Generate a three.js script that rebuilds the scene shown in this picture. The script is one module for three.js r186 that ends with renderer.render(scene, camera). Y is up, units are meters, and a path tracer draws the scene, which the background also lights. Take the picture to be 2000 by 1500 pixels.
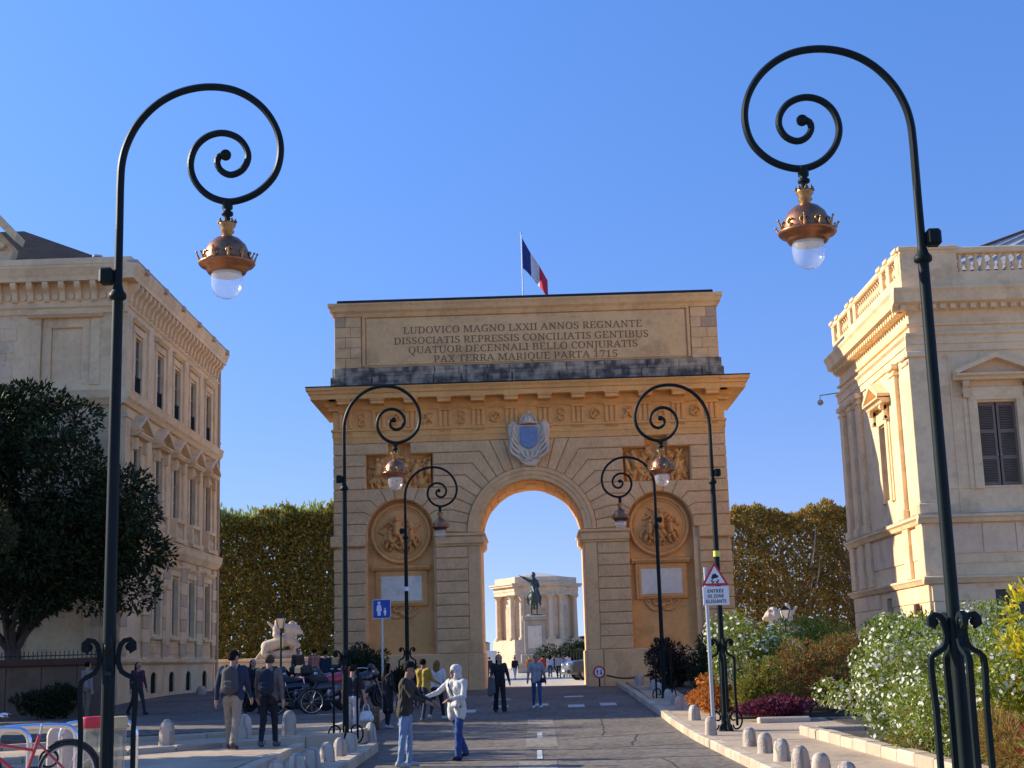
import * as THREE from 'three';
import { mergeGeometries } from 'three/addons/utils/BufferGeometryUtils.js';
import { FontLoader } from 'three/addons/loaders/FontLoader.js';
import { TextGeometry } from 'three/addons/geometries/TextGeometry.js';

// ---------------------------------------------------------------- camera, sky, sun, exposure
const scene = new THREE.Scene();
const R = THREE.MathUtils.degToRad;
const camera = new THREE.PerspectiveCamera(2 * Math.atan(750 / 2800) * 180 / Math.PI, 4 / 3, 0.1, 3000);
camera.rotation.order = 'YXZ';
camera.position.set(0, 1.75, 0);
camera.rotation.set(R(10.95), R(0.62), R(-1.66));

const SUN = new THREE.Vector3(-Math.sin(R(73.7)) * Math.cos(R(26)), Math.sin(R(26)), -Math.cos(R(73.7)) * Math.cos(R(26)));
{
  const W = 512, H = 256, d = new Float32Array(W * H * 4), v = new THREE.Vector3();
  for (let j = 0; j < H; j++) for (let i = 0; i < W; i++) {
    const el = ((j + 0.5) / H - 0.5) * Math.PI, az = ((i + 0.5) / W - 0.5) * 2 * Math.PI;
    v.set(Math.cos(el) * Math.cos(az), Math.sin(el), Math.cos(el) * Math.sin(az));
    const e = Math.max(0, el) * 180 / Math.PI, c = v.dot(SUN), g = Math.acos(Math.min(1, Math.max(-1, c))) * 180 / Math.PI;
    const haze = Math.exp(-e / 6), mid = Math.exp(-e / 38), ph = 0.75 * (1 + c * c), mie = 0.55 * Math.exp(-g / 15);
    const k = (j * W + i) * 4;
    d[k] = (0.04 + 0.095 * mid + 0.40 * haze) * ph + mie;
    d[k + 1] = (0.12 + 0.235 * mid + 0.33 * haze) * ph + mie * 0.93;
    d[k + 2] = (0.42 + 0.50 * mid + 0.06 * haze) * ph + mie * 0.8;
    d[k + 3] = 1;
  }
  const t = new THREE.DataTexture(d, W, H, THREE.RGBAFormat, THREE.FloatType);
  t.mapping = THREE.EquirectangularReflectionMapping; t.magFilter = t.minFilter = THREE.LinearFilter; t.wrapS = THREE.RepeatWrapping; t.needsUpdate = true;
  scene.background = t; scene.environment = t;
}
const sun = new THREE.DirectionalLight(new THREE.Color(1, 0.92, 0.74), 5);
sun.position.copy(SUN).multiplyScalar(150).add(new THREE.Vector3(0, 0, -50));
sun.target.position.set(0, 0, -50); sun.castShadow = true;
sun.shadow.mapSize.set(4096, 4096);
Object.assign(sun.shadow.camera, { left: -90, right: 90, top: 60, bottom: -60, near: 1, far: 400 });
scene.add(sun, sun.target);
const renderer = new THREE.WebGLRenderer({ antialias: true });
renderer.setSize(1024, 768);
renderer.toneMapping = THREE.LinearToneMapping;
renderer.toneMappingExposure = 1.5;
renderer.shadowMap.enabled = true;

// ---------------------------------------------------------------- helpers
function mulberry(a) { return () => { a |= 0; a = a + 0x6D2B79F5 | 0; let t = Math.imul(a ^ a >>> 15, 1 | a); t = t + Math.imul(t ^ t >>> 7, 61 | t) ^ t; return ((t ^ t >>> 14) >>> 0) / 4294967296; }; }
const rnd = mulberry(7);
const lerp = THREE.MathUtils.lerp, clamp = THREE.MathUtils.clamp;
const sst = (a, b, x) => { const t = clamp((x - a) / (b - a), 0, 1); return t * t * (3 - 2 * t); };
const V = (x, y, z) => new THREE.Vector3(x, y, z);
const groundY = (D) => 0.72 * sst(30, 60, D) - 0.22 * sst(78, 103, D);
const used = {};
function numbered(n) { const k = used[n] = (used[n] ?? -1) + 1; return k ? n + '_' + String(k).padStart(3, '0') : n; }

// tileable value noise
const PERM = (() => { const r = mulberry(99), p = new Float32Array(65536); for (let i = 0; i < p.length; i++) p[i] = r(); return p; })();
const hash2 = (x, y, s) => PERM[(x * 73 + y * 1999 + s * 7919 + ((x * y) & 255) * 31) & 65535];
function vnoise(x, y, P, s) {
  const xi = Math.floor(x), yi = Math.floor(y), fx = x - xi, fy = y - yi, m = (v) => ((v % P) + P) % P;
  const u = fx * fx * (3 - 2 * fx), w = fy * fy * (3 - 2 * fy);
  return lerp(lerp(hash2(m(xi), m(yi), s), hash2(m(xi + 1), m(yi), s), u), lerp(hash2(m(xi), m(yi + 1), s), hash2(m(xi + 1), m(yi + 1), s), u), w);
}
function fbm(u, v, P, o, s) { let a = 0, k = 0.5, n = 0; for (let i = 0; i < o; i++) { a += k * vnoise(u * P, v * P, P, s + i); n += k; k *= 0.55; P *= 2; } return a / n; }
// colour texture: fn(u, v) -> [r, g, b] in 0..1 multipliers (stored sRGB)
const toS = (c) => c <= 0.0031308 ? c * 12.92 : 1.055 * Math.pow(c, 1 / 2.4) - 0.055;
function tex(size, fn, srgb = true, metres = 4) {
  const d = new Uint8Array(size * size * 4);
  for (let j = 0; j < size; j++) for (let i = 0; i < size; i++) {
    const c = fn((i + 0.5) / size, (j + 0.5) / size), k = (j * size + i) * 4;
    for (let q = 0; q < 3; q++) d[k + q] = 255 * clamp(srgb ? toS(clamp(c[q], 0, 1)) : c[q], 0, 1);
    d[k + 3] = 255;
  }
  const t = new THREE.DataTexture(d, size, size, THREE.RGBAFormat);
  t.wrapS = t.wrapT = THREE.RepeatWrapping; t.magFilter = THREE.LinearFilter; t.minFilter = THREE.LinearMipmapLinearFilter; t.generateMipmaps = true;
  if (srgb) t.colorSpace = THREE.SRGBColorSpace;
  t.repeat.set(1 / metres, 1 / metres); t.needsUpdate = true;
  return t;
}
const grey = (v) => [v, v, v];
const TX = {
  stone: tex(512, (u, v) => { const a = fbm(u, v, 4, 5, 1), b = fbm(u, v, 32, 3, 20), c = fbm(u, v, 2, 3, 40); const d = sst(0.56, 0.7, fbm(u, v, 7, 5, 45)); const k = 0.66 + 0.26 * a + 0.2 * b + 0.3 * (c - 0.5) - 0.13 * d; return [k, k * (0.985 + 0.05 * (a - 0.5)), k * (0.965 + 0.16 * (c - 0.5))]; }),
  tooled: tex(512, (u, v) => { const a = fbm(u, v, 6, 4, 3), b = vnoise(u * 96, v * 24, 96, 7), c = fbm(u, v, 48, 2, 9); const k = 0.58 + 0.3 * a + 0.18 * b + 0.16 * c; return [k, k * 0.985, k * 0.97]; }, true, 2.4),
  tooledB: tex(512, (u, v) => grey(0.5 * vnoise(u * 96, v * 24, 96, 7) + 0.5 * fbm(u, v, 48, 2, 9)), false, 2.4),
  grain: tex(256, (u, v) => grey(fbm(u, v, 32, 4, 60)), false, 1),
  soot: tex(512, (u, v) => { const a = fbm(u, v, 5, 5, 70), b = fbm(u, v * 0.5, 24, 4, 80), s = sst(0.42, 0.72, 0.4 * a + 0.3 * fbm(u * 0.5, v * 3, 8, 4, 93) + 0.4 * b), h = vnoise(u * 8, v * 64, 64, 91); const k = lerp(0.12, 0.6, s) * (0.55 + 0.4 * b + 0.5 * h); return [k, k * lerp(0.97, 0.86, s), k * lerp(0.92, 0.66, s)]; }, true, 5),
  asphalt: tex(512, (u, v) => { const a = fbm(u, v, 96, 2, 11), b = fbm(u, v, 3, 4, 13), st = sst(0.58, 0.7, fbm(u, v, 5, 5, 17)), k = 0.5 + 0.55 * (a - 0.5) * 1.8 + 0.7 * (b - 0.5) + 0.22 - 0.14 * st; return [k, k * 0.99, k * 0.97]; }, true, 7),
  paving: tex(512, (u, v) => { const a = fbm(u, v, 64, 2, 21), b = fbm(u, v, 4, 5, 23), st = sst(0.6, 0.75, fbm(u, v, 9, 4, 27)), k = 0.72 + 0.25 * (a - 0.5) + 0.4 * (b - 0.5) - 0.16 * st; return [k, k * 0.985, k * 0.96]; }, true, 4),
  bark: tex(256, (u, v) => { const a = fbm(u, v * 0.3, 12, 4, 31), k = 0.4 + 0.8 * a; return [k, k * 0.95, k * 0.88]; }, true, 1),
  paint: tex(256, (u, v) => { const a = fbm(u, v, 8, 5, 51), k = 0.8 + 0.35 * (a - 0.5); return grey(k); }, true, 1.5),
  copper: tex(256, (u, v) => { const a = fbm(u, v, 6, 5, 53), s = sst(0.5, 0.68, a); return [lerp(1, 0.62, s), lerp(1, 0.7, s), lerp(1, 0.85, s)]; }, true, 0.5),
  roof: tex(256, (u, v) => { const a = fbm(u, v, 10, 4, 57), k = 0.6 + 0.5 * a; return grey(k); }, true, 3),
  cloth: tex(128, (u, v) => { const a = fbm(u, v, 16, 3, 58), b = fbm(u, v, 4, 3, 59), k = 0.72 + 0.3 * a + 0.25 * (b - 0.5); return grey(k); }, true, 0.5),
};
function mat(r, g, b, o = {}) {
  const { tx, bump, rough = 0.85, ...rest } = o;
  const m = new (rest.clearcoat !== undefined || rest.transmission !== undefined || rest.sheen !== undefined ? THREE.MeshPhysicalMaterial : THREE.MeshStandardMaterial)({ roughness: rough, ...rest });
  m.color.setRGB(r, g, b);
  if (tx) m.map = TX[tx];
  if (bump) { m.bumpMap = bump[0] === 't' ? TX.tooledB : TX.grain; m.bumpScale = parseFloat(bump.slice(1)); }
  return m;
}
const M = {
  pale: [0, 1, 2, 3].map((i) => mat(0.82 + 0.05 * (i % 2) - 0.05 * (i === 3), 0.52 + 0.03 * (i % 2) - 0.008 * i, 0.25 + 0.02 * (i % 2) - 0.008 * i, { tx: 'tooled', bump: 't0.012' })),
  ochre: mat(0.92, 0.49, 0.155, { tx: 'stone', bump: 'g0.004' }),
  ochreDeep: mat(0.9, 0.455, 0.145, { tx: 'stone', bump: 'g0.004' }),
  smooth: mat(0.88, 0.55, 0.25, { tx: 'stone', bump: 'g0.004' }),
  attic: mat(0.86, 0.53, 0.225, { tx: 'stone', bump: 'g0.006' }),
  soot: mat(0.75, 0.66, 0.52, { tx: 'soot', bump: 'g0.008' }),
  letter: mat(0.22, 0.13, 0.065, { rough: 0.95 }),  // dark brown paints the shade inside incised letters
  slate: mat(0.035, 0.037, 0.046, { tx: 'roof', rough: 1, sheen: 0, specularIntensity: 0.05 }),
  zinc: mat(0.5, 0.48, 0.44, { tx: 'roof', rough: 0.85 }),
  marble: mat(0.9, 0.8, 0.63, { tx: 'stone', rough: 0.5 }),
  armsStone: mat(0.78, 0.65, 0.47, { tx: 'stone', bump: 'g0.006' }),
  armsBlue: mat(0.22, 0.31, 0.5, { tx: 'stone', rough: 0.7 }),
  left: mat(0.89, 0.625, 0.335, { tx: 'stone', bump: 'g0.004' }),
  leftGrey: mat(0.89, 0.625, 0.335, { tx: 'stone', bump: 'g0.004' }),
  leftDark: mat(0.66, 0.46, 0.275, { tx: 'stone', bump: 'g0.004' }),
  cream: mat(0.93, 0.66, 0.36, { tx: 'stone', bump: 'g0.002' }),
  creamPanel: mat(0.89, 0.62, 0.37, { tx: 'stone', bump: 'g0.002' }),
  glass: mat(0.035, 0.035, 0.035, { rough: 0.12, sheen: 0, specularIntensity: 0.55 }),
  frameWood: mat(0.420, 0.334, 0.224, { tx: 'paint', rough: 0.6 }),
  shutter: mat(0.26, 0.19, 0.13, { tx: 'paint', rough: 0.65 }),
  dark: mat(0.02, 0.02, 0.022, { rough: 0.8 }),
  iron: mat(0.009, 0.017, 0.017, { tx: 'paint', rough: 0.5, sheen: 0, specularIntensity: 0.3 }),
  ironBlack: mat(0.015, 0.016, 0.018, { tx: 'paint', rough: 0.42 }),
  copper: mat(0.46, 0.195, 0.09, { tx: 'copper', metalness: 0.85, rough: 0.34 }),
  gold: mat(0.46, 0.25, 0.095, { tx: 'copper', metalness: 0.8, rough: 0.38 }),
  globe: mat(0.99, 0.99, 1, { transmission: 0.85, thickness: 0, rough: 0.15, ior: 1.45 }),
  lampInner: mat(0.8, 0.8, 0.78, { rough: 0.6 }),
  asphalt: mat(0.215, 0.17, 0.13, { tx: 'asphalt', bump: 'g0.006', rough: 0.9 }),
  asphaltPatch: mat(0.29, 0.245, 0.195, { tx: 'asphalt', bump: 'g0.006', rough: 0.92 }),
  crack: mat(0.03, 0.03, 0.03, { rough: 0.9 }),
  paintWhite: mat(0.68, 0.67, 0.64, { tx: 'paving', rough: 0.7 }),
  paving: mat(0.62, 0.46, 0.31, { tx: 'paving', bump: 'g0.004' }),
  plaza: mat(0.62, 0.46, 0.31, { tx: 'paving', bump: 'g0.004' }),
  cobble: mat(0.7, 0.6, 0.46, { tx: 'paving', bump: 'g0.012' }),
  kerb: [mat(0.56, 0.44, 0.30, { tx: 'stone', bump: 'g0.006' }), mat(0.50, 0.39, 0.27, { tx: 'stone', bump: 'g0.006' }), mat(0.60, 0.48, 0.34, { tx: 'stone', bump: 'g0.006' })],
  bollard: [mat(0.60, 0.50, 0.385, { tx: 'stone', bump: 'g0.012' }), mat(0.54, 0.45, 0.35, { tx: 'stone', bump: 'g0.012' })],
  wallBrown: mat(0.22, 0.14, 0.085, { tx: 'stone', bump: 'g0.006' }),
  pedestal: mat(0.50, 0.40, 0.29, { tx: 'stone', bump: 'g0.006' }),
  ashlar: [mat(0.89, 0.61, 0.345, { tx: 'stone', bump: 'g0.006' }), mat(0.79, 0.56, 0.335, { tx: 'stone', bump: 'g0.006' }), mat(0.82, 0.545, 0.30, { tx: 'stone', bump: 'g0.006' })],
  tower: mat(0.76, 0.56, 0.36, { tx: 'stone', bump: 'g0.006' }),
  atticDark: mat(0.56, 0.36, 0.2, { tx: 'stone', bump: 'g0.01' }),
  doorwayDark: mat(0.16, 0.10, 0.06, { tx: 'bark', rough: 0.6 }),  // dark brown painted in for the shaded inside of a doorway
  soil: mat(0.09, 0.065, 0.045, { tx: 'paving', bump: 'g0.03' }),
  earth: mat(0.420, 0.317, 0.196, { tx: 'paving', bump: 'g0.01' }),
  statue: mat(0.56, 0.46, 0.35, { tx: 'stone', bump: 'g0.006' }),
  bronze: mat(0.06, 0.075, 0.06, { tx: 'copper', rough: 0.5, metalness: 0.35 }),
  bark: mat(0.15, 0.11, 0.085, { tx: 'bark', bump: 'g0.02' }),
  barkPale: mat(0.42, 0.35, 0.26, { tx: 'bark', bump: 'g0.02' }),
  chrome: mat(0.72, 0.73, 0.76, { rough: 0.18, metalness: 1 }),
  steel: mat(0.45, 0.46, 0.47, { rough: 0.4, metalness: 0.7 }),
  rubber: mat(0.018, 0.018, 0.02, { rough: 0.75 }),
  red: mat(0.52, 0.022, 0.035, { rough: 0.3, clearcoat: 0.6 }),
  blackPaint: mat(0.014, 0.014, 0.017, { rough: 0.3, clearcoat: 0.5 }),
  signBlue: mat(0.015, 0.06, 0.36, { rough: 0.4 }),
  signRed: mat(0.55, 0.02, 0.035, { rough: 0.4 }),
  signWhite: mat(0.78, 0.78, 0.76, { rough: 0.45 }),
  black: mat(0.012, 0.012, 0.014, { rough: 0.6 }),
  rust: mat(0.14, 0.065, 0.04, { tx: 'paint', rough: 0.8 }),
  bagRed: mat(0.6, 0.03, 0.05, { rough: 0.5 }), bagYellow: mat(0.5, 0.4, 0.2, { rough: 0.5 }),
  film: mat(0.62, 0.62, 0.58, { transmission: 0.9, thickness: 0, rough: 0.35 }),
  filmYellow: mat(0.55, 0.45, 0.24, { transmission: 0.8, thickness: 0, rough: 0.4 }),
  wood: mat(0.28, 0.16, 0.08, { tx: 'bark', rough: 0.8 }),
};

// ---- geometry helpers (everything non-indexed with position, normal, uv)
const I4 = new THREE.Matrix4();
const T = (x, y, z) => new THREE.Matrix4().makeTranslation(x, y, z);
function ni(g) { g = g.index ? g.toNonIndexed() : g; for (const k of Object.keys(g.attributes)) if (!['position', 'normal', 'uv', 'color'].includes(k)) g.deleteAttribute(k); if (!g.attributes.uv) g.setAttribute('uv', new THREE.BufferAttribute(new Float32Array(g.attributes.position.count * 2), 2)); g.morphAttributes = {}; return g; }
function at(g, x = 0, y = 0, z = 0, rx = 0, ry = 0, rz = 0) { g = ni(g); g.applyMatrix4(new THREE.Matrix4().compose(V(x, y, z), new THREE.Quaternion().setFromEuler(new THREE.Euler(rx, ry, rz)), V(1, 1, 1))); return g; }
// box from corner ranges, chamfered when c > 0
function cbox(x0, x1, y0, y1, z0, z1, c = 0) {
  const lo = [x0, y0, z0], hi = [x1, y1, z1], P = [];
  if (c <= 0) return at(new THREE.BoxGeometry(x1 - x0, y1 - y0, z1 - z0), (x0 + x1) / 2, (y0 + y1) / 2, (z0 + z1) / 2);
  c = Math.min(c, (x1 - x0) / 2.2, (y1 - y0) / 2.2, (z1 - z0) / 2.2);
  const pt = (s, a) => [0, 1, 2].map((i) => s[i] > 0 ? hi[i] - (i === a ? 0 : c) : lo[i] + (i === a ? 0 : c));
  const mid = [(x0 + x1) / 2, (y0 + y1) / 2, (z0 + z1) / 2];
  const tri = (a, b, d) => { const u = [0, 1, 2].map((i) => b[i] - a[i]), w = [0, 1, 2].map((i) => d[i] - a[i]), n = [u[1] * w[2] - u[2] * w[1], u[2] * w[0] - u[0] * w[2], u[0] * w[1] - u[1] * w[0]]; const k = n[0] * (a[0] - mid[0]) + n[1] * (a[1] - mid[1]) + n[2] * (a[2] - mid[2]); P.push(...a, ...(k > 0 ? b : d), ...(k > 0 ? d : b)); };
  const quad = (a, b, d, e) => { tri(a, b, d); tri(a, d, e); };
  for (let a = 0; a < 3; a++) for (const s of [-1, 1]) { const b = (a + 1) % 3, d = (a + 2) % 3, f = (p, q) => { const v = [0, 0, 0]; v[a] = s; v[b] = p; v[d] = q; return pt(v, a); }; quad(f(-1, -1), f(1, -1), f(1, 1), f(-1, 1)); }
  for (let a = 0; a < 3; a++) { const b = (a + 1) % 3, d = (a + 2) % 3; for (const p of [-1, 1]) for (const q of [-1, 1]) { const f = (e, ax) => { const v = [0, 0, 0]; v[a] = e; v[b] = p; v[d] = q; return pt(v, ax); }; quad(f(-1, b), f(1, b), f(1, d), f(-1, d)); } }
  for (const p of [-1, 1]) for (const q of [-1, 1]) for (const r of [-1, 1]) { const v = [p, q, r]; tri(pt(v, 0), pt(v, 1), pt(v, 2)); }
  const g = new THREE.BufferGeometry(); g.setAttribute('position', new THREE.Float32BufferAttribute(P, 3)); g.computeVertexNormals(); return ni(g);
}
function cyl(r0, r1, y0, y1, x = 0, z = 0, n = 12) { return at(new THREE.CylinderGeometry(r1, r0, y1 - y0, n), x, (y0 + y1) / 2, z); }
function tube(pts, r, n = 8, seg, closed = false) { const c = new THREE.CatmullRomCurve3(pts.map((p) => p.isVector3 ? p : V(...p)), closed, 'centripetal'); return ni(new THREE.TubeGeometry(c, seg ?? Math.max(2, pts.length * 4), r, n, closed)); }
function bar(a, b, r, n = 8, r2 = r) { const A = V(...a), B = V(...b), d = B.clone().sub(A), L = d.length(); const g = new THREE.CylinderGeometry(r2, r, L, n); g.applyMatrix4(new THREE.Matrix4().compose(A.clone().add(B).multiplyScalar(0.5), new THREE.Quaternion().setFromUnitVectors(V(0, 1, 0), d.normalize()), V(1, 1, 1))); return ni(g); }
function lathe(pts, n = 16, x = 0, y = 0, z = 0) { return at(new THREE.LatheGeometry(pts.map((p) => new THREE.Vector2(p[0], p[1])), n), x, y, z); }
function poly(pts, depth, bevel = 0) { // polygon in xy extruded towards +z, starting at z = 0
  const s = new THREE.Shape(pts.map((p) => new THREE.Vector2(p[0], p[1])));
  return extr(s, depth, bevel);
}
function extr(s, depth, bevel = 0, seg = 12) { const g = new THREE.ExtrudeGeometry(s, { depth: depth - bevel, bevelEnabled: bevel > 0, bevelThickness: bevel, bevelSize: bevel, bevelOffset: -bevel, bevelSegments: 1, curveSegments: seg, steps: 1 }); return ni(g); }
// moulding: profile [[z, y], ...] swept along local x from x0 to x1
function mould(prof, x0, x1) { const s = new THREE.Shape(prof.map((p) => new THREE.Vector2(-p[0], p[1]))); const g = new THREE.ExtrudeGeometry(s, { depth: x1 - x0, bevelEnabled: false, steps: 1 }); g.applyMatrix4(new THREE.Matrix4().makeRotationY(Math.PI / 2)); return at(g, x0, 0, 0); }
function boxUV(g) {
  const p = g.attributes.position, n = g.attributes.normal, u = new Float32Array(p.count * 2);
  for (let i = 0; i < p.count; i++) { const ax = Math.abs(n.getX(i)), ay = Math.abs(n.getY(i)), az = Math.abs(n.getZ(i)); let a, b; if (ay > ax && ay > az) { a = p.getX(i); b = p.getZ(i); } else if (ax > az) { a = p.getZ(i) + 1.7; b = p.getY(i); } else { a = p.getX(i); b = p.getY(i); } u[2 * i] = a; u[2 * i + 1] = b; }
  g.setAttribute('uv', new THREE.BufferAttribute(u, 2)); return g;
}
function merge(gs) { gs = (Array.isArray(gs) ? gs : [gs]).map(ni); return gs.length === 1 ? gs[0] : mergeGeometries(gs); }
function mesh(name, gs, m, parent = scene, matrix) {
  const g = merge(gs); if (matrix) g.applyMatrix4(matrix); boxUV(g);
  const o = new THREE.Mesh(g, m); o.castShadow = o.receiveShadow = true;
  o.name = parent === scene ? numbered(name) : name; parent.add(o); return o;
}
function tag(o, label, category, group) { o.userData.label = label; o.userData.category = category; if (group) o.userData.group = group; return o; }
function thing(name, label, category, [x, y, z] = [0, 0, 0], turn = 0, group) { const o = new THREE.Group(); o.name = numbered(name); scene.add(o); o.position.set(x, y, z); o.rotation.y = turn; return tag(o, label, category, group); }
function struct(name, gs, m) { const o = mesh(name, gs, m); o.userData.kind = 'structure'; return o; }
function dup(root, [x, y, z], turn, label, group) { const r = root.clone(); r.name = numbered(root.name.replace(/_\d\d\d$/, '')); scene.add(r); r.position.set(x, y, z); r.rotation.y = turn; r.userData = { ...root.userData, label }; if (group) r.userData.group = group; return r; }
function shape(pts, holes = []) { const s = new THREE.Shape(pts.map((p) => new THREE.Vector2(...p))); for (const h of holes) s.holes.push(h.isPath || h instanceof THREE.Path ? h : new THREE.Path(h.map((p) => new THREE.Vector2(...p)))); return s; }
const rect = (x0, x1, y0, y1) => [[x0, y0], [x1, y0], [x1, y1], [x0, y1]];
function archPath(cx, r, y0, ys, n = 20) { const p = [[cx - r, y0], [cx + r, y0]]; for (let i = 0; i <= n; i++) { const a = Math.PI * i / n; p.push([cx + r * Math.cos(a), ys + r * Math.sin(a)]); } return p; }

// ---- a surface from a distance field (surface nets)
function nets(sdf, lo, hi, cell, colour) {
  const n = [0, 1, 2].map((i) => Math.ceil((hi[i] - lo[i]) / cell) + 1), [nx, ny, nz] = n, f = new Float32Array(nx * ny * nz);
  for (let k = 0, q = 0; k < nz; k++) for (let j = 0; j < ny; j++) for (let i = 0; i < nx; i++, q++) f[q] = sdf(lo[0] + i * cell, lo[1] + j * cell, lo[2] + k * cell);
  const id = new Int32Array(nx * ny * nz).fill(-1), P = [], ix = [], sx = 1, sy = nx, sz = nx * ny;
  for (let k = 0; k < nz - 1; k++) for (let j = 0; j < ny - 1; j++) for (let i = 0; i < nx - 1; i++) {
    const q = i + j * sy + k * sz; let m = 0; const c = [];
    for (let b = 0; b < 8; b++) { const v = f[q + (b & 1) * sx + (b >> 1 & 1) * sy + (b >> 2) * sz]; c.push(v); if (v < 0) m |= 1 << b; }
    if (m === 0 || m === 255) continue;
    let x = 0, y = 0, z = 0, t = 0;
    for (let a = 0; a < 8; a++) for (const d of [1, 2, 4]) { if (a & d) continue; const b = a | d; if ((c[a] < 0) === (c[b] < 0)) continue; const s = c[a] / (c[a] - c[b]); x += (a & 1) + (d === 1 ? s : 0); y += (a >> 1 & 1) + (d === 2 ? s : 0); z += (a >> 2) + (d === 4 ? s : 0); t++; }
    id[q] = P.length / 3; P.push(lo[0] + (i + x / t) * cell, lo[1] + (j + y / t) * cell, lo[2] + (k + z / t) * cell);
  }
  const quad = (a, b, c, d, flip) => { if (a < 0 || b < 0 || c < 0 || d < 0) return; flip ? ix.push(a, c, b, a, d, c) : ix.push(a, b, c, a, c, d); };
  for (let k = 1; k < nz - 1; k++) for (let j = 1; j < ny - 1; j++) for (let i = 1; i < nx - 1; i++) {
    const q = i + j * sy + k * sz, s = f[q] < 0;
    if (s !== f[q + sx] < 0) quad(id[q - sy - sz], id[q - sz], id[q], id[q - sy], !s);
    if (s !== f[q + sy] < 0) quad(id[q - sx - sz], id[q - sx], id[q], id[q - sz], !s);
    if (s !== f[q + sz] < 0) quad(id[q - sx - sy], id[q - sy], id[q], id[q - sx], !s);
  }
  const g = new THREE.BufferGeometry(), N = [], C = [], e = cell * 0.5;
  for (let i = 0; i < P.length; i += 3) { const [x, y, z] = [P[i], P[i + 1], P[i + 2]], v = V(sdf(x + e, y, z) - sdf(x - e, y, z), sdf(x, y + e, z) - sdf(x, y - e, z), sdf(x, y, z + e) - sdf(x, y, z - e)).normalize(); N.push(v.x, v.y, v.z); if (colour) C.push(...colour(x, y, z)); }
  g.setAttribute('position', new THREE.Float32BufferAttribute(P, 3)); g.setAttribute('normal', new THREE.Float32BufferAttribute(N, 3));
  if (colour) g.setAttribute('color', new THREE.Float32BufferAttribute(C, 3));
  g.setIndex(ix); return ni(g);
}
// tapered capsules joined with a smooth minimum: prims [ax, ay, az, bx, by, bz, ra, rb, tag]
function field(prims, k) {
  const pr = prims.map((p) => { const d = [p[3] - p[0], p[4] - p[1], p[5] - p[2]], L = d[0] * d[0] + d[1] * d[1] + d[2] * d[2]; return [...p.slice(0, 3), ...d, L < 1e-9 ? 0 : 1 / L, p[6], p[7], p[8]]; });
  const dist = (q, x, y, z) => { const px = x - q[0], py = y - q[1], pz = z - q[2]; let t = (px * q[3] + py * q[4] + pz * q[5]) * q[6]; t = t < 0 ? 0 : t > 1 ? 1 : t; const ax = px - q[3] * t, ay = py - q[4] * t, az = pz - q[5] * t; return Math.sqrt(ax * ax + ay * ay + az * az) - (q[7] + (q[8] - q[7]) * t); };
  const f = (x, y, z) => { let m = 1e3; for (const q of pr) { const d = dist(q, x, y, z); const h = Math.max(k - Math.abs(m - d), 0) / k; m = Math.min(m, d) - h * h * k * 0.25; } return m; };
  f.near = (x, y, z) => { let m = 1e3, w = null; for (const q of pr) { const d = dist(q, x, y, z); if (d < m) { m = d; w = q[9]; } } return w; };
  f.box = (pad) => { const lo = [1e3, 1e3, 1e3], hi = [-1e3, -1e3, -1e3]; for (const p of prims) for (const o of [0, 3]) for (let i = 0; i < 3; i++) { const r = Math.max(p[6], p[7]) + pad; lo[i] = Math.min(lo[i], p[o + i] - r); hi[i] = Math.max(hi[i], p[o + i] + r); } return [lo, hi]; };
  return f;
}
function blob(prims, k, cell, colour) { const f = field(prims, k), [lo, hi] = f.box(cell * 2); return nets(f, lo, hi, cell, colour && ((x, y, z) => colour(f.near(x, y, z), x, y, z))); }
// ---------------------------------------------------------------- ground, road, pavements
function sheet(xl, xr, d0, d1, yf, n = 40, skirt = 0) {
  const P = [], L = [], fx = (f, D) => typeof f === 'function' ? f(D) : f;
  for (let i = 0; i <= n; i++) { const D = lerp(d0, d1, i / n); L.push([fx(xl, D), fx(xr, D), yf(D), -D]); }
  const q = (a, b, c, d) => P.push(...a, ...b, ...c, ...a, ...c, ...d);
  for (let i = 0; i < n; i++) {
    const [a, b, y, z] = L[i], [c, e, w, v] = L[i + 1];
    q([a, y, z], [b, y, z], [e, w, v], [c, w, v]);
    if (skirt) { q([a, y - skirt, z], [a, y, z], [c, w, v], [c, w - skirt, v]); q([b, y, z], [b, y - skirt, z], [e, w - skirt, v], [e, w, v]); }
  }
  if (skirt) { let [a, b, y, z] = L[0]; q([a, y - skirt, z], [b, y - skirt, z], [b, y, z], [a, y, z]); [a, b, y, z] = L[n]; q([a, y, z], [b, y, z], [b, y - skirt, z], [a, y - skirt, z]); }
  const g = new THREE.BufferGeometry(); g.setAttribute('position', new THREE.Float32BufferAttribute(P, 3)); g.computeVertexNormals(); return ni(g);
}
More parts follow.
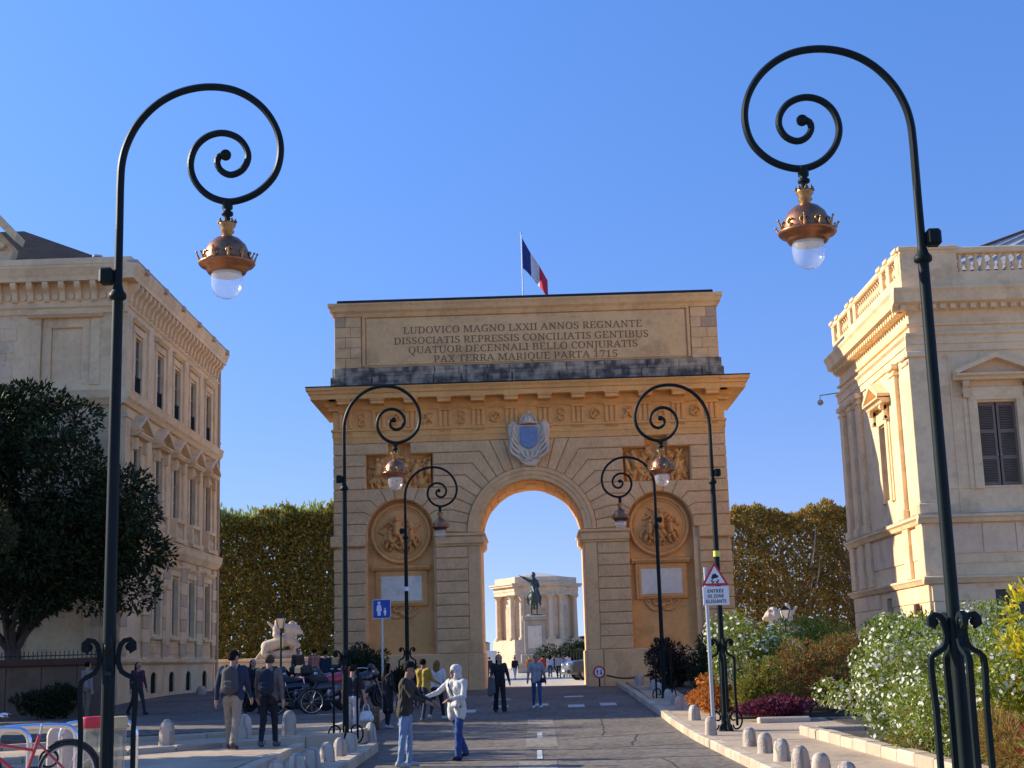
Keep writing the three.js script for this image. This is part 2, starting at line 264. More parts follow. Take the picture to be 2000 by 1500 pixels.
{
  const ds = [-400, 0, 20, 30]; for (let d = 33; d <= 108; d += 3) ds.push(d); ds.push(160, 300, 900, 2200);
  const gs = []; for (let i = 0; i < ds.length - 1; i++) gs.push(sheet(-1500, 1500, ds[i], ds[i + 1], (D) => groundY(D) - 0.03, 1));
  struct('ground', gs, M.earth);
  struct('road', sheet((D) => D < 34 ? -3.6 : -5, 3.6, -30, 60, (D) => groundY(D) - 0.016, 60), M.asphalt);
  struct('road_patch', [sheet(-0.27, 0.42, 30.6, 40.5, (D) => groundY(D) - 0.011, 12), sheet(-0.35, 0.32, 14, 26.6, (D) => groundY(D) - 0.011, 4)], M.asphaltPatch);
  struct('paved_square', sheet(-60, 60, 60, 240, (D) => groundY(D) - 0.012, 60), M.cobble);
  // thin sealed cracks in the asphalt
  const cr = []; const line = (x0, d0, x1, d1) => { const n = 10, pts = []; for (let i = 0; i <= n; i++) { const t = i / n; pts.push([lerp(x0, x1, t) + (rnd() - 0.5) * 0.1, lerp(d0, d1, t) + (rnd() - 0.5) * 0.16]); } for (let i = 0; i < n; i++) { const [a, b] = pts[i], [c, d] = pts[i + 1], w = 0.018; cr.push(cbox(-0.5, 0.5, 0, 0.002, -w, w)); const g = cr[cr.length - 1], L = Math.hypot(c - a, d - b); g.applyMatrix4(new THREE.Matrix4().makeScale(L, 1, 1)); g.applyMatrix4(new THREE.Matrix4().makeRotationY(Math.atan2(d - b, c - a))); g.applyMatrix4(T((a + c) / 2, groundY((b + d) / 2) - 0.013, -(b + d) / 2)); } };
  line(0.4, 27, 3.3, 26.5); line(0.5, 33, 3.3, 34.5); line(2.2, 26.5, 2.4, 20); line(1.5, 34, 1.7, 40); line(-2.8, 31, -0.4, 31.4); line(0.6, 29.5, 3.2, 30.4); line(-3, 27.5, -0.6, 27.1); line(1.9, 30.4, 2.3, 34);
  struct('road_crack', cr, M.crack);
  // dashes of the crossing
  for (const [x, d, w, l] of [[-2.1, 44.2, 0.5, 1.2], [-1.15, 45.9, 0.5, 1.0], [0.1, 46.2, 0.5, 1.0], [1.2, 45.2, 0.5, 1.2], [2.2, 45.6, 0.5, 1.2], [1.25, 50, 0.65, 0.7], [-1.2, 49.5, 0.6, 0.6]])
    struct('crossing_mark', sheet(x - w / 2, x + w / 2, d - l / 2, d + l / 2, (D) => groundY(D) - 0.01, 4), M.paintWhite);
  struct('road_line', [sheet(-0.02, 0.1, 33.6, 35.4, (D) => groundY(D) - 0.007, 3), sheet(-0.03, 0.07, 27, 29.6, (D) => groundY(D) - 0.007, 3)], M.paintWhite);

  const kerbRow = (pave, pts, top, h = 0.2, w = 0.22, len = 1.05, km = M.kerb) => { // separate kerb stones along a polyline of [x, d]
    let k = 0;
    for (let i = 0; i < pts.length - 1; i++) {
      const [a, b] = pts[i], [c, d] = pts[i + 1], L = Math.hypot(c - a, d - b), n = Math.max(1, Math.round(L / len));
      for (let j = 0; j < n; j++) {
        const t = (j + 0.5) / n, D = lerp(b, d, t), g = cbox(-L / n / 2 + 0.008, L / n / 2 - 0.008, -h, 0.012 + rnd() * 0.008, -w / 2, w / 2, 0.02);
        g.applyMatrix4(new THREE.Matrix4().makeRotationZ(Math.atan2(top(D + 0.5) - top(D - 0.5), 1) * (d > b ? 1 : -1) * Math.abs(d - b) / L));
        g.applyMatrix4(new THREE.Matrix4().makeRotationY(Math.atan2(d - b, c - a)));
        mesh('kerb_stone', g, km[k++ % 3], pave, T(lerp(a, c, t) , top(D), -D));
      }
    }
  };
  const pr = (D) => groundY(D) + 0.13;
  const right = struct('pavement_right', sheet(3.5, 60, 4, 57.5, pr, 50, 0.3), M.paving);
  kerbRow(right, [[3.42, 10], [3.45, 40], [3.35, 46], [3.2, 57.4]], pr, 0.2, 0.22, 1.05, M.kerb);
  const s1 = (D) => 0.15, s2 = () => 0.28, s3 = () => 0.37, s4 = (D) => Math.max(0.46, groundY(D) + 0.12);
  const low = struct('pavement_left_lower', sheet(-4.9, -3.42, 4, 30.6, s1, 10, 0.3), M.paving);
  kerbRow(low, [[-3.36, 10], [-3.36, 26], [-3.45, 30.8]], s1);
  const mid = struct('pavement_left_middle', sheet(-30, (D) => lerp(-4.42, -4.74, D / 29), 4, 28.9, s2, 10, 0.4), M.paving);
  kerbRow(mid, [[-4.45, 10], [-4.45, 22], [-4.7, 29.0]], s2, 0.25, 0.2);
  const line1 = (x) => 26.8 + (x + 7.47) * 1.154, line2 = (x) => 29.7 + (x + 7.8) * 0.87;
  const band = (f0, f1, x0, x1, y) => { const g = new THREE.BufferGeometry(), P = [], q = (a, b, c, d) => P.push(...a, ...b, ...c, ...a, ...c, ...d); const p = (x, f, yy) => [x, yy, -f(x)]; q(p(x0, f0, y), p(x1, f0, y), p(x1, f1, y), p(x0, f1, y)); q(p(x0, f0, y - 0.5), p(x1, f0, y - 0.5), p(x1, f0, y), p(x0, f0, y)); q(p(x1, f0, y - 0.5), p(x1, f1, y - 0.5), p(x1, f1, y), p(x1, f0, y)); q(p(x1, f1, y - 0.5), p(x0, f1, y - 0.5), p(x0, f1, y), p(x1, f1, y)); g.setAttribute('position', new THREE.Float32BufferAttribute(P, 3)); g.computeVertexNormals(); return ni(g); };
  const b3 = struct('pavement_left_upper', band((x) => Math.max(6, line1(x)), (x) => Math.max(7, line2(x)), -7.8 - 12, -4.1, 0.37), M.paving);
  kerbRow(b3, [[-19.8, line1(-19.8)], [-4.1, line1(-4.1)], [-3.9, line2(-4.1)]], s3, 0.3, 0.2);
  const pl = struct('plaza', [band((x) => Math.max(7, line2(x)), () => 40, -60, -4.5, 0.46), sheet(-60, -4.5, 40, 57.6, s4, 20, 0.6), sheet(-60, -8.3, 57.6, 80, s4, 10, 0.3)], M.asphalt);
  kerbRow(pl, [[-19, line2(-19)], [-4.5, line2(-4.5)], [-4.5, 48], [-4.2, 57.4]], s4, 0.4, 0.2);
}

// ---------------------------------------------------------------- the triumphal arch, front face on z = -58
const reliefGeom = (w, h, nx, ny, f) => { const g = new THREE.PlaneGeometry(w, h, nx, ny), p = g.attributes.position; for (let i = 0; i < p.count; i++) { const x = p.getX(i), y = p.getY(i); p.setZ(i, f(x, y)); } g.computeVertexNormals(); return ni(g); };
function figures(list) { // height of a carved group: capsules [x0, y0, x1, y1, r, lift]
  return (x, y) => { let h = 0; for (const [a, b, c, d, r, l = 1] of list) { const dx = c - a, dy = d - b, t = clamp(((x - a) * dx + (y - b) * dy) / (dx * dx + dy * dy + 1e-9), 0, 1), q = Math.hypot(x - a - dx * t, y - b - dy * t); if (q < r) h = Math.max(h, Math.sqrt(r * r - q * q) * l); } return h; };
}
function person2D(x, y, s, lean, flip, r) { const c = (a, b) => [x + flip * (a + lean * b) * s, y + b * s]; const L = []; const seg = (p, q, w, l = 1) => L.push([...c(...p), ...c(...q), w * s, l]); seg([0, 0.9], [0, 0.92], 0.1, 1.3); seg([0, 0.72], [0.02, 0.45], 0.14, 1.1); seg([0.02, 0.4], [0.12 + 0.1 * r, 0.2], 0.09); seg([0.12 + 0.1 * r, 0.2], [0.05, 0], 0.065); seg([-0.03, 0.4], [-0.12, 0.18], 0.09); seg([-0.12, 0.18], [-0.2 + 0.1 * r, 0], 0.065); seg([0.08, 0.7], [0.25, 0.6 + 0.3 * r], 0.055, 1.2); seg([0.25, 0.6 + 0.3 * r], [0.4, 0.75], 0.045); seg([-0.08, 0.7], [-0.22, 0.5], 0.055); seg([-0.22, 0.5], [-0.12, 0.4], 0.045); seg([-0.2, 0.75], [-0.35, 0.15], 0.07, 0.6); return L; }
{
  const arch = thing('triumphal_arch', 'tall ochre stone triumphal arch with inscribed attic spanning the end of the street', 'arch', [0, 0, -58]);
  const m = (n, g, mt, p = arch) => mesh(n, g, mt, p);
  const Z = -0.13, W0 = 8.0, R0 = 2.1, R1 = 2.55, YS = 6.92, GY = 0.45;
  const Y = (i) => 6.9 + 0.4725 * i; // course lines above the impost
  const nicheC = [-5.33, 5.17], NR = 1.34;
  const body = (w) => { const p = [[-w, GY], [-R0, GY]]; for (let i = 0; i <= 32; i++) { const a = Math.PI * (1 - i / 32); p.push([R0 * Math.cos(a), YS + R0 * Math.sin(a)]); } p.push([R0, GY], [w, GY], [w, 10.68], [-w, 10.68]); return p; };
  const niches = nicheC.map((c) => archPath(c, NR, 2.14, 7.0, 24));
  const panels = nicheC.map((c) => { const a = c - 1.36, b = c + 1.36; return [[a, 8.8], [b, 8.8], [b, 10.2], [c + 0.45, 10.2], [c + 0.45, 10.66], [c - 0.45, 10.66], [c - 0.45, 10.2], [a, 10.2]]; });
  m('core_wall', [at(extr(shape(body(W0 - 0.1), [...niches, ...panels]), 0.5), 0, 0, Z - 0.5), at(extr(shape(body(W0 - 0.1)), 3.3), 0, 0, Z - 3.8)], M.smooth);
  // archivolt and smooth jambs
  const ring = (r0, r1, z0, z1) => { const s = new THREE.Shape(); s.absarc(0, YS, r1, 0, Math.PI); s.absarc(0, YS, r0, Math.PI, 0, true); return at(extr(s, z1 - z0, 0.02, 36), 0, 0, z0); };
  m('archivolt', [ring(R0 - 0.005, R1, Z - 0.3, 0.02), ring(R0 + 0.16, R1 - 0.02, Z - 0.3, 0.05), ring(R1 - 0.12, R1 + 0.05, Z - 0.3, 0.085)], M.smooth);
  for (const s of [-1, 1]) {
    const bx = (a, b, y0, y1, z0, z1, c) => s > 0 ? cbox(a, b, y0, y1, z0, z1, c) : cbox(-b, -a, y0, y1, z0, z1, c);
    m('jamb', bx(R0 - 0.004, 2.6, 2.13, 6.43, Z - 0.4, 0.0, 0.02), M.smooth);
    m('jamb_base', bx(R0 - 0.06, 2.7, GY, 2.12, Z - 4.0, 0.08, 0.03), M.smooth);
    m('impost', [bx(R0 - 0.16, 3.93, 6.46, 6.78, Z - 3.9, 0.1, 0.04), bx(R0 - 0.22, 3.96, 6.78, 6.9, Z - 3.95, 0.16, 0.03), bx(R0 - 0.08, 3.9, 6.38, 6.46, Z - 3.85, 0.05, 0.02)], M.smooth);
    m('impost', [bx(6.72, W0 + 0.16, 6.46, 6.9, Z - 3.9, 0.12, 0.04)], M.smooth);
    m('plinth', [bx(2.7, W0 + 0.12, GY, 2.12, Z - 3.9, 0.12, 0.03)], M.smooth);
    m('plinth_course', bx(2.6, 3.92, 2.14, 2.62, Z - 0.3, 0.03, 0.02), M.smooth);
    m('plinth_course', bx(6.72, W0 + 0.02, 2.14, 2.62, Z - 3.8, 0.03, 0.02), M.smooth);
  }
  // rusticated blocks
  let bi = 0; const blk = (g) => m('stone_block', g, M.pale[(bi++ * 7 + (bi >> 2)) % 4]);
  const gap = 0.009;
  const block = (x0, x1, y0, y1, deep = 0.55) => blk(cbox(x0 + gap, x1 - gap, y0 + gap, y1 - gap, Z - deep, rnd() * 0.012, 0.032));
  for (const s of [-1, 1]) {
    const b2 = (a, b, y0, y1, d) => s > 0 ? block(a, b, y0, y1, d) : block(-b, -a, y0, y1, d);
    const pitch = (6.38 - 2.63) / 8;
    for (let i = 0; i < 8; i++) { b2(6.72, W0 + 0.03, 2.63 + i * pitch, 2.63 + (i + 1) * pitch, 3.8); b2(2.6, 3.92, 2.63 + i * pitch, 2.63 + (i + 1) * pitch, 0.35); }
    for (let i = 0; i < 8; i++) { // outer ends above the impost; the inner end follows the niche head below the relief
      const c = s > 0 ? nicheC[1] : -nicheC[0];
      if (i >= 4) { b2(i === 7 ? c + 0.45 : c + 1.38, W0 + 0.03, Y(i), Y(i + 1), 3.8); continue; }
      const ray = (q) => q === 0 ? 0 : [0, 14, 30, 48, 66][q], pt = (q, r) => [c + r * Math.cos(R(ray(q))), 7.0 + r * Math.sin(R(ray(q)))], hitY = (q) => { const a = R(ray(q)), r = q === 0 ? NR : (Y(q) - 7.0) / Math.sin(a); return Math.max(r, NR + 0.02); };
      if (i < 3 || true) { const lo = [[W0 + 0.03, Y(i)]], A = pt(i, NR + 0.02), B = pt(i, hitY(i)), Cc = pt(i + 1, hitY(i + 1)), Dd = pt(i + 1, NR + 0.02); const p = [lo[0], [W0 + 0.03, Y(i + 1)], [Cc[0], Y(i + 1)], Dd, A, [B[0], Y(i)]]; blk(inset(p.map(([x, y]) => [s * x, y]), gap, 0.032, s > 0 ? 3.8 : 3.8)); }
    }
  }
  function inset(p, g, bev, deep = 0.5) { // polygon shrunk by g, extruded from Z - deep to the face
    let area = 0; for (let i = 0; i < p.length; i++) { const [a, b] = p[i], [c, d] = p[(i + 1) % p.length]; area += a * d - b * c; } if (area < 0) p = p.slice().reverse();
    p = p.filter((q, i) => Math.hypot(q[0] - p[(i + 1) % p.length][0], q[1] - p[(i + 1) % p.length][1]) > 0.02);
    const n = p.length, L = p.map((q, i) => { const r = p[(i + 1) % n], dx = r[0] - q[0], dy = r[1] - q[1], l = Math.hypot(dx, dy); return [q[0] - dy / l * g, q[1] + dx / l * g, dx, dy]; });
    const o = L.map((b, i) => { const a = L[(i + n - 1) % n], den = a[2] * b[3] - a[3] * b[2]; if (Math.abs(den) < 1e-6) return [b[0], b[1]]; const t = ((b[0] - a[0]) * b[3] - (b[1] - a[1]) * b[2]) / den; return [a[0] + a[2] * t, a[1] + a[3] * t]; });
    return at(poly(o, deep - Z + rnd() * 0.012, bev), 0, 0, Z - deep);
  }
  for (const s of [-1, 1]) { // voussoirs of the great arch that bend into the courses
    const c = s > 0 ? nicheC[1] : -nicheC[0], RO = R1 + 0.06;
    const th = [0, 8, 16.2, 24.5, 33, 41.5, 50, 58.5, 66.5, 74.5, 82.5], yl = (i) => i <= 8 ? Y(i) : Y(8);
    const ps = (i) => [RO * Math.cos(R(th[i])), YS + RO * Math.sin(R(th[i]))];
    const pb = (i) => { if (i === 0) return [RO, Y(0)]; const y = yl(i), k = (y - YS) / Math.sin(R(th[i])); return [k * Math.cos(R(th[i])), y]; };
    const nray = [0, 14, 30, 48, 66];
    const far = (i) => { // outer end of line i on the niche side
      if (i <= 4) { const a = R(nray[i]), r = i === 0 ? NR + 0.02 : Math.max(NR + 0.02, (Y(i) - 7.0) / Math.sin(a)); return [c - r * Math.cos(a), Y(i)]; }
      return [i <= 7 ? c - 1.38 : c - 0.45, yl(i)];
    };
    const inn = (i) => { const a = R(nray[i]); return [c - (NR + 0.02) * Math.cos(a), 7.0 + (NR + 0.02) * Math.sin(a)]; };
    for (let i = 0; i < 8; i++) {
      let p;
      if (i < 4) { p = [ps(i), pb(i), far(i), inn(i), inn(i + 1), far(i + 1), pb(i + 1), ps(i + 1)]; if (i === 0) p = [ps(0), inn(0), inn(1), far(1), pb(1), ps(1)]; }
      else { const xo = i === 7 ? c - 0.45 : c - 1.38; p = [ps(i), pb(i), [xo, Y(i)], [xo, Y(i + 1)], pb(i + 1), ps(i + 1)]; }
      blk(inset(p.map(([x, y]) => [s * x, y]), gap, 0.032));
    }
    for (let i = 8; i < 10; i++) blk(inset([ps(i), pb(i), pb(i + 1), ps(i + 1)].map(([x, y]) => [s * x, y]), gap, 0.032));
    // head of the niche between the last rays and the relief
    const top = 8.78, rr = NR + 0.02, a = [66, 82, 98, 114];
    for (let i = 0; i < 3; i++) { const q = (d, r) => [c + r * Math.cos(R(d)), 7 + r * Math.sin(R(d))], u = (d) => [c + (top - 7) / Math.tan(R(d)), top]; const g = inset([q(a[i], rr), u(a[i]), u(a[i + 1]), q(a[i + 1], rr)].map(([x, y]) => [s * x, y]), gap, 0.03); i === 1 ? m('keystone', g, M.ochre) : blk(g); }
  }
  blk(inset([[-0.34, 9.42], [0.34, 9.42], [0.5, 10.66], [-0.5, 10.66]], gap, 0.03));
  // niches: recessed back, medallion, framed plaque, swag
  nicheC.forEach((c, k) => {
    m('niche_back', at(extr(shape(archPath(c, NR + 0.02, 2.1, 7.0, 24)), 0.06), 0, 0, Z - 0.46), M.ochreDeep);
    const cy = 7.0, rng = mulberry(11 + k);
    const med = m('medallion', at(new THREE.CylinderGeometry(1.2, 1.24, 0.12, 40), c, cy, Z - 0.34, Math.PI / 2), M.ochreDeep);
    m('rim', [at(new THREE.TorusGeometry(1.16, 0.075, 8, 48), c, cy, Z - 0.27), at(new THREE.TorusGeometry(1.02, 0.035, 6, 48), c, cy, Z - 0.27)], M.ochreDeep, med);
    const L = [...person2D(-0.05, -0.62, 1.3, 0.08, k ? 1 : -1, 0.8), ...person2D(-0.5, -0.7, 0.95, 0.15, 1, 0.2), ...person2D(0.52, -0.68, 0.95, 0.1, -1, 0.5), ...person2D(0.1, -0.75, 0.7, -0.2, 1, 0.9)];
    for (let i = 0; i < 34; i++) { const a = rng() * 6.28, r = rng() * 0.85, x = Math.cos(a) * r, y = Math.sin(a) * r - 0.1, b = rng() * 6.28, l = 0.08 + rng() * 0.22; L.push([x, y, x + Math.cos(b) * l, y + Math.sin(b) * l, 0.035 + rng() * 0.05, 0.8]); }
    const f = figures(L);
    m('carving', at(reliefGeom(1.9, 1.9, 90, 90, (x, y) => { const e = sst(0.97, 0.85, Math.hypot(x, y)); return e * f(x, y) * 3 + (e > 0 ? 0 : -0.05); }), c, cy, Z - 0.275), M.ochreDeep, med);
    const fr = m('plaque_frame', [cbox(c - 1.04, c + 1.04, 4.06, 5.5, Z - 0.45, Z - 0.24, 0.03), cbox(c - 0.92, c + 0.92, 4.14, 5.42, Z - 0.3, Z - 0.2, 0.02), mould([[Z - 0.45, 5.5], [Z - 0.16, 5.5], [Z - 0.08, 5.6], [Z - 0.08, 5.66], [Z - 0.45, 5.74]], c - 1.18, c + 1.18)], M.ochreDeep);
    m('marble_plaque', cbox(c - 0.82, c + 0.82, 4.26, 5.26, Z - 0.25, Z - 0.185, 0.01), M.marble, fr);
    const sw = []; for (const s of [-1, 1]) { sw.push([[0, -0.12], [0.2, -0.2], [0.42, -0.16], [0.58, 0.02], [0.66, 0.16], [0.58, 0.22], [0.52, 0.12]], [[0.05, 0.1], [0.2, 0.02], [0.35, 0.1], [0.3, 0.2], [0.2, 0.16]]); for (const p of sw.slice(-2)) sw[sw.indexOf(p)] = tube(p.map(([x, y]) => [c + s * x, 3.82 + y, Z - 0.36]), 0.05, 6); }
    m('carved_swag', [...sw, at(new THREE.SphereGeometry(0.13, 10, 8), c, 3.78, Z - 0.37)], M.ochreDeep);
    // relief above
    const rl = [], g2 = mulberry(31 + k * 5);
    for (let i = 0; i < 7; i++) rl.push(...person2D(-1.15 + i * 0.37 + 0.1 * g2(), -0.95 + 0.1 * g2(), 0.95 + 0.35 * g2(), (g2() - 0.5) * 0.7, g2() > 0.5 ? 1 : -1, g2()));
    for (let i = 0; i < 46; i++) { const x = (g2() - 0.5) * 2.5, y = (g2() - 0.5) * 1.6 - 0.2, b = g2() * 6.28, l = 0.1 + 0.35 * g2(); rl.push([x, y, x + Math.cos(b) * l, y + Math.sin(b) * l, 0.035 + 0.06 * g2(), 0.9]); }
    for (let i = 0; i < 5; i++) { const x = (g2() - 0.5) * 2.2, y = (g2() - 0.5) * 1 - 0.2; rl.push([x, y, x + 0.02, y, 0.14 + 0.1 * g2(), 0.7]); }
    const f2 = figures(rl);
    m('relief_panel', [at(reliefGeom(2.7, 1.86, 110, 80, (x, y) => (Math.abs(x) > 1.3 || (y > 0.4 && Math.abs(x) > 0.42)) ? 0 : f2(x, y) * 2.8), c, 9.73, Z - 0.38)], M.ochre);
  });
  // entablature: architrave, frieze with triglyphs and carved metopes, bracketed cornice
  const E = W0 + 0.02;
  m('architrave', [cbox(-E, E, 10.68, 10.93, -4.05, 0.02), cbox(-E - 0.03, E + 0.03, 10.93, 11.17, -4.08, 0.05), cbox(-E - 0.08, E + 0.08, 11.17, 11.27, -4.13, 0.11, 0.02)], M.ochre);
  m('frieze', cbox(-E, E, 11.27, 12.03, -4.05, 0.02), M.ochre);
  const xs = []; for (let i = 0; i < 12; i++) xs.push(-7.5 + i * (15 / 11));
  xs.forEach((x, i) => {
    const t = m('triglyph', [-0.2, 0, 0.2].map((d) => cbox(x + d - 0.075, x + d + 0.075, 11.28, 11.95, 0.0, 0.09, 0.03)).concat(cbox(x - 0.29, x + 0.29, 11.95, 12.03, 0, 0.11)), M.ochre);
    for (let j = 0; j < 6; j++) m('gutta', cyl(0.035, 0.022, 11.09, 11.16, x - 0.24 + j * 0.096, 0.085, 6), M.ochre, t);
    m('modillion', [cbox(x - 0.27, x + 0.27, 12.2, 12.34, 0.1, 0.74, 0.02), cbox(x - 0.3, x + 0.3, 12.34, 12.41, 0.05, 0.78, 0.01)], M.ochre);
    if (i < 11 && i !== 5) {
      const c = x + 7.5 / 11, g3 = mulberry(51 + i * 3), kind = i % 3, L = [];
      const curve = (pts, r) => { for (let q = 0; q < pts.length - 1; q++) L.push([...pts[q], ...pts[q + 1], r]); };
      const S = (fl) => { const p = []; for (let q = 0; q <= 14; q++) { const a = -0.4 + q / 14 * 5.2; p.push([fl * (0.13 * Math.cos(a)), 0.13 + 0.12 * Math.sin(a)]); } curve(p, 0.034); const w = []; for (let q = 0; q <= 14; q++) { const a = 2.7 + q / 14 * 5.2; w.push([fl * 0.13 * Math.cos(a), -0.12 + 0.12 * Math.sin(a)]); } curve(w, 0.034); };
      if (kind === 0) { S(1); S(-1); } else if (kind === 1) { const p = []; for (let q = 0; q <= 22; q++) { const a = q / 22 * 5.6; p.push([0.2 * Math.cos(a) * (1 - q / 60), 0.2 * Math.sin(a)]); } curve(p, 0.045); for (let q = 0; q < 6; q++) L.push([0, -0.05, 0.2 * Math.cos(q), 0.2 * Math.sin(q * 1.3), 0.035]); } else { L.push([-0.12, 0.15, 0.12, -0.15, 0.05], [0.15, 0.2, -0.05, -0.05, 0.04], [-0.05, -0.05, -0.2, -0.2, 0.05], [0.0, 0.05, 0.01, 0.05, 0.12, 0.6]); for (let q = 0; q < 7; q++) { const a = g3() * 6.28; L.push([0, 0, 0.24 * Math.cos(a), 0.22 * Math.sin(a), 0.028]); } }
      const fm = figures(L);
      m('metope_carving', at(reliefGeom(0.66, 0.6, 30, 28, (x2, y2) => fm(x2, y2) * 3.2 - 0.01), c, 11.63, 0.025), M.ochre);
    }
  });
  const corn = [[-0.1, 12.03], [0.1, 12.03], [0.16, 12.12], [0.2, 12.2], [0.2, 12.41], [0.8, 12.41], [0.8, 12.6], [0.86, 12.63], [0.9, 12.74], [0.98, 12.84], [0.98, 12.88], [-0.1, 12.95]];
  const cornAll = (a, b, prof) => [mould(prof, a, b)];
  m('cornice', [...cornAll(-E - 0.1, E + 0.1, corn), ...[-1, 1].flatMap((s) => corn.length ? [[12.03, 12.2, 0.16], [12.2, 12.41, 0.3], [12.41, 12.62, 0.82], [12.62, 12.76, 0.9], [12.76, 12.89, 0.985]].map(([y0, y1, p]) => s > 0 ? cbox(E - 0.2, E + p, y0, y1, -4.05 - p, p - 0.003) : cbox(-E - p, -E + 0.2, y0, y1, -4.05 - p, p - 0.003)) : []), cbox(-E, E, 12.0, 12.9, -4.95, -0.05)], M.ochre);
  m('cornice_flashing', cbox(-E - 1.0, E + 1.0, 12.885, 12.93, -5.0, 1.0), M.slate);
  // attic
  const AE = 7.93, az = 0.0;
  m('attic_wall', [cbox(-AE, AE, 13.7, 16.3, -4.0, az - 0.1)], M.attic);
  for (const s of [-1, 1]) for (let i = 0; i < 5; i++) for (const q of [0, 1]) { const a = 6.86 + q * 0.55 + (i % 2) * 0.12 * (q ? 0 : 0), b = q ? AE + 0.02 : 7.4 + (i % 2 ? -0.12 : 0.1), a2 = q ? 7.4 + (i % 2 ? -0.12 : 0.1) : 6.84; m('attic_block', s > 0 ? cbox(a2 + 0.006, b - 0.006, 13.84 + i * 0.436, 13.84 + (i + 1) * 0.436 - 0.012, -0.3, az - 0.004 * (i % 3), 0.012) : cbox(-b + 0.006, -a2 - 0.006, 13.84 + i * 0.436, 13.84 + (i + 1) * 0.436 - 0.012, -0.3, az - 0.004 * (i % 3), 0.012), [M.attic, M.atticDark, M.attic, M.smooth][Math.floor(rnd() * 4)]); }
  m('inscription_panel', [cbox(-6.62, 6.62, 13.95, 15.93, -0.3, az - 0.045)], M.attic);
  m('panel_moulding', [cbox(-6.8, 6.8, 15.97, 16.06, -0.3, az + 0.01, 0.02), cbox(-6.8, -6.68, 13.9, 15.97, -0.3, az + 0.01, 0.02), cbox(6.68, 6.8, 13.9, 15.97, -0.3, az + 0.01, 0.02)], M.attic);
  m('attic_cornice', [mould([[-0.3, 16.0], [0.02, 16.02], [0.06, 16.14], [0.16, 16.24], [0.2, 16.4], [0.26, 16.5], [0.26, 16.55], [-0.3, 16.58]], -AE - 0.02, AE + 0.02), ...[-1, 1].flatMap((s) => [[16.02, 16.2, 0.06], [16.2, 16.4, 0.18], [16.4, 16.56, 0.26]].map(([a, b, p]) => s > 0 ? cbox(AE, AE + p, a, b, -4 - p, p - 0.002) : cbox(-AE - p, -AE, a, b, -4 - p, p - 0.002)))], M.attic);
  m('attic_roof', [cbox(-7.85, 7.85, 16.56, 16.74, -3.9, -0.02, 0.03)], M.slate);
  // two weathered courses at its foot
  for (let row = 0; row < 2; row++) { let x = -AE - 0.05 - row * 0.12; const end = -x; while (x < end - 0.1) { const w = Math.min(end - x, 0.9 + rnd() * 1.1); m('attic_base_block', cbox(x + 0.008, x + w - 0.008, row ? 12.9 : 13.44, row ? 13.43 : 13.84, -0.5, (row ? 0.22 : 0.1) + rnd() * 0.02, 0.03), M.soot); x += w; } m('attic_base', cbox(-AE - 0.1, AE + 0.1, row ? 12.9 : 13.44, row ? 13.42 : 13.83, -4.1, row ? 0.12 : 0.02), M.soot); }
  // inscription: shade of the cut letters is put into their dark colour
  const font = await new FontLoader().loadAsync('fonts/droid/droid_serif_regular.typeface.json');
  const LINES = [['LUDOVICO MAGNO LXXII ANNOS REGNANTE', -5.09, 4.83, 15.24], ['DISSOCIATIS REPRESSIS CONCILIATIS GENTIBUS', -5.48, 5.08, 14.8], ['QUATUOR DECENNALI BELLO CONJURATIS', -4.87, 4.61, 14.4], ['PAX TERRA MARIQUE PARTA 1715', -3.84, 3.76, 14.0]];
  for (const [s, a, b, y] of LINES) { const g = new TextGeometry(s, { font, size: 0.29, depth: 0.012, curveSegments: 3, bevelEnabled: false }); g.computeBoundingBox(); const q = g.boundingBox, k = (b - a) / (q.max.x - q.min.x); g.applyMatrix4(T(-q.min.x, 0, 0)); g.applyMatrix4(new THREE.Matrix4().makeScale(k, 1, 1)); m('inscription_line', at(g, a, y, az - 0.047), M.letter); }
  // coat of arms over the keystone
  const sh = new THREE.Shape(); sh.moveTo(-0.82, 11.25); sh.bezierCurveTo(-0.95, 10.8, -0.75, 10.3, -0.42, 9.75); sh.lineTo(-0.2, 9.55); sh.lineTo(0.2, 9.5); sh.lineTo(0.45, 9.75); sh.bezierCurveTo(0.75, 10.3, 0.95, 10.8, 0.82, 11.3); sh.lineTo(0.62, 11.42); sh.lineTo(0.42, 11.25); sh.lineTo(-0.42, 11.25); sh.lineTo(-0.62, 11.4); sh.closePath();
  const coat = m('coat_of_arms', [at(extr(sh, 0.22, 0.05), 0, 0, 0.02), ...[-1, 1].flatMap((s) => [0, 1, 2, 3, 4].map((i) => tube([[s * (0.56 + 0.05 * i), 11.25 - 0.2 * i, 0.24], [s * (0.62 + 0.03 * i), 11.0 - 0.22 * i, 0.3], [s * (0.5 - 0.03 * i), 10.7 - 0.22 * i, 0.24]], 0.07, 6))), ...[0, 1, 2, 3].map((i) => tube([[-0.3 + 0.2 * i, 10.15, 0.25], [-0.25 + 0.18 * i, 9.95, 0.32], [0.1 - 0.1 * i, 9.75, 0.26]], 0.055, 6)), at(new THREE.TorusGeometry(0.42, 0.05, 6, 24, Math.PI), 0, 10.3, 0.26, 0, 0, Math.PI)], M.armsStone);
  const b = new THREE.Shape(); b.moveTo(-0.36, 11.12); b.lineTo(0.36, 11.12); b.lineTo(0.36, 10.55); b.bezierCurveTo(0.34, 10.3, 0.1, 10.28, 0, 10.2); b.bezierCurveTo(-0.1, 10.28, -0.34, 10.3, -0.36, 10.55); b.closePath();
  m('blue_shield', at(extr(b, 0.1, 0.03), 0, 0, 0.24), M.armsBlue, coat);
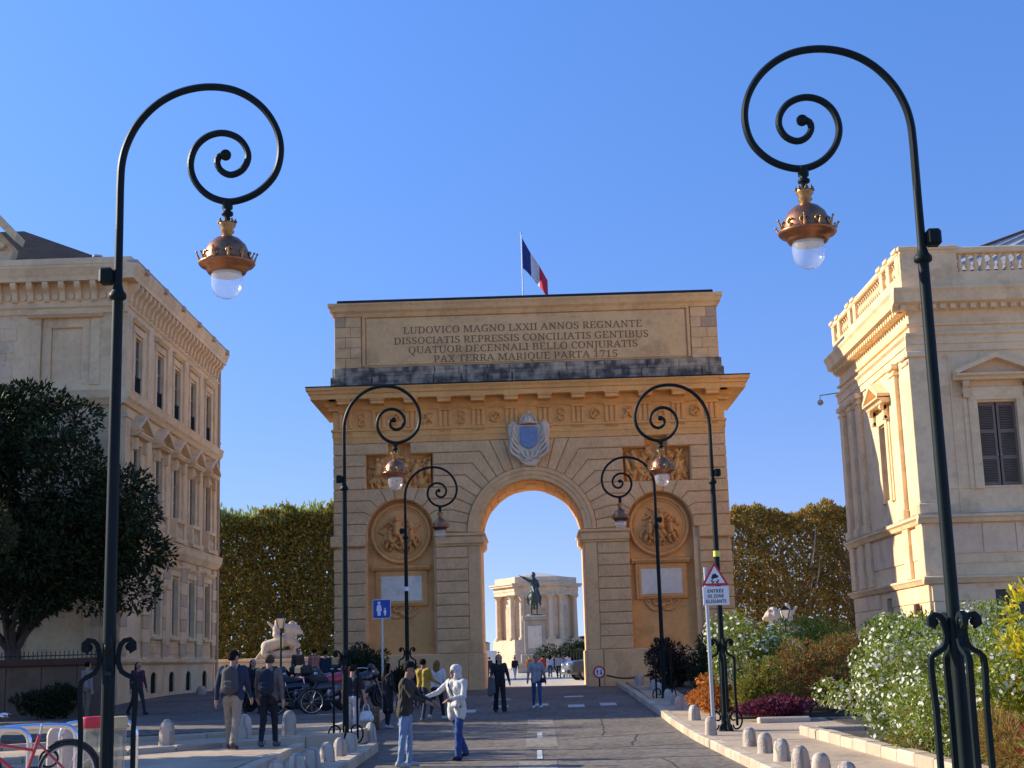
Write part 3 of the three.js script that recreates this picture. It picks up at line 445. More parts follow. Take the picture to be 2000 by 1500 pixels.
  m('crown', [at(new THREE.SphereGeometry(0.34, 14, 8, 0, 6.3, 0, 1.6), 0, 11.3, 0.16), at(new THREE.TorusGeometry(0.35, 0.06, 6, 20), 0, 11.28, 0.16, Math.PI / 2), ...[-2, -1, 0, 1, 2].map((i) => tube([[0.17 * i, 11.3, 0.5 - 0.05 * Math.abs(i)], [0.12 * i, 11.52, 0.42], [0, 11.68, 0.16]], 0.035, 5)), at(new THREE.SphereGeometry(0.07, 8, 6), 0, 11.74, 0.16)], M.armsStone, coat);
  // voussoirs seen on the underside of the vault
  for (let i = 0; i < 15; i++) { const a0 = Math.PI * i / 15 + 0.006, a1 = Math.PI * (i + 1) / 15 - 0.006; for (let j = 0; j < 3; j++) { const s = new THREE.Shape(); s.absarc(0, YS, R0 + 0.02, a0, a1); s.absarc(0, YS, R0 - 0.03 - 0.008 * ((i + j) % 3), a1, a0, true); m('vault_stone', at(extr(s, 1.2, 0, 4), 0, 0, Z - 3.75 + j * 1.21), (i + j) % 3 ? M.ochre : M.ochreDeep); } }

  // flag on the roof
  const flag = thing('flag', 'blue white and red flag drooping from a thin pole on the arch roof', 'flag', [-0.06, 16.7, -60]);
  mesh('pole', [cyl(0.028, 0.02, 0, 3.3, 0, 0, 8), at(new THREE.SphereGeometry(0.045, 8, 6), 0, 3.32, 0)], M.steel, flag);
  const cols = [mat(0.02, 0.045, 0.22, { tx: 'cloth' }), mat(0.8, 0.8, 0.8, { tx: 'cloth' }), mat(0.68, 0.03, 0.06, { tx: 'cloth' })];
  ['blue_band', 'white_band', 'red_band'].forEach((n, k) => {
    const g = new THREE.PlaneGeometry(1, 1, 10, 14), p = g.attributes.position;
    for (let i = 0; i < p.count; i++) { const s = (k + p.getX(i) + 0.5) / 3, t = p.getY(i) + 0.5; const topY = 3.1 - 2.0 * s + 0.1 * s * s, botY = 1.75 - 1.1 * s - 0.35 * s * s; p.setXYZ(i, 0.03 + s * 1.05, lerp(botY, topY, t) , 0.12 * Math.sin(s * 9 + t * 2) * (0.3 + s) + 0.02 * k); }
    g.computeVertexNormals(); mesh(n, g, cols[k], flag);
  });
  cols.forEach((c) => { c.side = THREE.DoubleSide; });
}
// ---------------------------------------------------------------- facade kit: bakes pieces given in wall coordinates (x along, y up, z out)
class Face {
  constructor(parent, x, y, z, turn) { this.p = parent; this.mx = new THREE.Matrix4().makeRotationY(turn); this.mx.setPosition(x, y, z); }
  m(name, gs, mt, parent) { return mesh(name, gs, mt, parent ?? this.p, this.mx); }
  wall(name, x0, x1, y0, y1, holes, mt, thick = 0.45) { return this.m(name, at(extr(shape(rect(x0, x1, y0, y1), holes), thick), 0, 0, -thick), mt); }
}
// a tall casement window set back in an opening: frame, two leaves with panes
function casement(F, x0, x1, y0, y1, back, o = {}) {
  const w = F.m('window', [cbox(x0 - 0.01, x0 + 0.07, y0, y1, -back - 0.08, -back + 0.02), cbox(x1 - 0.07, x1 + 0.01, y0, y1, -back - 0.08, -back + 0.02), cbox(x0, x1, y1 - 0.08, y1 + 0.01, -back - 0.08, -back + 0.018), cbox(x0, x1, y0, y0 + 0.1, -back - 0.08, -back + 0.018), cbox((x0 + x1) / 2 - 0.05, (x0 + x1) / 2 + 0.05, y0, y1, -back - 0.07, -back + 0.03)], M.frameWood);
  const n = o.rows ?? 3, c = (x0 + x1) / 2;
  for (const [a, b] of [[x0 + 0.07, c - 0.05], [c + 0.05, x1 - 0.07]]) for (let i = 0; i < n; i++) { const ya = lerp(y0 + 0.1, y1 - 0.08, i / n), yb = lerp(y0 + 0.1, y1 - 0.08, (i + 1) / n); F.m('pane', cbox(a, b, ya + 0.02, yb - 0.02, -back - 0.05, -back - 0.035), M.glass, w); if (i) F.m('glazing_bar', cbox(a, b, ya - 0.02, ya + 0.02, -back - 0.055, -back + 0.005), M.frameWood, w); }
  return w;
}
const balusterG = (h, r = 0.075) => ni(new THREE.LatheGeometry([[0.9, 0], [0.9, 0.08], [0.6, 0.12], [0.55, 0.17], [1, 0.36], [0.95, 0.45], [0.5, 0.68], [0.42, 0.8], [0.7, 0.84], [0.7, 0.88], [0.9, 0.9], [0.9, 1], [0, 1]].map(([a, b]) => new THREE.Vector2(a * r, b * h)), 10));

// ---------------------------------------------------------------- left: the grey stone palace wing
{
  const B = thing('stone_palace', 'weathered grey stone palace wing with bracketed cornice on the left of the street', 'building', [-14.5, 0, -50.4]);
  const S = new Face(B, 0, 0, 0, Math.PI / 2), Fr = new Face(B, 0, 0, 0, 0); // street face, front face
  const L = 15.3, G = 0.2, wx = [2.0, 4.95, 7.75, 10.5, 13.3].map((x, i) => [1.05, 4.9, 7.85, 10.65, 13.45][i] ), HW = 0.5;
  const bay = [1.7, 4.85, 7.6, 10.4, 13.35];
  const holes = [];
  for (const b of bay) { holes.push(rect(b - HW, b + HW, 11.85, 14.0), rect(b - HW, b + HW, 7.75, 9.9)); if (b > 2) holes.push(rect(b - HW, b + HW, 3.15, 5.4)); if (b > 2) holes.push([[b - 0.42, 0.95], [b + 0.42, 0.95], ...[...Array(9)].map((_, i) => { const a = Math.PI * i / 8; return [b + 0.42 * Math.cos(a), 1.5 + 0.25 * Math.sin(a)]; })]); }
  S.wall('street_wall', 0.003, L, G, 16.3, holes, M.left, 0.5);
  Fr.wall('front_wall', -30, -0.5, G, 16.3, [rect(-3.05, -1.25, 12.12, 14.5), rect(-9.5, -7.7, 12.12, 14.5), rect(-3.3, -1.2, 3.1, 6.4)], M.leftGrey, 0.5);
  B.add(mesh('far_wall', cbox(-29, -0.6, G, 16.2, -L, -0.6), M.leftGrey, B));
  for (const b of bay) {
    // top floor: plain tall windows between pilaster strips
    casement(S, b - HW, b + HW, 11.85, 14.0, 0.1);
    S.m('window_grille', [cbox(b - HW, b + HW, 12.5, 12.55, -0.04, 0.0), ...[...Array(7)].map((_, i) => cbox(b - HW + 0.07 + i * 0.14, b - HW + 0.1 + i * 0.14, 11.87, 12.5, -0.035, -0.005))], M.iron);
    S.m('window_surround', [cbox(b - HW - 0.2, b - HW, 11.75, 14.1, -0.02, 0.06, 0.015), cbox(b + HW, b + HW + 0.2, 11.75, 14.1, -0.02, 0.06, 0.015), cbox(b - HW - 0.24, b + HW + 0.24, 14.1, 14.34, -0.02, 0.08, 0.015), mould([[0, 14.42], [0.1, 14.42], [0.2, 14.52], [0.2, 14.58], [0, 14.62]], b - HW - 0.36, b + HW + 0.36)], M.left);
    // noble floor: pedimented windows with balusters
    casement(S, b - HW, b + HW, 7.75, 9.9, 0.1);
    S.m('window_surround', [cbox(b - HW - 0.2, b - HW, 7.7, 9.95, -0.02, 0.08, 0.015), cbox(b + HW, b + HW + 0.2, 7.7, 9.95, -0.02, 0.08, 0.015), cbox(b - HW - 0.26, b + HW + 0.26, 9.95, 10.2, -0.02, 0.1, 0.015), ...[-1, 1].map((s) => at(cbox(-0.08, 0.08, 9.7, 10.15, 0.02, 0.28, 0.03), b + s * (HW + 0.16), 0, 0))], M.left);
    const ped = S.m('pediment', [mould([[0, 10.2], [0.32, 10.2], [0.4, 10.3], [0.4, 10.36], [0, 10.4]], b - 0.95, b + 0.95), at(poly([[-0.98, 10.36], [0.98, 10.36], [0.98, 10.44], [0, 11.06], [-0.98, 10.44]], 0.02), b, 0, 0.1), ...[-1, 1].map((s) => at(poly(s > 0 ? [[0, 10.9], [1.0, 10.38], [1.0, 10.52], [0, 11.08]] : [[0, 10.9], [0, 11.08], [-1.0, 10.52], [-1.0, 10.38]], 0.42), b, 0, 0))], M.left);
    S.m('pediment_carving', [at(new THREE.SphereGeometry(0.13, 8, 6), b, 10.58, 0.12), tube([[b - 0.5, 10.48, 0.14], [b - 0.25, 10.58, 0.16], [b, 10.52, 0.15], [b + 0.25, 10.58, 0.16], [b + 0.5, 10.48, 0.14]], 0.05, 6)], M.left, ped);
    const bal = S.m('window_balustrade', [cbox(b - 0.75, b + 0.75, 7.62, 7.78, -0.05, 0.3, 0.02), cbox(b - 0.75, b + 0.75, 6.84, 6.98, -0.05, 0.3, 0.02), cbox(b - 0.78, b - 0.58, 6.98, 7.62, 0, 0.28, 0.01), cbox(b + 0.58, b + 0.78, 6.98, 7.62, 0, 0.28, 0.01)], M.left);
    for (let i = 0; i < 4; i++) { const g = balusterG(0.64, 0.11); g.applyMatrix4(T(b - 0.42 + i * 0.28, 6.98, 0.14)); S.m('baluster', g, M.left, bal); }
    // ground floor and basement
    if (b > 2) {
      casement(S, b - HW, b + HW, 3.15, 5.4, 0.1);
      S.m('window_surround', [cbox(b - HW - 0.24, b - HW, 3.05, 5.5, -0.02, 0.1, 0.02), cbox(b + HW, b + HW + 0.24, 3.05, 5.5, -0.02, 0.1, 0.02), cbox(b - HW - 0.3, b + HW + 0.3, 5.5, 5.75, -0.02, 0.12, 0.02), mould([[0, 5.75], [0.14, 5.75], [0.24, 5.86], [0.24, 5.92], [0, 5.96]], b - 0.85, b + 0.85), cbox(b - 0.75, b + 0.75, 2.95, 3.07, -0.02, 0.2, 0.02)], M.left);
      const ap = S.m('apron_panel', [cbox(b - 0.62, b + 0.62, 2.42, 2.92, -0.02, 0.05, 0.015)], M.left);
      for (let i = 0; i < 4; i++) S.m('apron_slat', cbox(b - 0.5, b + 0.5, 2.5 + i * 0.1, 2.56 + i * 0.1, 0.04, 0.075, 0.008), M.left, ap);
      const v = S.m('basement_window', [cbox(b - 0.42, b + 0.42, 0.95, 1.76, -0.42, -0.07)], M.glass);
      for (let i = 0; i < 5; i++) S.m('window_bar', cbox(b - 0.3 + i * 0.15 - 0.014, b - 0.3 + i * 0.15 + 0.014, 0.96, 1.74, -0.06, -0.032), M.iron, v);
    }
  }
  // pilaster strips and alternating quoin stones between the bays of the ground floor
  const mids = [0.35, 3.3, 6.2, 9.0, 11.85, 14.8];
  mids.forEach((x, i) => {
    S.m('pilaster', [cbox(x - 0.32, x + 0.32, 11.75, 14.85, -0.02, 0.09, 0.015)], M.left);
    S.m('pilaster', [cbox(x - 0.3, x + 0.3, 7.0, 11.05, -0.02, 0.1, 0.015), cbox(x - 0.36, x + 0.36, 10.75, 11.05, -0.02, 0.17, 0.02), cbox(x - 0.36, x + 0.36, 6.85, 7.1, -0.02, 0.16, 0.02)], M.left);
    S.m('pilaster', [cbox(x - 0.3, x + 0.3, 2.2, 6.1, -0.02, 0.07, 0.015), cbox(x - 0.36, x + 0.36, 5.9, 6.15, -0.02, 0.14, 0.02)], M.left);
    for (let j = 0; j < 7; j++) S.m('quoin_stone', cbox(x - (j % 2 ? 0.5 : 0.38), x + (j % 2 ? 0.5 : 0.38), 2.32 + j * 0.5, 2.32 + j * 0.5 + 0.485, 0, 0.1 + (j % 2) * 0.02, 0.02), j % 2 ? M.left : M.leftDark);
  });
  S.m('wall_tablet', [cbox(6.0, 6.5, 2.75, 4.9, 0.05, 0.16, 0.02), cbox(5.9, 6.6, 4.9, 5.05, 0.05, 0.22, 0.02)], M.left);
  // string courses wrap both faces
  const course = (name, prof) => { S.m(name, mould(prof, -prof.reduce((a, p) => Math.max(a, p[0]), 0) * 0.995, L), M.left); Fr.m(name, mould(prof, -29.5, 0.0), M.leftGrey); };
  course('string_course', [[0, 11.2], [0.12, 11.2], [0.2, 11.34], [0.28, 11.42], [0.32, 11.62], [0.35, 11.7], [0, 11.78]]);
  course('string_course', [[0, 6.2], [0.12, 6.2], [0.2, 6.34], [0.28, 6.46], [0.32, 6.68], [0.35, 6.76], [0, 6.84]]);
  course('plinth_course', [[0, 2.05], [0.1, 2.05], [0.16, 2.12], [0.16, 2.2], [0, 2.24]]);
  course('architrave', [[0, 14.6], [0.06, 14.6], [0.08, 14.78], [0.16, 14.84], [0.16, 14.9], [0, 14.92]]);
  course('cornice', [[0, 15.75], [0.4, 15.75], [0.42, 15.9], [0.46, 15.98], [0.52, 16.14], [0.56, 16.22], [0.56, 16.3], [0, 16.36]]);
  const br = (F, x, mt) => F.m('cornice_bracket', [at(extr((() => { const s = new THREE.Shape(); s.moveTo(0, 15.05); s.bezierCurveTo(-0.08, 15.02, -0.16, 15.1, -0.14, 15.25); s.bezierCurveTo(-0.16, 15.5, -0.32, 15.42, -0.38, 15.62); s.lineTo(-0.38, 15.74); s.lineTo(0, 15.74); return s; })(), 0.2, 0, 5), 0, 0, 0, 0, Math.PI / 2).translate(x - 0.1, 0, 0)], mt);
  for (let i = 0; i < 26; i++) br(S, 0.35 + i * 0.58, M.left);
  for (let i = 0; i < 40; i++) { const x = -0.55 - i * 0.58; br(Fr, x, M.leftGrey); if (i % 1 === 0 && i < 16) Fr.m('roundel', at(new THREE.CylinderGeometry(0.13, 0.15, 0.06, 14), x - 0.29, 15.26, 0.02, Math.PI / 2), M.leftGrey); }
  for (let i = 0; i < 6; i++) S.m('lion_head_spout', [at(new THREE.SphereGeometry(0.13, 8, 6), 0.6 + i * 2.8, 16.24, 0.58), cyl(0.05, 0.04, 16.1, 16.24, 0.6 + i * 2.8, 0.64, 6)], M.leftDark);
  S.m('gutter', cbox(-0.5, L, 16.33, 16.45, 0.15, 0.54, 0.03), M.zinc);
  Fr.m('parapet', [cbox(-29, 0.3, 16.34, 16.6, -0.5, 0.4, 0.03)], M.left);
  // front face: blind framed panels
  for (const c of [-2.15, -8.6]) { const pn = Fr.m('blind_window', [cbox(c - 0.55, c + 0.55, 12.12, 14.1, -0.3, -0.16, 0.01)], M.leftGrey); Fr.m('panel_frame', [cbox(c - 0.9, c - 0.56, 12.0, 14.2, -0.3, -0.06, 0.03), cbox(c + 0.56, c + 0.9, 12.0, 14.2, -0.3, -0.06, 0.03), cbox(c - 0.9, c + 0.9, 14.1, 14.5, -0.3, -0.055, 0.03), cbox(c - 1.25, c - 0.9, 11.95, 14.4, -0.05, 0.05, 0.02), cbox(c + 0.9, c + 1.25, 11.95, 14.4, -0.05, 0.05, 0.02), mould([[0, 14.45], [0.12, 14.45], [0.24, 14.56], [0.24, 14.62], [0, 14.66]], c - 1.35, c + 1.35)], M.leftGrey, pn); }
  for (const c of [-2.25]) { const pn = Fr.m('blind_window', cbox(c - 1.05, c + 1.05, 3.1, 6.4, -0.4, -0.14), M.left); for (const s of [-1.3, 1.05]) Fr.m('panel_frame', cbox(c + s, c + s + 0.25, 2.3, 6.1, -0.05, 0.06, 0.02), M.leftGrey, pn); }
  for (let j = 0; j < 7; j++) for (const q of [0, 1]) Fr.m('ashlar_block', cbox(q ? -0.62 : -1.0, q ? 0.02 : -0.64, 2.3 + j * 0.54, 2.3 + j * 0.54 + 0.525, -0.03, 0.035 + 0.008 * ((j + q) % 3), 0.015), j % 2 ? M.leftGrey : M.leftDark);
  for (let j = 0; j < 6; j++) { let x = -12.4 + (j % 2) * 0.5; while (x < -0.9) { const w = 0.75 + 0.5 * rnd(), b = Math.min(-0.75, x + w), a = x; x = b; if (b - a < 0.15 || (b > -3.45 && a < -0.85) || (b > -9.9 && a < -7.3)) continue; Fr.m('ashlar_block', cbox(a + 0.005, b - 0.005, 11.84 + j * 0.455, 12.285 + j * 0.455, -0.03, 0.016 + 0.008 * rnd(), 0.008), M.ashlar[Math.floor(rnd() * 3)]); } }
  for (let j = 0; j < 9; j++) { let x = -12.4 + (j % 2) * 0.5; while (x < -0.45) { const w = 0.75 + 0.5 * rnd(), b = Math.min(-0.42, x + w), a = x; x = b; if (b - a < 0.15) continue; Fr.m('ashlar_block', cbox(a + 0.005, b - 0.005, 6.92 + j * 0.47, 7.38 + j * 0.47, -0.03, 0.016 + 0.008 * rnd(), 0.008), M.ashlar[Math.floor(rnd() * 3)]); } }
  // rain pipes
  S.m('rain_pipe', [cyl(0.07, 0.07, 0.6, 15.6, 15.1, 0.14, 10), ...[3, 6, 9, 12].map((y) => cyl(0.1, 0.1, y, y + 0.08, 15.1, 0.14, 10))], M.leftDark);
  Fr.m('rain_pipe', [cyl(0.06, 0.06, 2.2, 15.4, -0.28, 0.12, 10), ...[4, 8, 13].map((y) => cyl(0.085, 0.085, y, y + 0.07, -0.28, 0.12, 10))], M.zinc);
  // hipped slate roof and chimney flue
  const roof = new THREE.BufferGeometry(); { const a = [-0.3, 16.5, -0.5], b = [-0.3, 16.5, -L + 0.2], c = [-29, 16.5, -0.5], d = [-29, 16.5, -L + 0.2], r0 = [-6.0, 19.7, -6], r1 = [-6.0, 19.7, -L + 6], e = [-29, 19.7, -6], f = [-29, 19.7, -L + 6]; const t = []; const q = (...p) => { for (let i = 1; i < p.length - 1; i++) t.push(...p[0], ...p[i], ...p[i + 1]); }; q(a, b, r1, r0); q(c, a, r0, e); q(b, d, f, r1); q(r0, r1, f, e); roof.setAttribute('position', new THREE.Float32BufferAttribute(t, 3)); roof.computeVertexNormals(); }
  mesh('slate_roof', roof, M.slate, B);
  mesh('roof_flue', [cyl(0.13, 0.13, 16.5, 17.05, -1.45, -1.2, 10), cyl(0.19, 0.19, 17.05, 17.12, -1.45, -1.2, 10), cyl(0.13, 0.17, 16.95, 17.02, -1.45, -1.2, 10)], M.zinc, B);
  // the end of the great pediment that rises further left
  Fr.m('gable', at(poly([[-4.9, 16.6], [-4.7, 17.6], [-9.8, 23.1], [-16, 23.2], [-16, 16.6]], 0.5), 0, 0, -1.9), M.left);
  Fr.m('gable_cornice', at(poly([[-4.5, 17.72], [-4.42, 17.98], [-9.7, 23.6], [-9.9, 23.3]], 0.9), 0, 0, -1.8), M.left);
  for (let i = 0; i < 9; i++) Fr.m('gable_bracket', at(cbox(-0.11, 0.11, -0.26, 0, 0, 0.3, 0.03), -5.0 - i * 0.42, 17.72 + i * 0.44, -1.42, 0, 0, -0.8), M.left);
}

// ---------------------------------------------------------------- right: cream building with balustrade
{
  const B = thing('cream_building', 'cream rendered building with roof balustrade and pedimented windows on the right', 'building', [13, 0, -47.6]);
  const F = new Face(B, 0, 0, 0, 0), S = new Face(B, 0, 0, -11.2, -Math.PI / 2); // front face; street face (x from far to near)
  const L = 11.2, G = 0.2, mc = M.cream;
  const fh = [rect(2.05, 3.35, 7.03, 9.85), rect(6.3, 7.6, 7.03, 9.85), rect(2.1, 3.6, 2.5, 3.62), rect(6.3, 7.8, 2.5, 3.62)];
  F.wall('front_wall', 0.4, 14, G, 13.2, fh, mc, 0.4);
  S.wall('street_wall', 0, L - 0.003, G, 13.2, [rect(6.3, 7.2, 7.1, 9.8), rect(5.2, 6.1, G + 0.3, 3.62)], mc, 0.4);
  mesh('rear_wall', cbox(0.45, 13.6, G, 13.1, -L + 0.02, -0.45), mc, B);
  const Fb = new Face(B, 0, 0, -L - 5, -Math.PI / 2);
  const both = (n, prof, mt = mc) => { F.m(n, mould(prof, -prof.reduce((a, p) => Math.max(a, p[0]), 0) * 0.995, 14), mt); S.m(n, mould(prof, -0.2, L), mt); };
  both('cornice', [[0, 13.02], [0.12, 13.05], [0.2, 13.2], [0.42, 13.28], [0.46, 13.48], [0.5, 13.6], [0.56, 13.7], [0.56, 13.76], [0, 13.82]]);
  both('frieze_moulding', [[0, 12.5], [0.08, 12.52], [0.1, 12.6], [0, 12.62]]);
  both('architrave', [[0, 11.62], [0.06, 11.62], [0.06, 11.86], [0.1, 11.88], [0.1, 12.12], [0.18, 12.2], [0.18, 12.26], [0, 12.28]]);
  both('string_course', [[0, 5.82], [0.14, 5.84], [0.2, 5.96], [0.28, 6.02], [0.28, 6.1], [0, 6.14]]);
  both('cornice_flashing', [[0.0, 6.141], [0.29, 6.104], [0.29, 6.12], [0, 6.16]], M.zinc);
  both('base_course', [[0, 3.84], [0.12, 3.86], [0.2, 3.98], [0.24, 4.02], [0.24, 4.08], [0, 4.12]]);
  for (let i = 0; i < 40; i++) F.m('dentil', cbox(0.35 + i * 0.34, 0.54 + i * 0.34, 13.05, 13.22, 0.1, 0.3, 0.01), mc);
  for (let i = 0; i < 33; i++) S.m('dentil', cbox(0.2 + i * 0.335, 0.39 + i * 0.335, 13.05, 13.22, 0.1, 0.3, 0.01), mc);
  F.m('corner_dentil', cbox(-0.3, -0.1, 13.05, 13.22, -0.3, 0.3, 0.01), mc);
  // pedimented windows with louvred shutters
  const win = (W, c, w, y0, y1, shut) => {
    const h = w / 2;
    W.m('window_surround', [cbox(c - h - 0.3, c - h, y0 - 0.1, y1 + 0.06, -0.02, 0.1, 0.015), cbox(c + h, c + h + 0.3, y0 - 0.1, y1 + 0.06, -0.02, 0.1, 0.015), cbox(c - h - 0.3, c + h + 0.3, y1 + 0.06, y1 + 0.5, -0.02, 0.095, 0.015), cbox(c - h - 0.46, c - h - 0.3, y0 - 0.1, y1 + 0.5, -0.02, 0.05, 0.01), cbox(c + h + 0.3, c + h + 0.46, y0 - 0.1, y1 + 0.5, -0.02, 0.05, 0.01)], mc);
    for (const s of [-1, 1]) W.m('console', [cbox(c + s * (h + 0.38) - 0.1, c + s * (h + 0.38) + 0.1, y1 + 0.12, y1 + 0.7, 0.04, 0.22, 0.04), at(new THREE.CylinderGeometry(0.13, 0.13, 0.2, 10), c + s * (h + 0.38), y1 + 0.6, 0.2, 0, 0, Math.PI / 2), at(new THREE.CylinderGeometry(0.08, 0.08, 0.2, 10), c + s * (h + 0.38), y1 + 0.2, 0.16, 0, 0, Math.PI / 2)], mc);
    const yb = y1 + 0.72, e = h + 0.74;
    const p = W.m('pediment', [mould([[0, yb], [0.3, yb], [0.34, yb + 0.08], [0.46, yb + 0.14], [0.46, yb + 0.2], [0, yb + 0.22]], c - e, c + e), ...[-1, 1].map((s) => at(poly(s > 0 ? [[0, yb + 0.72], [e, yb + 0.17], [e, yb + 0.33], [0, yb + 0.9]] : [[0, yb + 0.72], [0, yb + 0.9], [-e, yb + 0.33], [-e, yb + 0.17]], 0.46), c, 0, 0))], mc);
    W.m('tympanum', at(poly([[-e + 0.1, yb + 0.2], [e - 0.1, yb + 0.2], [0, yb + 0.74]], 0.1), c, 0, 0), M.creamPanel, p);
    if (shut) for (const s of [-1, 1]) {
      const a = s < 0 ? c - h : c + 0.025, b = s < 0 ? c - 0.025 : c + h;
      const sh = W.m('shutter', [cbox(a, a + 0.08, y0, y1, -0.2, -0.14), cbox(b - 0.08, b, y0, y1, -0.2, -0.14), ...[0, 0.33, 0.66, 1].map((t) => cbox(a + 0.08, b - 0.08, lerp(y0, y1 - 0.12, t), lerp(y0, y1 - 0.12, t) + 0.12, -0.2, -0.145))], M.shutter);
      const n = 44; for (let i = 0; i < n; i++) { const y = lerp(y0 + 0.12, y1 - 0.12, (i + 0.5) / n); W.m('louvre', at(cbox(a + 0.08, b - 0.08, -0.028, 0.028, -0.006, 0.006), 0, y, -0.168, -0.75), M.shutter, sh); }
      W.m('espagnolette', cbox(s < 0 ? b - 0.05 : a + 0.02, s < 0 ? b - 0.02 : a + 0.05, lerp(y0, y1, 0.36), lerp(y0, y1, 0.36) + 0.05, -0.14, -0.1), M.steel, sh);
    }
    W.m('window_glass', cbox(c - h, c + h, y0, y1, -0.34, -0.3), M.glass);
  };
  win(F, 2.7, 1.3, 7.03, 9.85, true); win(F, 6.95, 1.3, 7.03, 9.85, true); win(S, 6.75, 0.9, 7.1, 9.8, false);
  // pilasters of the street face and corner
  for (const [x, w] of [[0.45, 0.6], [2.0, 0.6], [3.3, 0.6], [9.0, 0.62], [10.85, 0.68]]) { S.m('pilaster', [cbox(x - w / 2, x + w / 2, 6.5, 11.62, -0.01, 0.16, 0.02), cbox(x - w / 2 - 0.07, x + w / 2 + 0.07, 11.2, 11.32, 0, 0.21, 0.02), cbox(x - w / 2 - 0.1, x + w / 2 + 0.1, 11.42, 11.62, 0, 0.26, 0.03), cbox(x - w / 2 - 0.08, x + w / 2 + 0.08, 6.14, 6.5, 0, 0.24, 0.04)], mc); S.m('pilaster_pedestal', [cbox(x - w / 2 - 0.06, x + w / 2 + 0.06, 4.12, 5.82, -0.01, 0.14, 0.02)], mc); }
  F.m('pilaster', [cbox(-0.15, 0.55, 6.5, 11.62, -0.3, 0.1, 0.02), cbox(-0.22, 0.62, 11.42, 11.62, -0.3, 0.2, 0.03), cbox(-0.22, 0.62, 6.14, 6.5, -0.3, 0.18, 0.04)], mc);
  for (let i = 0; i < 7; i++) F.m('wall_panel', cbox(0.75 + i * 1.1, 1.82 + i * 1.1, 4.82, 5.79, -0.01, 0.035, 0.012), M.creamPanel);
  for (const [a, b] of [[0.9, 1.6], [2.4, 2.9], [3.7, 5.1], [5.2, 6.6], [6.7, 8.4], [9.45, 10.4]]) S.m('wall_panel', cbox(a, b, 4.7, 5.76, -0.01, 0.04, 0.012), M.creamPanel);
  F.m('relief_line', cbox(0.8, 14, 4.5, 4.54, 0, 0.03, 0.01), mc);
  F.m('wall_band', [cbox(1.2, 1.28, 6.2, 11.5, -0.01, 0.035, 0.01), cbox(4.1, 4.18, 6.2, 11.5, -0.01, 0.035, 0.01), cbox(0.7, 14, 6.96, 7.0, -0.01, 0.03, 0.01)], mc);
  // rusticated basement blocks
  for (let j = 0; j < 6; j++) { let x = (j % 2) * -0.45 + 0.05; while (x < 13.6) { const a = Math.max(0.02, x), b = x + 0.95; x = b; const y0 = 0.45 + j * 0.565, y1 = y0 + 0.55; const cut = [[2.1, 3.6], [6.3, 7.8]].some(([p, q]) => b > p && a < q) && y1 > 2.5; if (cut) continue; F.m('stone_block', cbox(a + 0.006, b - 0.006, y0, y1, -0.02, 0.07, 0.018), mc); } }
  for (let j = 0; j < 6; j++) { let x = (j % 2) * -0.45; while (x < L - 0.05) { const a = Math.max(0, x), b = Math.min(L, x + 0.95); x += 0.95; const y0 = 0.45 + j * 0.565, y1 = y0 + 0.55; if ((b > 5.1 && a < 6.2) || b - a < 0.1) continue; S.m('stone_block', cbox(a + 0.006, b - 0.006, y0, y1, -0.02, 0.07, 0.018), mc); } }
  S.m('doorway_fill', cbox(5.2, 6.1, 0.5, 3.62, -0.4, -0.25), M.doorwayDark);  // panel closing an open doorway, its inner darkness put into the colour
  for (const x of [2.1, 6.3]) F.m('basement_window', cbox(x, x + 1.5, 2.5, 3.62, -0.4, -0.3), M.glass);
  S.m('wall_lantern', [cbox(10.0, 10.22, 2.9, 3.25, 0.12, 0.3, 0.03), cbox(10.08, 10.14, 3.05, 3.1, 0, 0.15)], M.rust);
  F.m('camera', [at(new THREE.SphereGeometry(0.07, 10, 8), 0.65, 4.3, 0.2), cbox(0.6, 0.7, 4.32, 4.38, 0, 0.2, 0.01)], M.steel);
  Fb.m('street_camera', [at(new THREE.SphereGeometry(0.13, 10, 8), 5.2, 11.9, 0.9), bar([5.2, 12.3, 0], [5.2, 12.2, 0.9], 0.025), cyl(0.02, 0.02, 11.9, 12.2, 5.2, 0.9)], M.steel);
  // roof balustrade
  const bal = (W, x0, x1, piers, z) => {
    W.m('balustrade_base', [cbox(x0, x1, 13.8, 14.34, z - 0.32, z + 0.02, 0.02)], mc); W.m('balustrade_rail', [cbox(x0, x1, 14.98, 15.2, z - 0.36, z + 0.06, 0.04)], mc);
    let prev = null; for (const [a, b] of piers) { W.m('balustrade_pier', [cbox(a, b, 14.3, 15.02, z - 0.34, z + 0.03, 0.02), cbox(a - 0.05, b + 0.05, 15.1, 15.26, z - 0.42, z + 0.12, 0.03)], mc); if (prev !== null) { const n = Math.max(1, Math.floor((a - prev) / 0.27)), st = (a - prev) / n; for (let i = 0; i < n; i++) { const g = balusterG(0.66, 0.105); g.applyMatrix4(T(prev + (i + 0.5) * st, 14.33, z - 0.15)); W.m('baluster', g, mc); } } prev = b; }
  };
  bal(F, -0.2, 14, [[-0.2, 1.75], [7.2, 8], [13.2, 14]], 0.2);
  bal(S, 0.2, L + 0.1, [[0.2, 0.6], [1.3, 1.7], [3.3, 3.7], [4.2, 4.6], [8.6, 9.0], [9.6, 10.0], [10.85, L + 0.1]], 0.2);
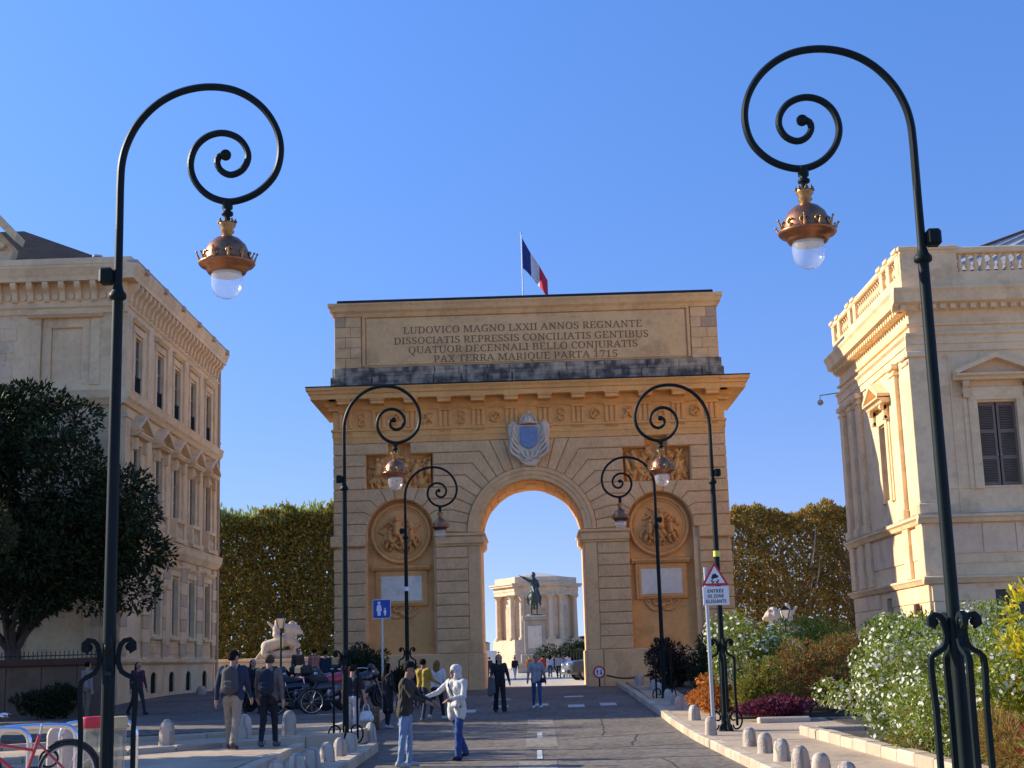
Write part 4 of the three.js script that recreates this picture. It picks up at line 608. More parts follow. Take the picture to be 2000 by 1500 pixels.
  // low metal roof with raised seams
  const rf = new THREE.BufferGeometry(); { const a = [0.6, 14.6, -0.6], b = [13.8, 14.6, -0.6], c = [13.8, 14.6, -L], d = [0.6, 14.6, -L], e = [6.0, 17.2, -5], f = [10, 17.2, -5], t = []; const q = (...p) => { for (let i = 1; i < p.length - 1; i++) t.push(...p[0], ...p[i], ...p[i + 1]); }; q(a, b, f, e); q(d, a, e); q(b, c, f); q(c, d, e, f); rf.setAttribute('position', new THREE.Float32BufferAttribute(t, 3)); rf.computeVertexNormals(); }
  const rr = mesh('metal_roof', rf, M.zinc, B);
  for (let i = 0; i < 12; i++) { const x = 1.6 + i, x2 = lerp(6.0, 10, clamp((x - 0.6) / 13.2, 0, 1)); mesh('roof_seam', bar([x, 14.63, -0.62], [x2, 17.22, -4.98], 0.03, 5), M.zinc, rr); }
  mesh('roof_ridge', [bar([6.0, 17.2, -5], [10, 17.2, -5], 0.09, 6), bar([0.6, 14.62, -0.6], [6.0, 17.2, -5], 0.07, 6)], M.rust, B);
}
// ---------------------------------------------------------------- street lamps with a spiral arm and hanging lantern
{
  const curve = [[-0.001, 6.745], [0.009, 6.969], [0.053, 7.165], [0.166, 7.398], [0.367, 7.613], [0.609, 7.742], [0.906, 7.789], [1.204, 7.733], [1.465, 7.552], [1.627, 7.297], [1.671, 7.052], [1.613, 6.802], [1.454, 6.623], [1.268, 6.535], [1.113, 6.518], [0.921, 6.591], [0.780, 6.747], [0.729, 6.933], [0.780, 7.123], [0.902, 7.237], [1.063, 7.271], [1.225, 7.209], [1.317, 7.082], [1.329, 6.969], [1.265, 6.853], [1.148, 6.807], [1.046, 6.861], [1.007, 6.957], [1.044, 7.029], [1.092, 7.027]];
  const Y0 = 0.13; // pavement height where the curve was taken
  function lamp(label, x, y, D, side, o = {}) {
    const t = thing('street_lamp', label, 'street lamp', [x, y, -D], side > 0 ? 0 : Math.PI, 'scroll armed street lamps along the road');
    const m = (n, g, mt, p = t) => mesh(n, g, mt, p), yy = (v) => v - Y0;
    m('pole', [cyl(0.07, 0.056, 0, yy(5.56), 0, 0, 8)], M.iron);
    m('upper_pole', cyl(0.045, 0.042, yy(5.5), yy(6.3), 0, 0, 8), M.iron);
    m('collar', [lathe([[0.06, 0], [0.09, 0.02], [0.09, 0.06], [0.06, 0.1], [0.045, 0.16]].map(([a, b]) => [a, b + yy(5.5)]), 12)], M.iron);
    // arm: a bar of near-square section that tapers towards the eye
    const pts = [[0, 6.25], [-0.001, 6.5], ...curve].map(([a, b]) => V(a, yy(b), 0)), c = new THREE.CatmullRomCurve3(pts, false, 'centripetal'), N = 170, P = [], ring = [];
    for (let i = 0; i <= N; i++) { const u = i / N, p = c.getPointAt(u), d = c.getTangentAt(u), n = V(-d.y, d.x, 0), r = lerp(0.041, 0.035, u), q = []; for (let k = 0; k < 8; k++) { const a = (k + 0.5) / 8 * Math.PI * 2; q.push(p.clone().addScaledVector(n, Math.cos(a) * r).add(V(0, 0, Math.sin(a) * r))); } ring.push(q); }
    for (let i = 0; i < N; i++) for (let k = 0; k < 8; k++) { const a = ring[i][k], b = ring[i][(k + 1) % 8], e = ring[i + 1][(k + 1) % 8], f = ring[i + 1][k]; for (const v of [a, b, e, a, e, f]) P.push(v.x, v.y, v.z); }
    const g = new THREE.BufferGeometry(); g.setAttribute('position', new THREE.Float32BufferAttribute(P, 3)); g.computeVertexNormals();
    m('spiral_arm', [g, at(new THREE.SphereGeometry(0.06, 12, 10), 1.095, yy(7.027), 0)], M.iron);
    m('junction_box', cbox(-0.19, -0.045, yy(5.67), yy(5.84), -0.07, 0.07, 0.025), M.iron);
    const lx = 1.12;
    m('hanger', [lathe([[0.055, 0.03], [0.055, -0.06], [0.03, -0.08], [0.06, -0.1], [0.06, -0.13], [0.025, -0.15], [0.045, -0.18], [0.02, -0.21], [0.03, -0.24]].map(([a, b]) => [a, b + yy(6.5)]), 10, lx)], M.iron);
    const top = m('lantern_finial', [lathe([[0.0, 0], [0.06, 0], [0.045, 0.03], [0.075, 0.06], [0.06, 0.09], [0.09, 0.13], [0.08, 0.16]].map(([a, b]) => [a, b + yy(6.13)]), 12, lx)], M.gold);
    for (let i = 0; i < 8; i++) { const a = i / 8 * 6.283; m('crown_point', at(new THREE.ConeGeometry(0.022, 0.05, 5), lx + 0.085 * Math.cos(a), yy(6.31), 0.085 * Math.sin(a)), M.gold, top); }
    const dome = m('dome', [lathe([[0.0, 6.14], [0.07, 6.14], [0.13, 6.11], [0.19, 6.05], [0.225, 5.97], [0.24, 5.88]].map(([a, b]) => [a, yy(b)]), 24, lx)], M.copper);
    for (let i = 0; i < 10; i++) { const a = i / 10 * 6.283, q = new THREE.TorusGeometry(0.034, 0.011, 5, 10, 5); m('dome_scroll', at(q, lx + 0.238 * Math.cos(a), yy(5.93), 0.238 * Math.sin(a), 0, -a + Math.PI / 2, 0.6), M.gold, dome); }
    m('brim', [lathe([[0.235, 5.89], [0.285, 5.865], [0.29, 5.845], [0.27, 5.82], [0.225, 5.805], [0.205, 5.77], [0.19, 5.745], [0.165, 5.745], [0.165, 5.78], [0.2, 5.82]].map(([a, b]) => [a, yy(b)]), 28, lx)], M.copper);
    for (let i = 0; i < 12; i++) { const a = (i + 0.5) / 12 * 6.283, ca = Math.cos(a), sa = Math.sin(a), r0 = 0.272; m('rim_crest', [bar([lx + r0 * ca, yy(5.86), r0 * sa], [lx + (r0 + 0.035) * ca, yy(5.925 + 0.035 * (i % 2)), (r0 + 0.035) * sa], 0.017, 5, 0.006), at(new THREE.SphereGeometry(0.013, 6, 5), lx + (r0 + 0.035) * ca, yy(5.925 + 0.035 * (i % 2)), (r0 + 0.035) * sa)], M.gold); }
    m('reflector', lathe([[0.155, 5.78], [0.15, 5.72], [0.0, 5.75]].map(([a, b]) => [a, yy(b)]), 20, lx), M.lampInner);
    m('glass_globe', lathe([[0.158, 5.77], [0.164, 5.69], [0.16, 5.62], [0.142, 5.555], [0.105, 5.51], [0.06, 5.488], [0.0, 5.482]].map(([a, b]) => [a, yy(b)]), 24, lx), M.globe);
    // four scrolled straps round the foot
    for (let k = 0; k < 4; k++) {
      const M4 = new THREE.Matrix4().makeRotationY(k * Math.PI / 2 + (o.twist ?? 0)), s = new THREE.Shape(), w = 0.024;
      const line = [[0.25, 0.1], [0.245, 1.0], [0.245, 1.56], [0.2, 1.585], [0.125, 1.63], [0.092, 1.72], [0.092, 1.82], [0.115, 1.9], [0.165, 1.94], [0.215, 1.925], [0.238, 1.88], [0.225, 1.835], [0.19, 1.83]];
      const P3 = []; const cv = new THREE.CatmullRomCurve3(line.map(([a, b]) => V(a, b, 0)), false, 'centripetal', 0.5), n2 = 40, A = [], Bq = [];
      for (let i = 0; i <= n2; i++) { const u = i / n2, p = cv.getPointAt(u), d = cv.getTangentAt(u), ww = u > 0.9 ? w * 1.25 : w; A.push(V(p.x - d.y * ww, p.y + d.x * ww, 0)); Bq.push(V(p.x + d.y * ww, p.y - d.x * ww, 0)); }
      const quad = (a, b, c2, d2) => P3.push(...a, ...b, ...c2, ...a, ...c2, ...d2), z = 0.028;
      for (let i = 0; i < n2; i++) { const a = A[i], b = A[i + 1], c2 = Bq[i], d2 = Bq[i + 1]; quad([a.x, a.y, z], [c2.x, c2.y, z], [d2.x, d2.y, z], [b.x, b.y, z]); quad([a.x, a.y, -z], [b.x, b.y, -z], [d2.x, d2.y, -z], [c2.x, c2.y, -z]); quad([a.x, a.y, -z], [a.x, a.y, z], [b.x, b.y, z], [b.x, b.y, -z]); quad([c2.x, c2.y, z], [c2.x, c2.y, -z], [d2.x, d2.y, -z], [d2.x, d2.y, z]); }
      const gg = new THREE.BufferGeometry(); gg.setAttribute('position', new THREE.Float32BufferAttribute(P3, 3)); gg.computeVertexNormals();
      const gs = [ni(gg), at(new THREE.SphereGeometry(0.042, 8, 6), 0.193, 1.868, 0), cbox(0.05, 0.1, 1.72, 1.78, -0.02, 0.02), tube([[0.25, 0.12, 0], [0.3, 0.03, 0], [0.4, 0.06, 0], [0.46, 0.2, 0], [0.42, 0.35, 0], [0.3, 0.4, 0], [0.22, 0.32, 0], [0.24, 0.22, 0], [0.31, 0.22, 0]].map(([a, b, c2]) => [a - 0.1, b, c2]), 0.02, 6, 40)];
      m('foot_strap', gs.map((q) => { q.applyMatrix4(M4); return q; }), M.iron);
    }
    m('foot_plate', lathe([[0, 0.14], [0.11, 0.14], [0.13, 0.1], [0.15, 0.04], [0.17, 0.0]], 12), M.iron);
    if (o.band) m('pole_band', cyl(0.075, 0.074, o.band[0], o.band[0] + 0.13, 0, 0, 12), o.band[1]);
    return t;
  }
  const yel = mat(0.75, 0.68, 0.08, { rough: 0.6 });
  lamp('nearest scroll lamp on the left, in front of the red bicycle', -4.17, 0.3 - 0.17, 14.2, 1, { twist: 0.25 });
  lamp('nearest scroll lamp on the right, rising out of the flower bed edge', 3.95, 0.13, 13.75, -1, { twist: 0.12 });
  lamp('middle scroll lamp on the left, beside the low dome bollards', -4.05, 0.13, 31, 1, { twist: 0.1 });
  lamp('middle scroll lamp on the right with a yellow band, behind the triangular sign', 4.08, 0.15, 32, -1, { twist: 0.1, band: [3.75, yel] });
  lamp('farthest scroll lamp on the left, before the pier with the marble plaque', -4.05, 0.33, 46, 1, { twist: 0.1, band: [3.72, M.signWhite] });
  lamp('farthest scroll lamp on the right, before the dark shrubs and the arch pier', 3.95, 0.4, 45.5, -1, { twist: 0.1 });
}

// ---------------------------------------------------------------- stone bollards
{
  const shapeOf = (h, r0, r1, seed) => { const g = new THREE.LatheGeometry([[0, -0.1], [r0 * 1.02, -0.1], [r0, 0.02], [lerp(r0, r1, 0.5), h * 0.35], [r1, h * 0.58], [r1 * 0.93, h * 0.74], [r1 * 0.75, h * 0.88], [r1 * 0.45, h * 0.97], [r1 * 0.2, h * 0.995], [0.001, h]].map((p) => new THREE.Vector2(...p)), 16), p = g.attributes.position, q = mulberry(seed); const a = q() * 9, b = q() * 9; for (let i = 0; i < p.count; i++) { const x = p.getX(i), y = p.getY(i), z = p.getZ(i), k = 1 + 0.035 * Math.sin(7 * y + a + 3 * Math.atan2(z, x)) + 0.02 * Math.sin(13 * y + b); p.setX(i, x * k); p.setZ(i, z * k); } g.computeVertexNormals(); return g; };
  const put = (label, x, y, D, h, r, seed, group) => { const o = mesh('stone_bollard', shapeOf(h, r, r * 0.92, seed), M.bollard[seed % 2]); o.position.set(x, y, -D); o.rotation.y = seed; tag(o, label, 'bollard', group); };
  const gr = 'low domed bollards along the right kerb', gl = 'low domed bollards on the left kerb';
  const far = [[4.02, 50.0], [4.02, 48.2], [4.0, 46.6], [3.95, 44.1], [3.92, 42.2], [3.92, 40.4]];
  const ord = ['first', 'second', 'third', 'fourth', 'fifth', 'sixth'];
  far.forEach(([x, D], i) => put(`small pale domed bollard on the right kerb, ${ord[i]} counting from the arch`, x - 0.03, groundY(D) + 0.12, D, 0.36, 0.115, 3 + i, gr));
  put('pale domed bollard on the right kerb just behind the triangular sign post', 3.85, groundY(36.2) + 0.12, 36.2, 0.38, 0.15, 12, gr);
  put('pale domed bollard touching the foot of the triangular sign post', 3.58, 0.12, 30.6, 0.4, 0.13, 13, gr);
  [[3.8, 26.6], [3.78, 24.7], [3.74, 22.8], [3.7, 21.0], [3.68, 19.4], [3.66, 17.7]].forEach(([x, D], i) => put(`stone bollard in the near row on the right pavement, ${ord[i]} from the arch end`, x, 0.12, D, 0.35, 0.135, 20 + i, gr));
  [[-3.58, 28.4], [-3.6, 26.9], [-3.62, 25.4], [-3.64, 23.9], [-3.66, 22.4], [-3.68, 20.9]].forEach(([x, D], i) => put(`low stone bollard on the left lower kerb, ${ord[i]} from the arch end`, x - 0.02, 0.14, D, 0.34, 0.135, 30 + i, gl));
  put('tall stone bollard on the left step beside the near lamp', -7.05, 0.36, 27.9, 0.5, 0.15, 41);
  put('tall stone bollard behind the legs of the man in navy', -5.95, 0.36, 29.8, 0.5, 0.15, 42);
  put('tall stone bollard beside the person with the dark backpack', -5.2, 0.36, 30.7, 0.52, 0.155, 43);
  put('tall stone bollard right of the middle left lamp', -3.75, 0.0, 33.0, 0.5, 0.13, 44);
  put('pale stone guard post at the palace corner, left of two', -13.2, 0.55, 57.5, 0.62, 0.22, 45);
  put('brownish stone guard post at the palace corner, right of two', -12.6, 0.55, 57.9, 0.6, 0.24, 46);
  put('squat stone bollard in the shade under the right arch pier', 3.75, groundY(53) + 0.1, 53, 0.45, 0.2, 47);
}

// ---------------------------------------------------------------- signs
{
  const font = await new FontLoader().loadAsync('fonts/droid/droid_sans_bold.typeface.json');
  const t = thing('warning_sign', 'triangular slippery road sign with a white text plate on a grey post', 'road sign', [3.72, 0.21, -31.2]); t.scale.setScalar(0.95);
  mesh('post', cyl(0.045, 0.045, -0.1, 3.6, 0, -0.05, 12), M.steel, t);
  const tri = (r) => [0, 1, 2].map((i) => { const a = Math.PI / 2 + i * 2 * Math.PI / 3; return [r * Math.cos(a), r * Math.sin(a)]; });
  const rounded = (p, k) => { const s = new THREE.Shape(), n = p.length; for (let i = 0; i < n; i++) { const a = p[(i + n - 1) % n], b = p[i], c = p[(i + 1) % n], u = [lerp(b[0], a[0], k), lerp(b[1], a[1], k)], w = [lerp(b[0], c[0], k), lerp(b[1], c[1], k)]; i ? s.lineTo(...u) : s.moveTo(...u); s.quadraticCurveTo(b[0], b[1], ...w); } s.closePath(); return s; };
  const cx = 0.2, cy = 3.36, q = mesh('triangle_plate', at(extr(rounded(tri(0.355), 0.07), 0.02), cx, cy, 0), M.signRed, t);
  mesh('white_field', at(extr(rounded(tri(0.26), 0.05), 0.004), cx, cy, 0.02), M.signWhite, q);
  const car = new THREE.Shape(); [[-0.07, 0.0], [-0.08, 0.045], [-0.05, 0.06], [-0.035, 0.1], [0.045, 0.1], [0.06, 0.06], [0.085, 0.045], [0.08, 0.0]].forEach(([a, b], i) => i ? car.lineTo(a, b) : car.moveTo(a, b));
  mesh('car_symbol', [at(extr(car, 0.004), cx, cy - 0.02, 0.0245, 0, 0, 0.25), ...[-1, 1].map((s) => tube([[cx + s * 0.05, cy - 0.05, 0.026], [cx + s * 0.09, cy - 0.08, 0.026], [cx + s * 0.02, cy - 0.1, 0.026], [cx + s * 0.07, cy - 0.125, 0.026]], 0.01, 5))], M.black, q);
  const pl = mesh('text_plate', cbox(-0.09, 0.5, 2.68, 3.1, 0, 0.02, 0.008), M.signWhite, t);
  [['ENTRÉE', 2.96, 0.36], ['DE ZONE', 2.845, 0.36], ['GLISSANTE', 2.73, 0.46]].forEach(([s, y, w]) => { const g = new TextGeometry(s, { font, size: 0.075, depth: 0.003, curveSegments: 3 }); g.computeBoundingBox(); const b = g.boundingBox, k = w / (b.max.x - b.min.x); g.applyMatrix4(T(-(b.min.x + b.max.x) / 2, 0, 0)); g.applyMatrix4(new THREE.Matrix4().makeScale(k, 1, 1)); mesh('plate_lettering', at(g, 0.2, y, 0.021), M.black, pl); });
  // the plate hangs right under the triangle
  pl.position.y = 0.06;

  const b = thing('pedestrian_sign', 'square blue sign with a white adult and child on a grey post', 'road sign', [-4.63, 0.3, -44]);
  mesh('post', cyl(0.035, 0.035, 0.2, 3.0, 0, -0.04, 10), M.steel, b);
  const sq = mesh('blue_plate', [cbox(-0.26, 0.26, 2.86, 3.4, 0, 0.02, 0.008)], M.signBlue, b);
  mesh('white_border', [cbox(-0.275, 0.275, 2.845, 3.415, -0.008, 0.008)], M.signWhite, sq);
  const fig = (x, y, s) => [at(new THREE.CylinderGeometry(0.04 * s, 0.04 * s, 0.006, 12), x, y + 0.33 * s, 0.024, Math.PI / 2), at(poly([[-0.05, 0.28], [0.05, 0.28], [0.075, 0.12], [0.045, 0.12], [0.04, 0], [-0.04, 0], [-0.045, 0.12], [-0.075, 0.12]].map(([a, c]) => [a * s, c * s]), 0.006), x, y, 0.02)];
  mesh('adult_symbol', fig(-0.08, 2.93, 1.15), M.signWhite, sq); mesh('child_symbol', fig(0.1, 2.93, 0.62), M.signWhite, sq);

  const r = thing('round_sign', 'small round red rimmed sign on a short dark post at the arch base', 'road sign', [2.42, 0.7, -56.2]);
  mesh('post', cyl(0.03, 0.03, 0, 0.4, 0, -0.03, 8), M.iron, r);
  const d = mesh('red_disc', at(new THREE.CylinderGeometry(0.24, 0.24, 0.02, 28), 0, 0.55, 0, Math.PI / 2), M.signRed, r);
  mesh('white_disc', at(new THREE.CylinderGeometry(0.175, 0.175, 0.006, 28), 0, 0.55, 0.013, Math.PI / 2), M.signWhite, d);
  mesh('up_arrow', at(poly([[-0.09, -0.1], [-0.05, -0.1], [-0.05, 0.02], [-0.02, 0.02], [-0.07, 0.11], [-0.12, 0.02], [-0.09, 0.02]], 0.004), 0, 0.55, 0.016), M.signRed, d);
  mesh('down_arrow', at(poly([[0.05, 0.1], [0.09, 0.1], [0.09, -0.02], [0.12, -0.02], [0.07, -0.11], [0.02, -0.02], [0.05, -0.02]], 0.004), 0, 0.55, 0.016), M.black, d);
  const rail = mesh('low_rail', tube([[2.7, 1.12, -56.3], [3.3, 1.0, -56.2], [4.1, 1.05, -56.2], [4.4, 1.12, -56.2]], 0.04, 6), M.rust); tag(rail, 'low rusty rail beside the round sign at the arch foot', 'rail');
}
// ---------------------------------------------------------------- plants
const leafMat = (rough = 0.7, tr = 0.25) => new THREE.MeshPhysicalMaterial({ vertexColors: true, roughness: rough, specularIntensity: 0.35, side: THREE.DoubleSide, transmission: tr, thickness: 0 });
const LEAF = leafMat(0.75, 0.45), LEAFG = leafMat(0.6, 0), PETAL = leafMat(0.8, 0.2);
// n leaves; where(r) -> [x, y, z, nx, ny, nz]; cols: list of [r, g, b]
function leaves(n, seed, where, len, wid, cols, up = 0.2) {
  const r = mulberry(seed), P = new Float32Array(n * 18), N = new Float32Array(n * 18), C = new Float32Array(n * 18), a = V(0, 0, 0), b = V(0, 0, 0), c = V(0, 0, 0);
  for (let i = 0; i < n; i++) {
    const [x, y, z, nx, ny, nz] = where(r);
    a.set(nx + (r() - 0.5) * 1.6, ny + (r() - 0.5) * 1.6 + up, nz + (r() - 0.5) * 1.6).normalize(); // along the leaf
    b.set(r() - 0.5, r() - 0.5, r() - 0.5).cross(a).normalize(); c.crossVectors(a, b);
    const l = len * (0.45 + 1.1 * r()), w = wid * (0.6 + 0.8 * r()) * 0.5, f = w * 0.5, q = cols[Math.floor(r() * cols.length)], t = 0.75 + 0.5 * r();
    const p0 = [x, y, z], p1 = [x + a.x * l * 0.5 + b.x * w + c.x * f, y + a.y * l * 0.5 + b.y * w + c.y * f, z + a.z * l * 0.5 + b.z * w + c.z * f], p2 = [x + a.x * l, y + a.y * l, z + a.z * l], p3 = [x + a.x * l * 0.5 - b.x * w + c.x * f, y + a.y * l * 0.5 - b.y * w + c.y * f, z + a.z * l * 0.5 - b.z * w + c.z * f];
    const o = i * 18; P.set([...p0, ...p2, ...p1, ...p0, ...p3, ...p2], o);
    for (let k = 0; k < 6; k++) { const s = k < 3 ? -1 : 1, g = c, e = b; N.set([g.x + s * 0.45 * e.x, g.y + s * 0.45 * e.y, g.z + s * 0.45 * e.z], o + k * 3); C.set([q[0] * t, q[1] * t, q[2] * t], o + k * 3); }
  }
  const g = new THREE.BufferGeometry(); g.setAttribute('position', new THREE.BufferAttribute(P, 3)); g.setAttribute('normal', new THREE.BufferAttribute(N, 3)); g.setAttribute('color', new THREE.BufferAttribute(C, 3)); return ni(g);
}
function inClumps(list, shell = 0.55) { // list of [x, y, z, rx, ry, rz]
  const w = list.map((c) => c[3] * c[4] + c[4] * c[5] + c[3] * c[5]), tot = w.reduce((a, b) => a + b, 0);
  return (r) => { let k = r() * tot, i = 0; while (i < w.length - 1 && (k -= w[i]) > 0) i++; const c = list[i]; const u = r() * 2 - 1, t = r() * 6.283, s = Math.sqrt(1 - u * u), q = shell + (1 - shell) * Math.sqrt(r()), x = s * Math.cos(t), z = s * Math.sin(t); return [c[0] + x * q * c[3], c[1] + u * q * c[4], c[2] + z * q * c[5], x, u, z]; };
}
function leafMesh(name, g, m, parent) { const o = new THREE.Mesh(g, m); o.castShadow = o.receiveShadow = true; o.name = parent === scene ? numbered(name) : name; parent.add(o); return o; }
function clumpSet(seed, cx, cy, cz, rx, ry, rz, n, k = 0.34) { const r = mulberry(seed), L = []; for (let i = 0; i < n; i++) { const u = r() * 2 - 1, t = r() * 6.283, s = Math.sqrt(1 - u * u), q = 0.35 + 0.55 * r(); const e = k * (0.6 + 0.7 * r()); L.push([cx + s * Math.cos(t) * q * rx, cy + u * q * ry, cz + s * Math.sin(t) * q * rz, rx * e, ry * e, rz * e]); } return L; }
const GR = { magnolia: [[0.02, 0.035, 0.01], [0.032, 0.051, 0.014], [0.025, 0.043, 0.015], [0.056, 0.066, 0.021], [0.04, 0.031, 0.01]], plane: [[0.271, 0.215, 0.035], [0.352, 0.252, 0.044], [0.231, 0.225, 0.035], [0.407, 0.239, 0.053], [0.19, 0.189, 0.035]], planeBrown: [[0.428, 0.252, 0.061], [0.347, 0.252, 0.061], [0.48, 0.324, 0.076], [0.32, 0.177, 0.047], [0.266, 0.266, 0.054]], green: [[0.225, 0.29, 0.036], [0.3, 0.348, 0.054], [0.15, 0.217, 0.03], [0.375, 0.377, 0.06]], dark: [[0.028, 0.046, 0.015], [0.042, 0.065, 0.018], [0.056, 0.065, 0.02]], sunTopGreen: [[0.38, 0.433, 0.105], [0.475, 0.456, 0.09], [0.333, 0.41, 0.12]], rust: [[0.354, 0.185, 0.04], [0.247, 0.185, 0.04], [0.177, 0.204, 0.04], [0.389, 0.13, 0.033]], yellow: [[0.715, 0.585, 0.03], [0.585, 0.546, 0.04], [0.39, 0.442, 0.04], [0.78, 0.546, 0.03]], orange: [[0.68, 0.259, 0.04], [0.6, 0.194, 0.03], [0.24, 0.182, 0.03], [0.504, 0.156, 0.03]], purple: [[0.191, 0.025, 0.069], [0.263, 0.038, 0.092], [0.132, 0.018, 0.046], [0.146, 0.05, 0.046]], brown: [[0.422, 0.218, 0.055], [0.346, 0.202, 0.05], [0.499, 0.286, 0.077], [0.23, 0.168, 0.044]], red: [[0.4, 0.03, 0.03], [0.3, 0.05, 0.03], [0.12, 0.1, 0.03]], white: [[0.78, 0.77, 0.66], [0.72, 0.72, 0.6], [0.8, 0.78, 0.7]] };  // the top green is lightened to paint sun on the plane tree tops
function limbs(list, parent, m, name = 'limb') { for (const [pts, r0, r1] of list) { const c = new THREE.CatmullRomCurve3(pts.map((p) => V(...p))), n = 8, P = []; const rings = []; for (let i = 0; i <= n; i++) { const u = i / n, p = c.getPoint(u), d = c.getTangent(u), a = V(1, 0.13, 0.07).cross(d).normalize(), b = d.clone().cross(a), r = lerp(r0, r1, u), q = []; for (let k = 0; k < 8; k++) { const t = k / 8 * 6.283, w = r * (1 + 0.1 * Math.sin(3 * t + 9 * u)); q.push(p.clone().addScaledVector(a, Math.cos(t) * w).addScaledVector(b, Math.sin(t) * w)); } rings.push(q); } for (let i = 0; i < n; i++) for (let k = 0; k < 8; k++) { const A = rings[i][k], B = rings[i][(k + 1) % 8], C = rings[i + 1][(k + 1) % 8], D = rings[i + 1][k]; for (const v of [A, B, C, A, C, D]) P.push(v.x, v.y, v.z); } const g = new THREE.BufferGeometry(); g.setAttribute('position', new THREE.Float32BufferAttribute(P, 3)); g.computeVertexNormals(); mesh(name, g, m, parent); } }

{ // glossy evergreen on the left
  const t = thing('magnolia_tree', 'big dark glossy evergreen tree behind the railing on the left', 'tree', [-17.05, 0.45, -47.3]);
  limbs([[[[0, 0, 0], [0.05, 1.2, 0], [0, 2.1, 0]], 0.34, 0.27]], t, M.bark, 'trunk');
  limbs([[[[0, 2, 0], [0.6, 2.9, 0.1], [1.6, 3.6, 0.2], [2.8, 4.4, 0.2]], 0.17, 0.06], [[[0, 2, 0], [0.3, 3.2, -0.3], [0.9, 5, -0.4], [1.2, 7.5, -0.3]], 0.18, 0.05], [[[0, 2, 0], [-0.2, 3.3, 0.3], [-0.4, 5, 0.6], [0, 8, 0.5]], 0.17, 0.05], [[[0, 2, 0], [-0.8, 3, 0.2], [-1.8, 4, 0.4], [-2.6, 5.4, 0.4]], 0.15, 0.05], [[[0, 2.1, 0], [0.2, 3, 0.6], [0.8, 4, 1.3]], 0.12, 0.05]], t, M.bark);
  const L = [...clumpSet(201, 0.4, 7.0, 0, 3.9, 3.7, 3.0, 46, 0.3), ...clumpSet(202, 2.2, 5.6, 0.2, 2.9, 2.0, 2.0, 26, 0.3), [3.9, 3.9, 0.2, 1.0, 0.7, 0.9], [3.2, 4.4, 0.3, 1.2, 0.9, 1.0], [4.3, 5.3, 0.1, 0.7, 0.6, 0.7], [3.6, 7.2, 0, 0.9, 0.8, 0.8], [2.6, 3.7, 0.4, 1.1, 0.5, 0.9], [1.2, 3.9, 0.6, 1.2, 0.6, 1.1], [-0.4, 4.2, 0.5, 1.4, 0.6, 1.2], [0.4, 10.3, 0, 1.2, 0.7, 1], [1.7, 9.7, 0, 1.1, 0.7, 1], [-1.2, 10.1, 0, 1.2, 0.8, 1]];
  leafMesh('crown', leaves(44000, 203, inClumps(L, 0.45), 0.2, 0.1, GR.magnolia, 0.1), LEAFG, t);
}
{ // yellowish small tree cut by the left edge, and two more evergreens of the same row outside the frame whose shade lies on the pavement
  const t = thing('small_tree', 'olive yellow leaved small tree cut by the left edge of the view', 'tree', [-14.75, 0.5, -38]);
  limbs([[[[0, 0, 0], [0.1, 2, 0], [0, 4, 0]], 0.12, 0.08], [[[0, 3.2, 0], [0.3, 4.6, 0], [0.5, 5.6, 0.1]], 0.06, 0.03], [[[0, 3.4, 0], [-0.6, 4.6, 0.2], [-1.2, 5.4, 0.2]], 0.06, 0.03]], t, M.bark, 'trunk');
  leafMesh('crown', leaves(5000, 211, inClumps(clumpSet(212, -0.5, 5.0, 0, 1.4, 1.0, 1.2, 18, 0.4)), 0.13, 0.06, [[0.11, 0.085, 0.02], [0.09, 0.08, 0.02], [0.06, 0.06, 0.02]]), LEAF, t);
  const shade = (x, D, h, r, s, lab) => { const q = thing('evergreen_tree', lab, 'tree', [x, 0.3, -D]); limbs([[[[0, 0, 0], [0.1, 1.8, 0], [0, h * 0.7, 0]], 0.28, 0.1]], q, M.bark, 'trunk'); leafMesh('crown', leaves(7000, s, inClumps(clumpSet(s + 1, 0, h * 0.62, 0, r, h * 0.4, r, 34, 0.34), 0.4), 0.34, 0.17, GR.magnolia, 0.1), LEAFG, q); };
  shade(-18.6, 41, 9.4, 3.0, 221, 'tall evergreen tree in the palace forecourt, outside the left edge'); shade(-16, 33, 7.0, 2.6, 231, 'evergreen tree level with the bicycle racks, outside the left edge'); shade(-13.4, 25.5, 7.2, 2.3, 241, 'evergreen tree beside the near pavement, outside the left edge');
}
